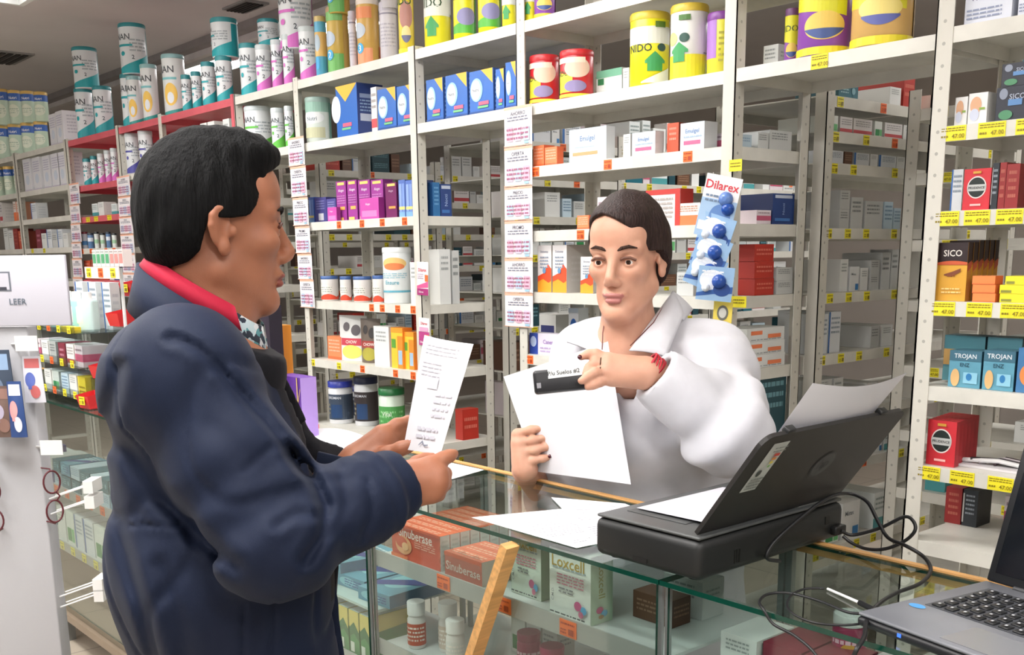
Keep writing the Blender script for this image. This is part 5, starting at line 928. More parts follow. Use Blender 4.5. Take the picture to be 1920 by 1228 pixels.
a = onZ(1612, 1130, CZ + .005); b = onZ(1648, 1148, CZ + .007); mb = MB(); mb.tube([a, (a + b) / 2, b], .0042, CK); o = mb.obj('cable_plug', None, label='black plug with a white strip beside the laptop corner', cat='plug')
a2 = onZ(1552, 1104, CZ + .003); mb = MB(); mb.tube([a2, a], .0022, mat('F2F2F2', .4)); mb.obj('white_strip', o)  # white tube modelled in place of a lamp reflection on the glass
# ================================================================ reading-glasses stand at the left edge
RZ = math.atan2(RIGHT[1], RIGHT[0]); sb = at(70, 800, 2.3); sx, sy = sb[0] - .1 * RIGHT[0], sb[1] - .1 * RIGHT[1]
e = empty('glasses_stand', (sx, sy, 0), RZ, label='white reading glasses display stand at the left photo edge', cat='display stand')
WP = mat('B2B2B6', .5, kind='plaster')
mb = MB(); mb.rbox(-.14, .1, 0, .05, .03, 1.362, WP, .003); mb.obj('panel', e)
mb = MB(); mb.rbox(-.2, .14, -.12, .18, 0, .0295, mat('C8C8C8', .5), .004); mb.obj('base', e)
mb = MB(); mb.rbox(-.184, .201, -.012, -.001, 1.364, 1.512, mat('BDBCC6', .5), .002); sg = mb.obj('sign', e)
mb = MB(); mp = planar((-.184, -.012, 1.364), (1, 0, 0), (0, 0, 1), (0, -1, 0), .385, .148)
def px(u): return ((u - 70) / F_PX * 2.3 + .1 + .22) / .385
def pv(v): return (612 - v) / 129.
draw(mb, mp, [('r', px(-30), px(24), pv(548), pv(512), '6A6E78'), ('r', px(-30), px(21), pv(545), pv(515), 'BDBCC6'), ('r', px(-30), px(16), pv(545), pv(540), '3A3A44'), ('t', 'LEER', px(34), pv(567), .085, '5A6470')]); mb.obj('lettering', sg)
def hook(x, z, dx=.05, dy=.1, plate=True):
    mb = MB(); m = mat('E2E2E2', .3)
    for q in (-.006, .006): mb.tube([(x + q, -.0, z), (x + q + dx * .5, -dy * .5, z + .002), (x + q + dx, -dy, z + .008)], .0022, m, 6)
    o = mb.obj('hook', e)
    if plate: mb = MB(); mb.box(x + dx - .024, x + dx + .024, -dy - .003, -dy - .001, z - .012, z + .02, mat('E2E2DF', .5)); mb.obj('label_plate', o)
hook(-.02, 1.325, .0, .05); hook(.07, 1.325, .045, .04); hook(-.01, 1.09, .02, .05); hook(.1, 1.10, .045, .04)
for (x, z) in ((.1, .975), (.1, .94), (.1, .745), (.1, .72)):
    mb = MB(); 
    for q in (0, .012): mb.tube([(x - .002, .02 + q * 3, z), (x + .09, .03 + q * 3, z + .03)], .002, mat('EDEDED', .3), 6)
    mb.box(x + .078, x + .1, .02, .075, z + .012, z + .04, mat('E6E6E4', .5)); mb.obj('side_hook', e)
LW_ = Matrix.Translation((sx, sy, 0)) @ Matrix.Rotation(RZ, 4, 'Z')
def hung(x, y, z, W, H, cols, label):
    mb = MB(); n = 8
    for sgn in (-1, 1):
        vs = [((i / n - .5) * W * (1 - .15 * (j / n)), sgn * .009 * math.sin(PI * i / n) * math.sin(PI * min(1, j / n + .15)) + sgn * .001, -H * (1 - j / n)) for j in range(n + 1) for i in range(n + 1)]
        fs = [(j * (n + 1) + i, j * (n + 1) + i + 1, (j + 1) * (n + 1) + i + 1, (j + 1) * (n + 1) + i) for j in range(n) for i in range(n)]
        mb.add(vs, fs if sgn < 0 else [f[::-1] for f in fs], mat(cols[0], .5), True)
    mp = lambda s, b, k: ((s - .5) * W * (1 - .15 * b), -.009 * math.sin(PI * s) * math.sin(PI * min(1, b + .15)) - .001 - .0006 * k, -H * (1 - b)); mp.size = (W, H); mp.curved = True
    draw(mb, mp, [('r', .1, .9, .75, .95, cols[1]), ('e', .4, .5, .28, .16, cols[2]), ('e', .62, .24, .22, .14, cols[1]), ('r', .3, .5, .3, .4, cols[2])])
    p = LW_ @ Vector((x, y, z)); mb.obj('hanging_pouch', None, p, RZ, label=label, cat='pouch', group='pouches hanging on the glasses stand')
hung(.045, -.03, 1.315, .06, .17, ('3A4658', '8AA4C4', '6A7A90'), 'dark slate pouch hanging on the glasses stand, behind the brown one')
hung(.05, -.05, 1.24, .055, .11, ('6A544C', '8A6A60', 'A8A0B4'), 'brown pouch hanging lowest on the glasses stand')
hung(.085, -.055, 1.25, .035, .12, ('2F4A82', 'D8DCE8', 'E89A9A'), 'narrow blue pouch hanging right of the brown one')
hung(.112, -.02, 1.30, .045, .1, ('D8D8E2', 'C86A6A', '5A6AB0'), 'white and red pouch behind the blue pouch on the stand')
def glasses(x, y, z, label, rz=0.):
    mb = MB(); m = mat('5A2028', .35)
    for s in (-1, 1):
        c = s * .033; mb.tube([(.019 * math.sin(a) * (1 if abs(math.sin(a)) > 0 else 1), 0, c + .025 * math.cos(a)) for a in [2 * PI * k / 20 for k in range(20)]], .0022, m, 6, close=True)
    mb.tube([(.008, 0, -.009), (.013, -.004, 0), (.008, 0, .009)], .002, m, 6)
    for s in (-1, 1): mb.tube([(0, 0, s * .058), (0, .004, s * .062), (-.004, .07, s * .06), (-.012, .12, s * .058)], .0018, m, 6)
    p = LW_ @ Vector((x, y, z)); mb.obj('reading_glasses', None, p, RZ + rz, label=label, cat='glasses', group='reading glasses on the stand')
glasses(.0, -.034, .975, 'dark red reading glasses hanging upright, cut by the left photo edge', 0); glasses(.128, -.02, .99, 'dark reading glasses hanging on the right side of the stand', .9)
# ================================================================ acrylic display on the left counter
AC = mat('EEF2F2', .05, kind='clear_plastic')
e = empty('acrylic_display', (0, 0, 0), label='clear acrylic tiered display on the counter behind the young man', cat='display')
for x in (-4.32, -4.04, -3.762): mb = MB(); mb.box(x - .0015, x + .0015, 1.235, 1.45, CZ + .0005, 1.262, AC); mb.obj('side_panel', e)
for z in (1.02, 1.13, 1.25):
    mb = MB(); mb.box(-4.318, -3.764, 1.238, 1.45, z - .003, z, AC); mb.box(-4.318, -3.764, 1.235, 1.238, z - .003, z + .03, AC); t_ = mb.obj('tier', e)
    for k in range(5): tag_on(t_, (-4.25 + k * .11, 1.2335, z + .012), (1, 0, 0), (0, -1, 0), 'y' if k != 2 else 'o', .034, .026)
for z, sts in ((1.02, ('bar_yellow', 'plain', 'white_green', 'pale_blue', 'plain')), (1.13, ('pink_white', 'plain', 'grey_box', 'maroon', 'white_red'))):
    for k in range(6):
        cb(-4.31 + k * .09 + (.012 if k > 2 else 0), -4.31 + k * .09 + .075 + (.012 if k > 2 else 0), 1.26, .1, z, .075, sts[k % 5], 'pale carton in the ' + ('lower' if z < 1.1 else 'middle') + ' tier of the acrylic display', 'cartons in the acrylic display')
for k in range(5):
    x = -4.24 + k * .105; y = 1.31; mb = MB(); mb.rbox(-.035, .035, -.022, .022, 0, .115, mat('9CCFCB' if k % 2 else 'C4DCDA', .25), .012, 3); mb.rbox(-.0355, -.005, -.0225, .0225, .03, .09, mat('E4ECEA', .4), .003)
    o = mb.obj('antiseptic_bottle', None, (x, y, 1.2505), .5, label='flat bottle of teal liquid with white cap on the acrylic display', cat='bottle', group='teal antiseptic bottles')
    mb = MB(); mb.cyl(0, 0, .113, .14, .017, .016, mat('F0F0F0', .35)); mb.obj('cap', o)
for k in range(3): cb(-4.2 + k * .14, -4.2 + k * .14 + .08, 1.40, .035, 1.25, .17, 'white_blue', 'white carton with blue mark behind the teal bottles', 'white cartons behind the teal bottles')
cb(-3.92, -3.80, 1.242, .03, 1.2505, .02, 'bar_yellow', 'flat yellow carton before the teal bottles at the display end')
RB = mat('C8262A', .4)
for i, (u, v, y, s) in enumerate(((250, 533, 1.42, 1.), (224, 592, 1.36, 1.1), (192, 688, 1.30, 1.0), (168, 760, 1.24, .9))):
    pass
e = empty('bin_stand', (0, 0, 0), label='clear stepped stand carrying red bins behind the jacket', cat='display')
BP = [onY(250, 536, 1.44), onY(226, 592, 1.37), onY(194, 690, 1.30), onY(172, 762, 1.235)]
for i, p in enumerate(BP):
    z0 = max(p[2] - .035, CZ + .003)
    mb = MB(); mb.box(p[0] - .05, p[0] + .05, p[1] - .03, p[1] + .045, z0 - .0025, z0, AC); mb.obj('step', e)
    mb = MB(); mb.box(p[0] - .05, p[0] - .047, p[1] - .03, p[1] + .045, CZ + .0005, z0 - .003, AC) if z0 > CZ + .01 else mb.box(p[0], p[0] + .001, p[1], p[1] + .001, z0 - .002, z0 - .001, AC); mb.obj('step_leg', e)
    W, H = .075, .055; mb = MB(); a, b_ = W / 2, W / 2 * .82
    vs = [(-b_, -.025, 0), (b_, -.025, 0), (b_, .03, 0), (-b_, .03, 0), (-a, -.035, H * .8), (a, -.035, H * .8), (a, .035, H), (-a, .035, H)]
    mb.add(vs, [(0, 3, 2, 1), (0, 1, 5, 4), (1, 2, 6, 5), (2, 3, 7, 6), (3, 0, 4, 7)], RB); vi = [(x * .93, y * .93, z + (.003 if z < .01 else 0)) for x, y, z in vs]; mb.add(vi, [(0, 1, 2, 3), (4, 5, 1, 0), (5, 6, 2, 1), (6, 7, 3, 2), (7, 4, 0, 3)], RB)
    o = mb.obj('red_bin', None, (p[0], p[1], z0 + .0005), .2, label='red plastic bin in the stepped column behind the jacket', cat='bin', group='red plastic bins')
    if i in (0, 3): tag_on(o, (0, -.0335, H * .5), (1, 0, 0), (0, -1, 0), 'y', .034, .028)
for k in range(7): cb(-3.70 + k * .04, -3.70 + k * .04 + .035, 1.30, .03, 1.478, .055, 'pill_green' if k < 4 else 'pill_pink', 'small pill carton in the tray behind the collar', 'small pill cartons in a tray')
e = empty('tag_tray', label='small clear tray with yellow tags behind the red collar', cat='tray'); mb = MB(); mb.box(-3.72, -3.41, 1.28, 1.36, 1.4745, 1.4778, AC); mb.obj('tray', e); mb = MB(); mb.box(-3.72, -3.41, 1.277, 1.28, 1.44, 1.478, mat('E8D8D0', .5)); f_ = mb.obj('tray_lip', e)
for k in range(3): tag_on(f_, (-3.68 + k * .11, 1.2765, 1.459), (1, 0, 0), (0, -1, 0), 'yoy'[k], .04, .03)
mb = MB(); mb.tube([(-3.56, 1.34, CZ + .0005), (-3.56, 1.34, 1.474)], .006, mat('D8D8D8', .3)); mb.obj('tray_pole', e)
# ================================================================ bodies: smooth solids from blended volumes, meshed with surface nets
class Vol:
    def __init__(s, lo, hi, h):
        s.lo = np.array(lo, float); s.h = h; s.n = np.ceil((np.array(hi) - s.lo) / h).astype(int) + 1
        s.ax = [s.lo[i] + h * np.arange(s.n[i]) for i in range(3)]; s.D = np.full(s.n, .5, np.float32)
    def sl(s, lo, hi):
        a = np.maximum(0, np.floor((lo - s.lo) / s.h).astype(int)); b = np.minimum(s.n, np.ceil((hi - s.lo) / s.h).astype(int) + 1)
        if (b <= a).any(): return None, None
        q = tuple(slice(i, j) for i, j in zip(a, b)); P = np.stack(np.meshgrid(*[s.ax[i][q[i]] for i in range(3)], indexing='ij'), -1); return q, P
    def comb(s, q, d, k, sub):
        A = s.D[q]
        if sub: d = -d; h = np.maximum(k - np.abs(A - d), 0) / k; s.D[q] = np.maximum(A, d) + h * h * k * .25
        else: h = np.maximum(k - np.abs(A - d), 0) / k; s.D[q] = np.minimum(A, d) - h * h * k * .25
    def ell(s, c, r, fr=None, k=.02, sub=False):
        c = np.array(c, float); r = np.array(r, float); m = r.max() + k + .03; q, P = s.sl(c - m, c + m)
        if q is None: return s
        X = P - c
        if fr is not None: X = X @ np.array(fr).T
        k0 = np.linalg.norm(X / r, axis=-1); k1 = np.linalg.norm(X / r ** 2, axis=-1) + 1e-9; s.comb(q, k0 * (k0 - 1) / k1, k, sub); return s
    def cone(s, a, b, ra, rb, k=.02, sub=False, fr=None, sc=(1, 1, 1)):
        a = np.array(a, float); b = np.array(b, float); m = max(ra, rb) * max(1 / min(sc), 1) + k + .03; q, P = s.sl(np.minimum(a, b) - m, np.maximum(a, b) + m)
        if q is None: return s
        if fr is not None: F = np.array(fr) * np.array(sc)[:, None]; P = P @ F.T; a = F @ a; b = F @ b
        ba = b - a; t = np.clip(((P - a) @ ba) / (ba @ ba + 1e-12), 0, 1); d = np.linalg.norm(P - a - t[..., None] * ba, axis=-1) - (ra + (rb - ra) * t); s.comb(q, d, k, sub); return s
    def chain(s, pts, rs, k=.006):
        for i in range(len(pts) - 1): s.cone(pts[i], pts[i + 1], rs[i], rs[i + 1], k)
        return s
    def fn(s, f, lo=None, hi=None):
        q, P = s.sl(s.lo if lo is None else np.array(lo), (s.lo + s.h * s.n) if hi is None else np.array(hi)); s.D[q] = f(P, s.D[q]); return s
    def mesh(s, name, mats, matfn=None):
        D = s.D; S_ = D < 0; nx, ny, nz = D.shape
        cnt = sum(S_[i:nx - 1 + i, j:ny - 1 + j, k:nz - 1 + k].astype(np.int8) for i in (0, 1) for j in (0, 1) for k in (0, 1))
        act = (cnt > 0) & (cnt < 8); idx = -np.ones(act.shape, int); I = np.argwhere(act); idx[act] = np.arange(len(I)); acc = np.zeros((len(I), 3)); w = np.zeros(len(I))
        cor = [(i, j, k) for i in (0, 1) for j in (0, 1) for k in (0, 1)]; val = {c: D[I[:, 0] + c[0], I[:, 1] + c[1], I[:, 2] + c[2]] for c in cor}
        for a in cor:
            for ax in range(3):
                if a[ax]: continue
                b = list(a); b[ax] = 1; b = tuple(b); da, db = val[a], val[b]; m = (da < 0) != (db < 0); t = np.where(m, da / np.where(m, da - db, 1), 0)
                p = np.array(a, float)[None] + 0 * t[:, None]; p[:, ax] += t; acc += np.where(m[:, None], p, 0); w += m
        V = s.lo + s.h * (I + acc / w[:, None]); F = []
        for ax in range(3):
            sa = [slice(None)] * 3; sb = [slice(None)] * 3; sa[ax] = slice(0, -1); sb[ax] = slice(1, None)
            cr = S_[tuple(sa)] != S_[tuple(sb)]; E = np.argwhere(cr); o1, o2 = [i for i in range(3) if i != ax]
            ok = (E[:, o1] > 0) & (E[:, o2] > 0) & (E[:, o1] < D.shape[o1] - 1) & (E[:, o2] < D.shape[o2] - 1); E = E[ok]
            def g(d1, d2): q = E.copy(); q[:, o1] -= d1; q[:, o2] -= d2; return idx[q[:, 0], q[:, 1], q[:, 2]]
            f = np.stack([g(1, 1), g(0, 1), g(0, 0), g(1, 0)], 1); ins = S_[E[:, 0], E[:, 1], E[:, 2]]; flip = ins if ax != 1 else ~ins; f[~flip] = f[~flip][:, ::-1]; F.append(f)
        F = np.concatenate(F); F = F[(F >= 0).all(1)]
        me = bpy.data.meshes.new(name); me.from_pydata(V.tolist(), [], F.tolist())
        for m in mats: me.materials.append(m)
        me.polygons.foreach_set('use_smooth', [True] * len(F))
        if matfn is not None: me.polygons.foreach_set('material_index', matfn(V[F].mean(1)).astype(int))
        me.update(); return me
def sines(P, freq, seed, n=5):
    r = np.random.RandomState(seed); o = 0
    for _ in range(n): k = r.normal(size=3); k *= freq * r.uniform(.6, 1.5) / np.linalg.norm(k); o = o + np.sin(P @ k + r.uniform(0, 6.28))
    return o / n
def frame(fx, fy, pitch=0.):
    f = Vector((fx, fy, 0)).normalized(); u = Vector((0, 0, 1)); l = u.cross(f)
    f2 = f * math.cos(pitch) + u * math.sin(pitch); u2 = -f * math.sin(pitch) + u * math.cos(pitch); return np.array([f2, l, u2])
def head(v, C, R, female=False):
    """skin volumes of a head about C (midpoint between the ear canals); R rows: forward, left, up"""
    L = lambda f, l, u: C + R.T @ np.array((f, l, u)); w = .93 if female else 1.
    v.ell(L(-.007, 0, .038), (.084, .071 * w, .087), R); v.ell(L(.03, 0, -.03), (.062, .056 * w, .078), R, .03)
    v.ell(L(.05, 0, .055), (.045, .055, .05), R, .03)
    for s in (-1, 1):
        v.cone(L(.0, s * .05 * w, -.055), L(.068, s * .014, -.096), .018, .016, .03); v.ell(L(.06, s * .042 * w, -.014), (.024, .02, .018), R, .02)
        v.cone(L(.08, s * .012, .024), L(.068, s * .045, .028), .010, .009, .014); v.ell(L(.097, s * .031, .004), (.016, .017, .012), R, .012, True); v.ell(L(.0755, s * .031, .004), (.0142, .0142, .0142), R, .003); v.ell(L(.0935, s * .0315, .0028), (.012, .0115, .0036 if not female else .0046), R, .002, True)
        v.ell(L(.097, s * .0105, -.036), (.010, .0075, .0075), R, .006)
        e = L(.0, s * .076 * w, 0)
        E = np.array([R[0] * .94 + R[1] * -s * .34, R[1] * .94 + R[0] * s * .34, R[2]])
        v.ell(L(-.008, s * .077 * w, .004), (.0165, .0065, .028), E, .006); v.ell(L(.0, s * .082 * w, .006), (.010, .006, .019), E, .006, True); v.ell(L(-.002, s * .078 * w, -.026), (.009, .006, .011), E, .008)
        v.chain([L(.004, s * .077 * w, .021), L(-.005, s * .081 * w, .0275), L(-.013, s * .082 * w, .0255), L(-.019, s * .083 * w, .017), L(-.0205, s * .083 * w, .004), L(-.014, s * .0805 * w, -.016)], [.003, .0032, .0034, .0036, .0034, .003], .005)
        v.ell(L(.01, s * .075 * w, -.002), (.006, .005, .008), R, .006)
    v.ell(L(.074, 0, -.098), (.018, .020, .014), R, .02); v.cone(L(.088, 0, .018), L(.111, 0, -.024), .0072, .0092, .014); v.ell(L(.104, 0, -.032), (.011, .009, .0075), R, .008)
    v.ell(L(.087, 0, -.058), (.014, .024, .009), R, .012); v.ell(L(.0945, 0, -.0595), (.009, .02, .0052), R, .003); v.ell(L(.0925, 0, -.071), (.009, .0175, .0062), R, .003); v.cone(L(.103, -.018, -.0652), L(.103, .018, -.0652), .0012, .0012, .004, True)
    return L
def face_parts(root, C, R, L, browc, lipc, female=False, closed=False):
    for s in (-1, 1):
        mb = MB(); mb.lathe([(.0122 * math.sin(PI * k / 12) + 1e-5, -.0122 * math.cos(PI * k / 12)) for k in range(13)], mat('E4DED8', .15), 20)
        k0 = .0124; mb.lathe([(1e-5, k0)] + [(k0 * math.sin(a), k0 * math.cos(a)) for a in (.1, .2, .3, .42)][::1], mat('2A1A12', .1), 16)
        g = R.T @ np.array((1, 0, -.1)); q = Vector(g).to_track_quat('Z', 'Y'); mb.obj('eye', root, L(.0755, s * .031, .004), rot=q.to_euler())
        mb = MB(); mb.tube([L(.0885, s * .016, .0085), L(.0912, s * .024, .0125), L(.0895, s * .036, .0125), L(.083, s * .0455, .007)], .0026, mat('5A3226' if not female else '6A4638', .6), 6); mb.obj('eyelid', root)
        mb = MB(); mb.tube([L(.0935, s * .011, .026), L(.0945, s * .02, .031), L(.091, s * .034, .034), L(.081, s * .048, .030)], [.002, .0035, .0032, .0012], mat(browc, .8, kind='hair'), 6); mb.obj('eyebrow', root)
def hand(v, wr, pts, rs=(.0095, .0088, .008, .0068), palm=(), k=.008):
    """wr: (point, radius); pts: list of finger chains (mcp, pip, dip, tip); palm: extra capsules"""
    for a, b, ra, rb in palm: v.cone(a, b, ra, rb, .014)
    for i, ch in enumerate(pts):
        q = .9 if i == len(pts) - 1 else 1.; n = len(ch); v.chain(ch, [rs[min(j, 3)] * q for j in range(n)], k)
SKM, SKW = mat('A36B50', .5, kind='skin'), mat('CC9C84', .5, kind='skin')
LIPM, LIPW, NAIL = mat('8E4A40', .45), mat('B0706A', .4), mat('C98F80', .3)
# ---------------------------------------------------------------- the young man in the navy jacket
A = at
fx, fy = RIGHT[0] * math.cos(.52) + FWD[0] * math.sin(.52), RIGHT[1] * math.cos(.52) + FWD[1] * math.sin(.52)
RH = frame(fx, fy, -.05); CH = A(397, 432, 1.475)
bx, by = RIGHT[0] * math.cos(.10) + FWD[0] * math.sin(.10), RIGHT[1] * math.cos(.10) + FWD[1] * math.sin(.10)
RB = frame(bx, by)
BC = A(398, 800, 1.53); BCZ = BC[2]
def BP_(f, l, z): return np.array([BC[0], BC[1], 0]) + RB[0] * f + RB[1] * l + np.array([0, 0, z])
zc = lambda v, u=390, t=1.5: A(u, v, t)[2]
man = empty('person', (BC[0], BC[1], 0), label='young man with short black hair in a navy jacket holding a receipt', cat='person')
def place(o): o.matrix_parent_inverse = man.matrix_world.inverted(); return o
bpy.context.view_layer.update()
class Rel:   # children given in world space
    def __init__(s, root): s.root = root; s.off = Vector(root.location)
def wobj(name, me, root, loc=None):
    o = link(name, me, root, -Vector(root.location) if loc is None else Vector(loc) - Vector(root.location)); return o
sR, eR, wR = A(350, 700, 1.375), A(515, 1018, 1.345), A(742, 908, 1.455)
sL, eL, wL = BP_(-.01, .18, sR[2] - .035), A(520, 985, 1.68), A(640, 872, 1.60)
# skin: head + neck + upper chest, then forearms and hands (2.2 mm cells)
H0 = 0.0024
v = Vol(CH - .2, CH + np.array((.2, .2, .16)), H0); Lm = head(v, CH, RH); NB = BP_(-.045, 0, A(360, 590, 1.5)[2])
v.cone(Lm(-.028, 0, -.03), A(384, 600, 1.49), .050, .052, .03); v.cone(A(384, 600, 1.49), A(390, 640, 1.50), .052, .055, .03); v.cone(Lm(.02, 0, -.085), A(412, 620, 1.49), .025, .032, .04)
def lipsel(L, C, R):
    def f(P):
        X = (P - C) @ R.T; m = (np.abs(X[:, 1]) < .0215) & (X[:, 0] > .089) & (X[:, 2] > -.0775) & (X[:, 2] < -.0545 - .12 * np.abs(X[:, 1])); return m.astype(int)
    return f
me_head = v.mesh('body_head', [SKM, LIPM], lipsel(Lm, CH, RH))
v = Vol(np.minimum(wR, wL) - .16, np.maximum(wR, wL) + np.array((.2, .2, .14)), .0022)
# right hand: back of the hand to the camera, index pointing right, the others curled round the paper
t0 = 1.455
v.cone(A(690, 935, t0 - .02), A(757, 905, t0), .029, .026, .02)
hand(v, None, [
    [A(806, 872, t0 + .002), A(830, 860, t0 + .012), A(842, 855, t0 + .02), A(851, 851, t0 + .028)],
    [A(822, 886, t0), A(834, 888, t0 + .03), A(822, 884, t0 + .05), A(806, 880, t0 + .052)],
    [A(822, 906, t0 - .002), A(833, 908, t0 + .028), A(820, 903, t0 + .048), A(802, 898, t0 + .05)],
    [A(812, 926, t0), A(822, 928, t0 + .026), A(810, 922, t0 + .042), A(795, 916, t0 + .044)]],
    palm=[(A(760, 900, t0), A(806, 876, t0 + .006), .024, .016), (A(760, 905, t0), A(818, 892, t0 + .004), .025, .017), (A(762, 915, t0), A(818, 908, t0 + .004), .024, .016), (A(762, 922, t0 + .004), A(808, 924, t0 + .006), .022, .015)])
hand(v, None, [[A(768, 882, t0 + .02), A(782, 868, t0 + .034), A(797, 862, t0 + .042), A(812, 858, t0 + .046)]], rs=(.013, .0108, .0095, .008))
# left hand: thumb on the front of the paper, fingers behind it
t1 = 1.585
v.cone(A(618, 905, t1 - .0), A(668, 872, t1), .029, .024, .02)
hand(v, None, [
    [A(716, 812, t1 + .0), A(744, 796, t1 + .012), A(766, 790, t1 + .022), A(784, 788, t1 + .026)],
    [A(722, 826, t1 + .004), A(750, 812, t1 + .022), A(772, 806, t1 + .032), A(790, 804, t1 + .034)],
    [A(724, 842, t1 + .008), A(750, 830, t1 + .028), A(770, 824, t1 + .036), A(786, 822, t1 + .038)],
    [A(722, 856, t1 + .012), A(744, 848, t1 + .030), A(760, 842, t1 + .038), A(774, 838, t1 + .04)]],
    palm=[(A(672, 862, t1), A(716, 816, t1), .024, .016), (A(672, 866, t1), A(720, 832, t1 + .004), .024, .017), (A(676, 874, t1 + .004), A(722, 852, t1 + .01), .023, .016)])
hand(v, None, [[A(700, 858, t1 - .012), A(728, 850, t1 - .028), A(752, 841, t1 - .036), A(771, 832, t1 - .04)]], rs=(.015, .012, .011, .0088))
me_hands = v.mesh('body_hands', [SKM])
def join(name, mes, mats=None):
    bm = bmesh.new()
    for i, m in enumerate(mes): bm.from_mesh(m)
    me = bpy.data.meshes.new(name); bm.to_mesh(me); bm.free()
    for m in (mats or list(mes[0].materials)): me.materials.append(m)
    return me
# trunk and arms under the clothes, coarser
v = Vol(BC - np.array((.45, .45, 1.15)) * [1, 1, 1], BC + np.array((.45, .45, .4)), .009)
v.cone(BP_(-.0, 0, 1.0), BP_(-.01, 0, 1.30), .11, .115, .05, fr=RB, sc=(1, .75, 1)); v.cone(sR * .9 + sL * .1, sL * .9 + sR * .1, .04, .04, .05); v.cone(A(395, 600, 1.49), BP_(0, 0, 1.30), .05, .07, .05)
v.chain([sR, eR, A(700, 930, t0 - .018)], [.048, .038, .027], .03); v.chain([sL, eL, A(625, 900, t1)], [.048, .038, .027], .03)
for s in (-1, 1): v.chain([BP_(0, s * .09, .95), BP_(.01, s * .10, .5), BP_(-.01, s * .11, .1)], [.08, .055, .042], .04); v.cone(BP_(-.02, s * .11, .05), BP_(.12, s * .12, .04), .035, .03, .03)
me_trunk = v.mesh('body_trunk', [SKM])
wobj('body', join('body', [me_head, me_hands, me_trunk], [SKM, LIPM]), man)
class _R: pass
def fix(root, before):   # shift children built in world coordinates under their root
    for o in root.children:
        if o.name not in before: o.location = Vector(o.location) - Vector(root.location)
b4 = {o.name for o in man.children}; face_parts(man, CH, RH, Lm, '15100E', None)
mb = MB(); mb.add([A(771 + a, 829 + b, t1 - .0495 + c) for a, b, c in ((-5, -3, .0), (3, -6, .002), (7, -1, .004), (0, 3, .001))], [(0, 1, 2, 3)], NAIL); mb.obj('thumb_nail', man)
fix(man, b4)
# hair
v = Vol(CH - .17, CH + .2, .0025)
v.ell(Lm(-.008, 0, .045), (.093, .079, .094), RH); v.ell(Lm(-.018, 0, .015), (.082, .077, .085), RH, .03); v.ell(Lm(.045, 0, .105), (.052, .058, .030), RH, .03); v.ell(Lm(-.045, 0, -.015), (.045, .06, .05), RH, .03)
us = [-.09, -.06, -.046, -.03, -.01, .012, .022, .034, .06, .085, .10, .2]; fb = [-.12, -.075, -.045, -.033, -.029, -.022, .034, .046, .058, .070, .12, .13]
def cuth(P, D):
    X = (P - CH) @ RH.T; n = sines(X * np.array((1, 1, .25)), 330, 3, 7); n2 = sines(X, 90, 5, 5)
    D = D - .0024 * n - .003 * n2 * np.clip((X[..., 2] - .03) * 12, .2, 1.3)
    bnd = np.interp(X[..., 2] + .005 * n2, us, fb) - .25 * np.clip(.06 - np.abs(X[..., 1]), 0, 1) * (X[..., 2] < .08); c = (X[..., 0] - bnd) * .8
    c = np.where(X[..., 2] > .085, np.maximum(c, -1), c); return np.maximum(D, c)
v.fn(cuth); me = v.mesh('hair', [mat('050506', .8, kind='hair')]); hr = wobj('hair', me, man)
# jacket
NAVY = mat('101B33', .7, kind='cloth'); NAVY2 = mat('121B30', .7, kind='cloth'); REDL = mat('B01E3A', .7, kind='cloth'); BLK = mat('14141A', .8, kind='cloth')
v = Vol(np.minimum(BP_(-.3, .0, .62), BP_(.3, .4, .62)) - .25, np.array([max(wR[0], BC[0]) + .32, wR[1] + .2, 1.50]), .0055)
def jz(vv): return A(400, vv, 1.5)[2]
v.cone(BP_(.032, 0, .80), BP_(.005, 0, 1.06), .152, .150, .05, fr=RB, sc=(1, .85, 1)); v.cone(BP_(.005, 0, 1.06), BP_(-.012, 0, 1.285), .150, .122, .06, fr=RB, sc=(1, .76, 1)); v.ell(BP_(.055, .0, 1.18), (.085, .11, .13), RB, .05)
v.ell(BP_(-.048, .0, 1.22), (.082, .14, .14), RB, .04); v.ell(BP_(-.045, -.02, 1.34), (.08, .12, .05), RB, .05)
v.cone(BP_(-.035, -.12, 1.335), sR, .062, .074, .06); v.cone(BP_(-.045, .11, 1.30), sL, .058, .070, .05)
v.ell(A(330, 672, 1.46), (.07, .08, .07), RB, .05)
mR = (sR * .45 + eR * .55)
v.cone(sR, mR, .080, .073, .05); v.cone(mR, eR, .073, .068, .04); v.cone(eR, eR * .35 + wR * .65, .066, .055, .05); v.cone(eR * .35 + wR * .65, wR + (wR - eR) * .02, .055, .046, .02); v.ell(eR * .22 + wR * .78, (.058, .052, .055), None, .03)
v.cone(sL, eL, .078, .062, .05); v.cone(eL, A(632, 885, 1.60), .06, .042, .04)
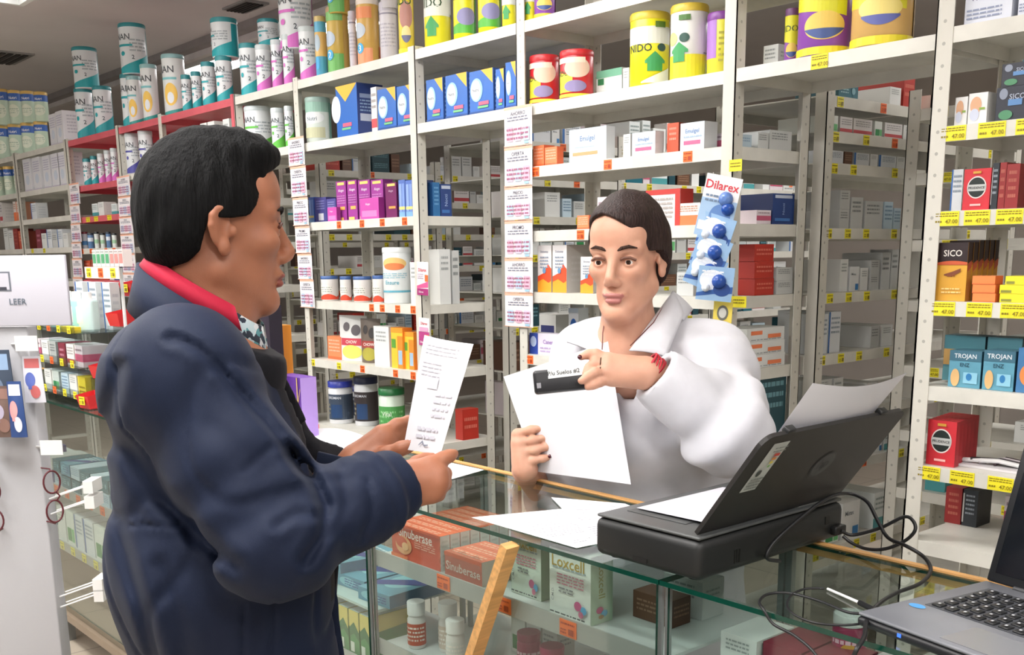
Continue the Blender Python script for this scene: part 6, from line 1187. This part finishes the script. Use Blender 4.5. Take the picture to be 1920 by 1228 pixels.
def folds(P, D):
    o = 0 * D
    for a, b, cen, wd, amp, fq, sd in ((sR, eR, .85, .28, .0035, 95, 1), (eR, wR, .25, .3, .0035, 85, 2), (eR, wR, .86, .14, .003, 200, 3), (sR, eR, .2, .3, .002, 60, 4), (eL, wL, .8, .2, .003, 180, 6)):
        ba = b - a; L_ = np.linalg.norm(ba); x = P - a; t = (x @ ba) / (L_ * L_); r = np.linalg.norm(x - t[..., None] * ba, axis=-1); ph = t * L_ * fq + 2.2 * sines(P, 18, sd)
        o = o + amp * np.sin(ph) * np.exp(-((t - cen) / wd) ** 2) * (r < .13) * np.clip(1 - (r - .09) / .04, 0, 1)
    X = (P - BC) @ RB.T; o = o + .0035 * sines(P * np.array((1, 1, .35)), 34, 11, 4); sn = sines(P * np.array((1, 1, .5)), 26, 12, 4); o = o - .004 * np.exp(-(sn / .06) ** 2)
    # long drag folds running down the back
    o = o + .003 * np.sin(X[..., 1] * 46 + X[..., 2] * 6) * np.exp(-((X[..., 0] + .12) / .09) ** 2) * (X[..., 2] < .12)
    D = D - o
    for c, rr in (((sR * .38 + eR * .62), None),): pass
    return D
v.fn(folds)
def creases(P, D):
    c = (P - CC) @ CM.T; U = X0 + F_PX * c[..., 0] / c[..., 2]; V_ = Y0 + F_PX * c[..., 1] / c[..., 2]; o = 0 * D
    for pts, dep_, wd, tm in (([(318, 634), (345, 640), (372, 655), (410, 690), (452, 738), (500, 792), (548, 850)], .007, 9, 1.50), ([(545, 852), (590, 900), (612, 950), (604, 1005), (572, 1052)], .010, 11, 1.5),
        ([(520, 985), (556, 962), (590, 968)], .005, 9, 1.5), ([(400, 800), (470, 860), (520, 935)], .003, 20, 1.5), ([(185, 812), (240, 850), (290, 925), (370, 1005), (440, 1062)], .008, 14, 1.56), ([(230, 985), (335, 985)], .003, 4, 1.6), ([(458, 1130), (455, 1240)], .003, 4, 1.6), ([(515, 1130), (511, 1240)], .003, 4, 1.6),
        ([(222, 690), (200, 780), (205, 900), (228, 1020), (268, 1150), (290, 1240)], .006, 12, 1.7), ([(690, 900), (700, 960), (680, 1010)], .004, 7, 1.6), ([(640, 880), (650, 940), (625, 1000)], .003, 9, 1.6), ([(300, 1060), (330, 1150), (350, 1240)], .004, 14, 1.6), ([(460, 880), (505, 840), (545, 835)], .003, 6, 1.5)):
        best = np.full(U.shape, 1e9)
        for a, b in zip(pts[:-1], pts[1:]):
            ax, ay = b[0] - a[0], b[1] - a[1]; t = np.clip(((U - a[0]) * ax + (V_ - a[1]) * ay) / (ax * ax + ay * ay), 0, 1); best = np.minimum(best, np.hypot(U - a[0] - t * ax, V_ - a[1] - t * ay))
        near = c[..., 2] < tm; o = o + near * dep_ * (np.exp(-(best / wd) ** 2) - .35 * np.exp(-((best - 2.2 * wd) / (1.2 * wd)) ** 2))
    return D + o
v.fn(creases)
# open neck and front: cut a wedge so the dark inner side and shirt show
def cutj(P, D):
    X = (P - np.array([BC[0], BC[1], 0])) @ RB.T; f, l, z = X[..., 0], X[..., 1], X[..., 2]
    top = 1.372 - np.clip((f + .06) * .42, 0, .3); rn = np.sqrt((f + .03) ** 2 + l ** 2); D = np.where(rn < .125, np.maximum(D, (z - top - np.clip(rn - .08, 0, 1) * 1.5) * .7), D)
    d2 = np.sqrt(((f + .03) / .078) ** 2 + (l / .075) ** 2) - 1; D = np.maximum(D, -np.maximum(d2 * .07, 1.20 - z))
    wdg = np.maximum(np.maximum(np.abs(l) - .022 - .0 * (z - .8), .02 - f), .7 - z); return np.maximum(D, -wdg)
v.fn(cutj)
# cuffs end cleanly
for w_, e_ in ((wR, eR), (A(636, 882, 1.60), eL)):
    d_ = (w_ - e_) / np.linalg.norm(w_ - e_); c_ = w_ + d_ * .012
    v.fn(lambda P, D, c_=c_, d_=d_: np.where(np.linalg.norm(P - c_, axis=-1) < .09, np.maximum(D, (P - c_) @ d_), D), np.array(c_) - .1, np.array(c_) + .1)
def jm(P):
    X = (P - np.array([BC[0], BC[1], 0])) @ RB.T; f, l, z = X[:, 0], X[:, 1], X[:, 2]; near = np.minimum.reduce([np.linalg.norm(P - (sR * (1 - q) + eR * q), axis=1) for q in (0, .25, .5, .75, 1)] + [np.linalg.norm(P - (eR * (1 - q) + wR * q), axis=1) for q in (.25, .5, .75, 1)]) < .1
    return (~near & (((f > .075) & (l > -.05) & (l < .16)) | ((f > -.005) & (l > .005) & (l < .15) & (z > 1.16))) & (z > 1.0)) * 1
wobj('jacket', v.mesh('jacket', [NAVY, BLK], jm), man)
v = Vol(BP_(0, 0, .7) - .25, np.array([BC[0] + .25, BC[1] + .25, 1.45]), .006); v.cone(BP_(.03, 0, .78), BP_(.0, 0, 1.2), .118, .10, .05, fr=RB, sc=(1, .78, 1)); v.cone(BP_(-.02, 0, 1.2), A(396, 612, 1.495), .1, .062, .06); v.ell(A(445, 695, 1.49), (.055, .055, .055), None, .05); v.ell(A(438, 650, 1.49), (.04, .045, .03), None, .04); v.ell(A(474, 700, 1.50), (.034, .04, .04), None, .04); v.cone(A(400, 622, 1.49), A(448, 676, 1.49), .048, .044, .03); zq = A(400, 609, 1.49)[2]
v.fn(lambda P, D: np.maximum(D, (P[..., 2] - zq + .42 * ((P - BC) @ RB[0])) * .9)); wobj('sweater', v.mesh('sweater', [BLK]), man)
# collar bands round the neck: navy outside, red lining, checked shirt collar
CN = A(394, 584, 1.495)
def band(name, r0, r1, h0, h1, m, dz=0., th=.0035, a0=-2.75, a1=2.75, cf=0., tilt=.62, lean=0.0):
    mb = MB(); n = 40; vs = []
    for i in range(n + 1):
        a = a0 + (a1 - a0) * i / n     # 0 = nape
        for rr_, h in ((r0, h0), (r1, h1), (r1 + th, h1), (r0 + th, h0)):
            f = -math.cos(a) * rr_ + cf; l = math.sin(a) * rr_ * .98; z = -f * tilt + h + dz - .012 * (math.cos(a) < -.5) * (-math.cos(a) - .5)
            vs.append(CN + RB[0] * f + RB[1] * l + np.array([0, 0, z]))
    fs = [(4 * i + k, 4 * i + (k + 1) % 4, 4 * (i + 1) + (k + 1) % 4, 4 * (i + 1) + k) for i in range(n) for k in range(4)] + [(0, 1, 2, 3), (4 * n + 3, 4 * n + 2, 4 * n + 1, 4 * n)]
    mb.add(vs, fs, m, True); return wobj(name, mb.mesh(name), man)
band('collar', .088, .106, .012, -.06, NAVY, th=.006, a0=-2.1, a1=2.1)
band('collar_lining', .072, .088, .038, .010, REDL, th=.004, a0=-2.2, a1=2.2)
band('shirt_collar', .066, .070, .03, -.02, mat('C8D0D0', .6, kind='shirt_check'), th=.003, cf=.006, a0=-3.0, a1=3.0)
band('sweater_collar', .071, .076, .012, -.04, BLK, th=.003, a0=-2.7, a1=2.7)
# front edge of the jacket and the pocket flap strip
v = None
# trousers and shoes
v = Vol(BP_(0, 0, .1) - np.array((.3, .3, .16)), BP_(0, 0, .85) + np.array((.3, .3, .12)), .008)
for s in (-1, 1): v.chain([BP_(0, s * .075, .86), BP_(.012, s * .1, .5), BP_(-.01, s * .11, .09)], [.112, .082, .07], .03)
v.fn(lambda P, D: np.maximum(D - .003 * sines(P, 60, 9), .06 - P[..., 2])); wobj('trousers', v.mesh('trousers', [mat('1C1E28', .8, kind='cloth')]), man)
for s in (-1, 1):
    v = Vol(BP_(.05, s * .11, .0) - np.array((.2, .2, .01)), BP_(.05, s * .11, .14) + np.array((.2, .2, .02)), .006); v.cone(BP_(-.03, s * .11, .045), BP_(.13, s * .125, .032), .045, .038, .02); v.cone(BP_(-.02, s * .11, .05), BP_(-.015, s * .11, .1), .045, .045, .02)
    v.fn(lambda P, D: np.maximum(D, .004 - P[..., 2])); wobj('shoe', v.mesh('shoe', [mat('16161A', .45)]), man)
mb = MB(); c = A(620, 862, 1.575); mb.rbox(-.02, .02, -.003, .003, -.012, .012, NAVY2, .002); me = mb.mesh('cuff_tab'); o = wobj('cuff_tab', me, man, A(618, 866, 1.562)); o.rotation_euler = (0, .25, RZ)
# receipt held in both hands
wsheet([A(756, 842, 1.548), A(826, 852, 1.49), A(888, 645, 1.475), A(796, 628, 1.545)], 'white receipt sheet held up in both hands by the young man', bend=(.006, -.01, 0), name='receipt', group=None, c='E6E5EA')
def decal_on(P4, ops, W, H, name, root=None, off=.0012):
    P = [Vector(p) for p in P4]; n = (P[1] - P[0]).cross(P[3] - P[0]).normalized()
    if n.dot(Vector(-FWD)) < 0: n = -n
    mp = lambda s, b, k: tuple(P[0].lerp(P[1], s).lerp(P[3].lerp(P[2], s), b) + Vector((.006, -.01, 0)) * math.sin(PI * s) * b + n * (off + .0004 * k)); mp.size = (W, H); mp.curved = True
    mb = MB(); draw(mb, mp, ops); return mb.obj(name, root)
rc = [o for o in SC.objects if o.name.startswith('receipt')][0]
decal_on([A(756, 842, 1.548), A(826, 852, 1.49), A(888, 645, 1.475), A(796, 628, 1.545)], [('l', .12, .8, .85, .95, 3, 'C9C9D2'), ('r', .32, .56, .56, .66, 'D0D0D8'), ('l', .1, .55, .66, .8, 4, 'CFCFD8'), ('l', .55, .9, .3, .55, 4, 'CDCDD6'), ('l', .3, .8, .1, .24, 2, 'CFCFD8'), ('s', [(.42, .05, .06), (.5, .08, .1), (.56, .05, .065), (.66, .06, .07)], '8A90A0')], .1, .2, 'printing', rc)
# ---------------------------------------------------------------- the woman in the white coat behind the counter
RW = frame(.42, -.905, -.10); CW = A(1176, 486, 2.13)
RC = frame(.50, -.866); WC = A(1215, 800, 2.28)
def WP_(f, l, z): return np.array([WC[0], WC[1], 0]) + RC[0] * f + RC[1] * l + np.array([0, 0, z])
wom = empty('person', (WC[0], WC[1], 0), label='woman in a white lab coat holding a sheet and a black device', cat='person')
bpy.context.view_layer.update()
zs = A(1215, 645, 2.25)[2]
sLw, eLw, wLw = A(1335, 680, 2.20), A(1362, 808, 2.06), A(1232, 702, 2.015)
sRw, eRw, wRw = A(1098, 672, 2.33), A(1040, 925, 2.50), A(990, 885, 2.38)
v = Vol(CW - np.array((.19, .19, .30)), CW + .18, .0026); Lw = head(v, CW, RW, True)
v.cone(Lw(-.02, 0, -.03), A(1178, 618, 2.19), .040, .044, .03); v.cone(A(1178, 618, 2.19), A(1170, 680, 2.20), .05, .085, .05); v.cone(Lw(.03, 0, -.085), A(1165, 640, 2.16), .022, .03, .04)
me_h = v.mesh('h', [SKW, LIPW], lipsel(Lw, CW, RW))
v = Vol([-1.98, 1.28, .84], [-1.20, 1.78, 1.42], .0024)
t2 = 2.0     # her left hand (centre): back of hand to the camera, fingers to the left round the device
v.cone(wLw, A(1216, 698, t2 + .005), .027, .025, .02)
hand(v, None, [
    [A(1140, 672, t2), A(1118, 664, t2 + .004), A(1104, 664, t2 + .006), A(1090, 669, t2 + .006)],
    [A(1138, 684, t2 - .008), A(1116, 680, t2 - .002), A(1104, 690, t2 - .006), A(1098, 700, t2 - .010)],
    [A(1138, 698, t2 - .01), A(1116, 699, t2 - .020), A(1102, 707, t2 - .024), A(1090, 714, t2 - .026)],
    [A(1142, 712, t2 - .006), A(1124, 717, t2 - .018), A(1112, 722, t2 - .022), A(1102, 726, t2 - .022)]],
    palm=[(A(1208, 690, t2), A(1144, 674, t2), .021, .013), (A(1208, 698, t2), A(1142, 688, t2 - .006), .024, .014), (A(1208, 704, t2), A(1144, 702, t2 - .006), .022, .014), (A(1206, 708, t2), A(1148, 712, t2 - .004), .02, .013)])
hand(v, None, [[A(1180, 690, t2 + .02), A(1148, 700, t2 + .034), A(1124, 708, t2 + .034), A(1108, 714, t2 + .028)]], rs=(.013, .0105, .0095, .008))
t3 = 2.32    # her right hand (left): fingers flat in front of the sheet
v.cone(A(1022, 925, 2.49), A(984, 882, t3 + .04), .038, .030, .02)
hand(v, None, [
    [A(972, 812, t3 - .004), A(996, 806, t3 - .018), A(1016, 802, t3 - .024), A(1032, 800, t3 - .024)],
    [A(972, 830, t3 - .006), A(1000, 826, t3 - .022), A(1024, 820, t3 - .026), A(1043, 816, t3 - .025)],
    [A(974, 848, t3 - .006), A(1002, 845, t3 - .022), A(1026, 837, t3 - .026), A(1043, 830, t3 - .025)],
    [A(978, 864, t3 - .004), A(1000, 864, t3 - .018), A(1018, 860, t3 - .022), A(1034, 856, t3 - .022)]],
    palm=[(A(980, 876, t3), A(970, 816, t3), .022, .014), (A(984, 878, t3), A(974, 834, t3 - .002), .024, .016), (A(988, 880, t3), A(980, 860, t3 - .002), .022, .016)])
hand(v, None, [[A(972, 850, t3 + .018), A(985, 832, t3 + .028), A(1000, 822, t3 + .03), A(1014, 815, t3 + .028)]], rs=(.013, .0105, .0095, .008))
me_n = v.mesh('n', [SKW])
v = Vol(WP_(0, 0, .0) - np.array((.4, .4, 0)), WP_(0, 0, 1.4) + np.array((.4, .4, .05)), .01)
v.cone(WP_(-.09, 0, .9), WP_(0, 0, 1.23), .11, .1, .05, fr=RC, sc=(1, .75, 1)); v.cone(A(1172, 660, 2.21), WP_(0, 0, 1.2), .06, .09, .05); v.chain([sLw, eLw, wLw], [.045, .036, .027], .03); v.chain([sRw, eRw, A(1022, 925, 2.49)], [.045, .04, .034], .03)
for s in (-1, 1): v.chain([WP_(-.10, s * .085, .88), WP_(-.12, s * .09, .48), WP_(-.14, s * .09, .1)], [.085, .055, .04], .04)
me_t = v.mesh('t', [SKW]); wobj('body', join('body', [me_h, me_n, me_t], [SKW, LIPW]), wom)
b4 = {o.name for o in wom.children}; face_parts(wom, CW, RW, Lw, '3A2A24', None, True)
for (u, w_, t_) in ((1033, 800, t3 - .035), (1044, 815, t3 - .037), (1044, 829, t3 - .037), (1034, 855, t3 - .034), (1090, 669, t2 - .004)):
    mb = MB(); mb.lathe([(1e-4, .0), (.0045, .0004), (.0042, .0016), (1e-4, .0022)], mat('4A1A24', .2), 12); q = Vector(-FWD).to_track_quat('Z', 'Y'); mb.obj('fingernail', wom, A(u - 3, w_ + .5, t_ + .003), rot=q.to_euler())
fix(wom, b4)
for nm, (u, w_, t_) in (('ring', (1127, 681, t2 - .004)), ('ring', (1126, 699, t2 - .014))):
    mb = MB(); mb.tube([(.0108 * math.cos(a), 0, .0108 * math.sin(a)) for a in [2 * PI * k / 16 for k in range(16)]], .0014, mat('5A4030', .3, .6), 6, close=True); mb.rbox(-.004, .004, -.013, -.009, -.004, .004, mat('2A1C18', .2), .001); o = wobj(nm, mb.mesh(nm), wom, A(u, w_, t_)); o.rotation_euler = (0, 0, RZ + PI / 2 - .2)
# hair pulled back
v = Vol(CW - .16, CW + .19, .0026)
v.ell(Lw(-.012, 0, .042), (.098, .079, .096), RW); v.ell(Lw(.045, 0, .082), (.050, .058, .034), RW, .02); v.ell(Lw(-.035, 0, .0), (.07, .074, .08), RW, .03); v.ell(Lw(-.10, .0, .01), (.04, .045, .045), RW, .02); v.ell(Lw(-.01, .05, .01), (.03, .03, .07), RW, .03)
us2 = [-.09, -.05, -.02, .0, .03, .06, .08, .098, .2]; fb2 = [-.06, -.03, -.02, -.004, .022, .042, .065, .11, .14]
def cutw(P, D):
    X = (P - CW) @ RW.T; n = sines(X * np.array((.3, 1, 1)), 300, 13, 6); D = D - .002 * n
    ue = X[..., 2] + np.where(X[..., 2] > .02, .5 * np.clip(X[..., 1], -.02, .06) + 2.5 * X[..., 1] ** 2, 0); return np.maximum(D, (X[..., 0] - np.interp(ue, us2, fb2)) * .8)
v.fn(cutw); wobj('hair', v.mesh('hair', [mat('2E2220', .5, kind='hair')]), wom)
# coat
COAT = mat('CCCCD2', .75, kind='cloth')
v = Vol(WP_(0, 0, .42) - np.array((.42, .42, .0)), WP_(0, 0, 1.40) + np.array((.45, .45, .06)), .006)
v.cone(WP_(-.13, 0, .5), WP_(-.09, 0, .92), .175, .155, .05, fr=RC, sc=(1, .80, 1)); v.cone(WP_(-.09, 0, .92), WP_(-.005, .005, 1.2), .150, .13, .06, fr=RC, sc=(1, .70, 1)); v.ell(WP_(.06, .0, 1.14), (.095, .15, .10), RC, .05)
v.ell(WP_(0.0, 0, zs - .03), (.08, .15, .05), RC, .06); v.cone(A(1200, 640, 2.24), sLw, .05, .078, .06); v.cone(A(1150, 640, 2.26), sRw, .05, .07, .06)
v.cone(sLw, eLw, .078, .082, .04); v.ell(eLw + np.array((0, 0, .01)), (.083, .083, .075), None, .03); v.cone(eLw, wLw * .8 + eLw * .2, .078, .056, .04); v.cone(wLw * .8 + eLw * .2, wLw, .056, .050, .03)
v.cone(sRw, eRw, .072, .068, .04); v.cone(eRw, eRw + np.array((-.01, 0, -.02)), .066, .06, .03)
v.chain([A(1010, 760, 2.24), A(985, 800, 2.06), A(975, 850, 2.03)], [.03, .022, .02], .03) if False else None
def foldw(P, D):
    o = 0 * D
    for a, b, cen, wd, amp, fq, sd in ((sLw, eLw, .7, .35, .010, 62, 21), (eLw, wLw, .25, .45, .009, 66, 22), (sLw, eLw, .1, .3, .006, 55, 23)):
        ba = b - a; L_ = np.linalg.norm(ba); x = P - a; t = (x @ ba) / (L_ * L_); r = np.linalg.norm(x - t[..., None] * ba, axis=-1)
        o = o + .8 * amp * np.sin(t * L_ * fq + 2.6 * sines(P, 14, sd)) * np.exp(-((t - cen) / wd) ** 2) * np.clip(1 - (r - .1) / .04, 0, 1)
    return D - o - .004 * sines(P * np.array((1, 1, .3)), 40, 31, 4) - .002 * sines(P, 90, 32)
v.fn(foldw)
def cutc(P, D):
    X = (P - np.array([WC[0], WC[1], 0])) @ RC.T; f, l, z = X[..., 0], X[..., 1], X[..., 2]
    # V neck
    zt = z - 1.205; wdt = .012 + np.clip(zt, 0, 1) * .42; D = np.maximum(D, -np.maximum(np.maximum(np.abs(l + .015) - wdt, -zt), -.01 - f))
    nk = np.linalg.norm((P - A(1180, 610, 2.20))[..., :2], axis=-1) - .062; return np.maximum(D, -np.maximum(nk, 1.30 - z))
v.fn(cutc); d_ = (wLw - eLw) / np.linalg.norm(wLw - eLw); c_ = wLw + d_ * .004
v.fn(lambda P, D: np.where(np.linalg.norm(P - c_, axis=-1) < .085, np.maximum(D, (P - c_) @ d_), D), c_ - .1, c_ + .1)
v.cone(wLw - d_ * .03, wLw + d_ * .03, .038, .038, .006, True)
wobj('lab_coat', v.mesh('lab_coat', [COAT]), wom)
def patch(P4, name, th=.003, bulge=.006, m=COAT, n=8, root=wom):
    P = [Vector(p) for p in P4]; nn = (P[1] - P[0]).cross(P[3] - P[0]).normalized()
    if nn.dot(Vector(-FWD)) < 0: nn = -nn
    vs = []
    for k in (0, 1):
        for j in range(n + 1):
            for i in range(n + 1): s, t = i / n, j / n; vs.append(P[0].lerp(P[1], s).lerp(P[3].lerp(P[2], s), t) + nn * (bulge * math.sin(PI * s) * math.sin(PI * t * .8 + .3) - th * k))
    o2 = (n + 1) ** 2; fs = []
    for j in range(n):
        for i in range(n): a = j * (n + 1) + i; fs += [(a, a + 1, a + n + 2, a + n + 1), (o2 + a, o2 + a + n + 1, o2 + a + n + 2, o2 + a + 1)]
    e = [i for i in range(n + 1)] + [j * (n + 1) + n for j in range(1, n + 1)] + [n * (n + 1) + i for i in range(n - 1, -1, -1)] + [j * (n + 1) for j in range(n - 1, 0, -1)]
    fs += [(e[i], o2 + e[i], o2 + e[(i + 1) % len(e)], e[(i + 1) % len(e)]) for i in range(len(e))]
    mb = MB(); mb.add(vs, fs, m, True); return wobj(name, mb.mesh(name), root)
patch([A(1262, 545, 2.20), A(1283, 588, 2.16), A(1250, 667, 2.055), A(1180, 656, 2.07)], 'collar', bulge=.012)
patch([A(1262, 545, 2.20), A(1300, 580, 2.24), A(1283, 600, 2.17), A(1240, 590, 2.14)], 'collar', bulge=.01)
patch([A(1133, 592, 2.24), A(1080, 606, 2.27), A(1062, 640, 2.20), A(1128, 668, 2.10)], 'collar', bulge=.012)
mb = MB(); mb.tube([A(1134, 598, 2.165), A(1130, 625, 2.12), A(1129, 655, 2.085)], .0012, mat('6A3A34', .5), 6); mb.tube([A(1256, 556, 2.19), A(1225, 605, 2.12), A(1182, 648, 2.08)], .0012, mat('6A3A34', .5), 6); wobj('necklace', mb.mesh('necklace'), wom)
mb = MB(); ax = d_
u1 = np.cross(ax, (0, 0, 1)); u1 /= np.linalg.norm(u1); u2 = np.cross(ax, u1)
for k in range(6): c0 = wLw + ax * (.008 + .004 * k); mb.tube([c0 + (u1 * math.cos(a) + u2 * math.sin(a)) * (.0285 + .001 * (k % 2)) + ax * .004 * math.sin(a + k) for a in [2 * PI * q / 24 for q in range(24)]], .0022, mat(('B8202E', '8E1420', 'C83040')[k % 3], .5), 6, close=True)
for k in range(3): mb.tube([wLw + u2 * .03 * (1 if u2[2] < 0 else -1) + ax * (.012 + .004 * k), wLw + np.array([0, 0, -.05 - .006 * k]) + ax * (.01 + .003 * k)], .0013, mat('A01828', .6), 5)
wobj('bracelet', mb.mesh('bracelet'), wom)
v = Vol(WP_(0, 0, .0) - np.array((.3, .3, 0)), WP_(0, 0, .9) + np.array((.3, .3, 0)), .009)
for s in (-1, 1): v.chain([WP_(-.11, s * .08, .84), WP_(-.12, s * .09, .48), WP_(-.14, s * .09, .1)], [.105, .075, .06], .03)
v.fn(lambda P, D: np.maximum(D, .06 - P[..., 2])); wobj('trousers', v.mesh('trousers', [mat('E2E2E4', .8, kind='cloth')]), wom)
for s in (-1, 1):
    v = Vol(WP_(-.08, s * .09, .0) - np.array((.2, .2, .01)), WP_(-.08, s * .09, .14) + np.array((.2, .2, .02)), .006); v.cone(WP_(-.16, s * .09, .04), WP_(-.02, s * .1, .03), .04, .034, .02); v.cone(WP_(-.15, s * .09, .05), WP_(-.145, s * .09, .1), .04, .04, .02)
    v.fn(lambda P, D: np.maximum(D, .004 - P[..., 2])); wobj('shoe', v.mesh('shoe', [mat('E6E6E6', .5)]), wom)
# what she holds
wsheet([A(1006, 884, 2.342), A(1183, 908, 2.125), A(1140, 640, 2.095), A(944, 706, 2.335)], 'blank white sheet held in front of the woman', bend=(.012, -.012, .0), name='paper_sheet', group=None)
DV = Matrix([[RIGHT[i], FWD[i], -DOWN[i]] for i in range(3)]); p = A(1062, 712, t2 + .006)
mb = MB(); mb.rbox(-.063, .063, -.014, .014, -.0225, .0225, mat('1E1F23', .35), .006, 3); dv = mb.obj('handheld_device', None, p, rot=(DV @ Matrix.Rotation(-.11, 3, 'Y') if False else DV @ Matrix.Rotation(-.10, 3, 'Y')).to_euler(), label='black hand-held device with a white lettered label in the woman hand', cat='device')
mb = MB(); mp = planar((-.035, -.0142, .004), (.995, 0, .02), (0, 0, 1), (0, -1, 0), .08, .018); draw(mb, mp, [('r', 0, 1, 0, 1, 'E6E8E8'), ('t', 'P/u Suelos #2', .38, .5, .5, '2A2E30')]); mb.obj('label_tape', dv)
mb = MB(); mb.box(-.058, -.05, -.0148, -.014, -.012, -.002, '8A8A90'); mb.obj('button', dv)
# ================================================================ leave out rack cartons that nothing of can be seen
bpy.context.view_layer.update(); _dg = bpy.context.evaluated_depsgraph_get()
_see = ('glass', 'front_glass', 'side_panel', 'tier', 'step', 'plastic_wrap', 'tray')
def visible(o):
    M_ = o.matrix_world; bb = [Vector(c) for c in o.bound_box]; mn = Vector([min(b[i] for b in bb) for i in range(3)]); mx = Vector([max(b[i] for b in bb) for i in range(3)])
    for fy_ in (.05, .5, .95):
        for fz_ in (.15, .5, .85):
            for face in (0, 1):
                q = Vector((mn.x + (mx.x - mn.x) * fy_, mn.y, mn.z + (mx.z - mn.z) * fz_)) if face == 0 else Vector((mx.x, mn.y + (mx.y - mn.y) * fy_, mn.z + (mx.z - mn.z) * fz_))
                t = M_ @ q
                for off in (0, .2, -.2):
                    c = Vector(CC + RIGHT * off); pu = proj(t)
                    if not (-40 < pu[0] < 1960 and -30 < pu[1] < 1258): continue
                    d = (t - c); L_ = d.length; d.normalize(); s0 = c
                    for _ in range(6):
                        h, loc, nn, ix, ob, mm = SC.ray_cast(_dg, s0, d, distance=L_)
                        if not h: break
                        if ob.original == o or ob.name == o.name: return True
                        if not ob.name.startswith(_see): break
                        s0 = loc + d * .002
    return False
_kill = [o for o in SC.objects if o.parent is None and o.get('group') in ('cartons in the racks behind', 'goods in the left glass counters', 'cartons in the acrylic display', 'slim cartons on the left shelves', 'cartons behind the white sign', 'grey cartons behind the hair', 'pale cartons on red-edged shelving', 'cartons above the head') and not visible(o)]
for o in _kill: bpy.data.objects.remove(o)
print('left out', len(_kill))
# ================================================================ place words for look-alikes, so each label singles out one thing
from collections import defaultdict
bpy.context.view_layer.update()
_by = defaultdict(list)
for o in SC.objects:
    if o.parent is None and 'label' in o: _by[o['label']].append(o)
_num = ('', '', 'second', 'third', 'fourth', 'fifth', 'sixth', 'seventh', 'eighth', 'ninth', 'tenth', 'eleventh', 'twelfth')
for lab, os_ in _by.items():
    n = len(os_)
    if n < 2 or lab.startswith('long white ceiling'): continue
    cols = defaultdict(list)
    for o in os_: cols[(round(o.location.x, 2), round(o.location.y, 2))].append(o)
    keys = sorted(cols, key=lambda k: proj((k[0], k[1], 1.5))[0]); m = len(keys)
    for a, k in enumerate(keys):
        side = '' if m == 1 else 'leftmost' if a == 0 else 'rightmost' if a == m - 1 else (_num[a + 1] + ' from left' if a + 1 < 13 else _num[min(12, m - a)] + ' from right')
        st = sorted(cols[k], key=lambda o: -o.location.z); q = len(st)
        for b, o in enumerate(st):
            ver = '' if q == 1 else 'topmost' if b == 0 else 'lowest' if b == q - 1 else _num[b + 1] + ' from top'
            o['label'] = ', '.join([lab] + [t for t in (side, ver) if t]).replace(',,', ',')
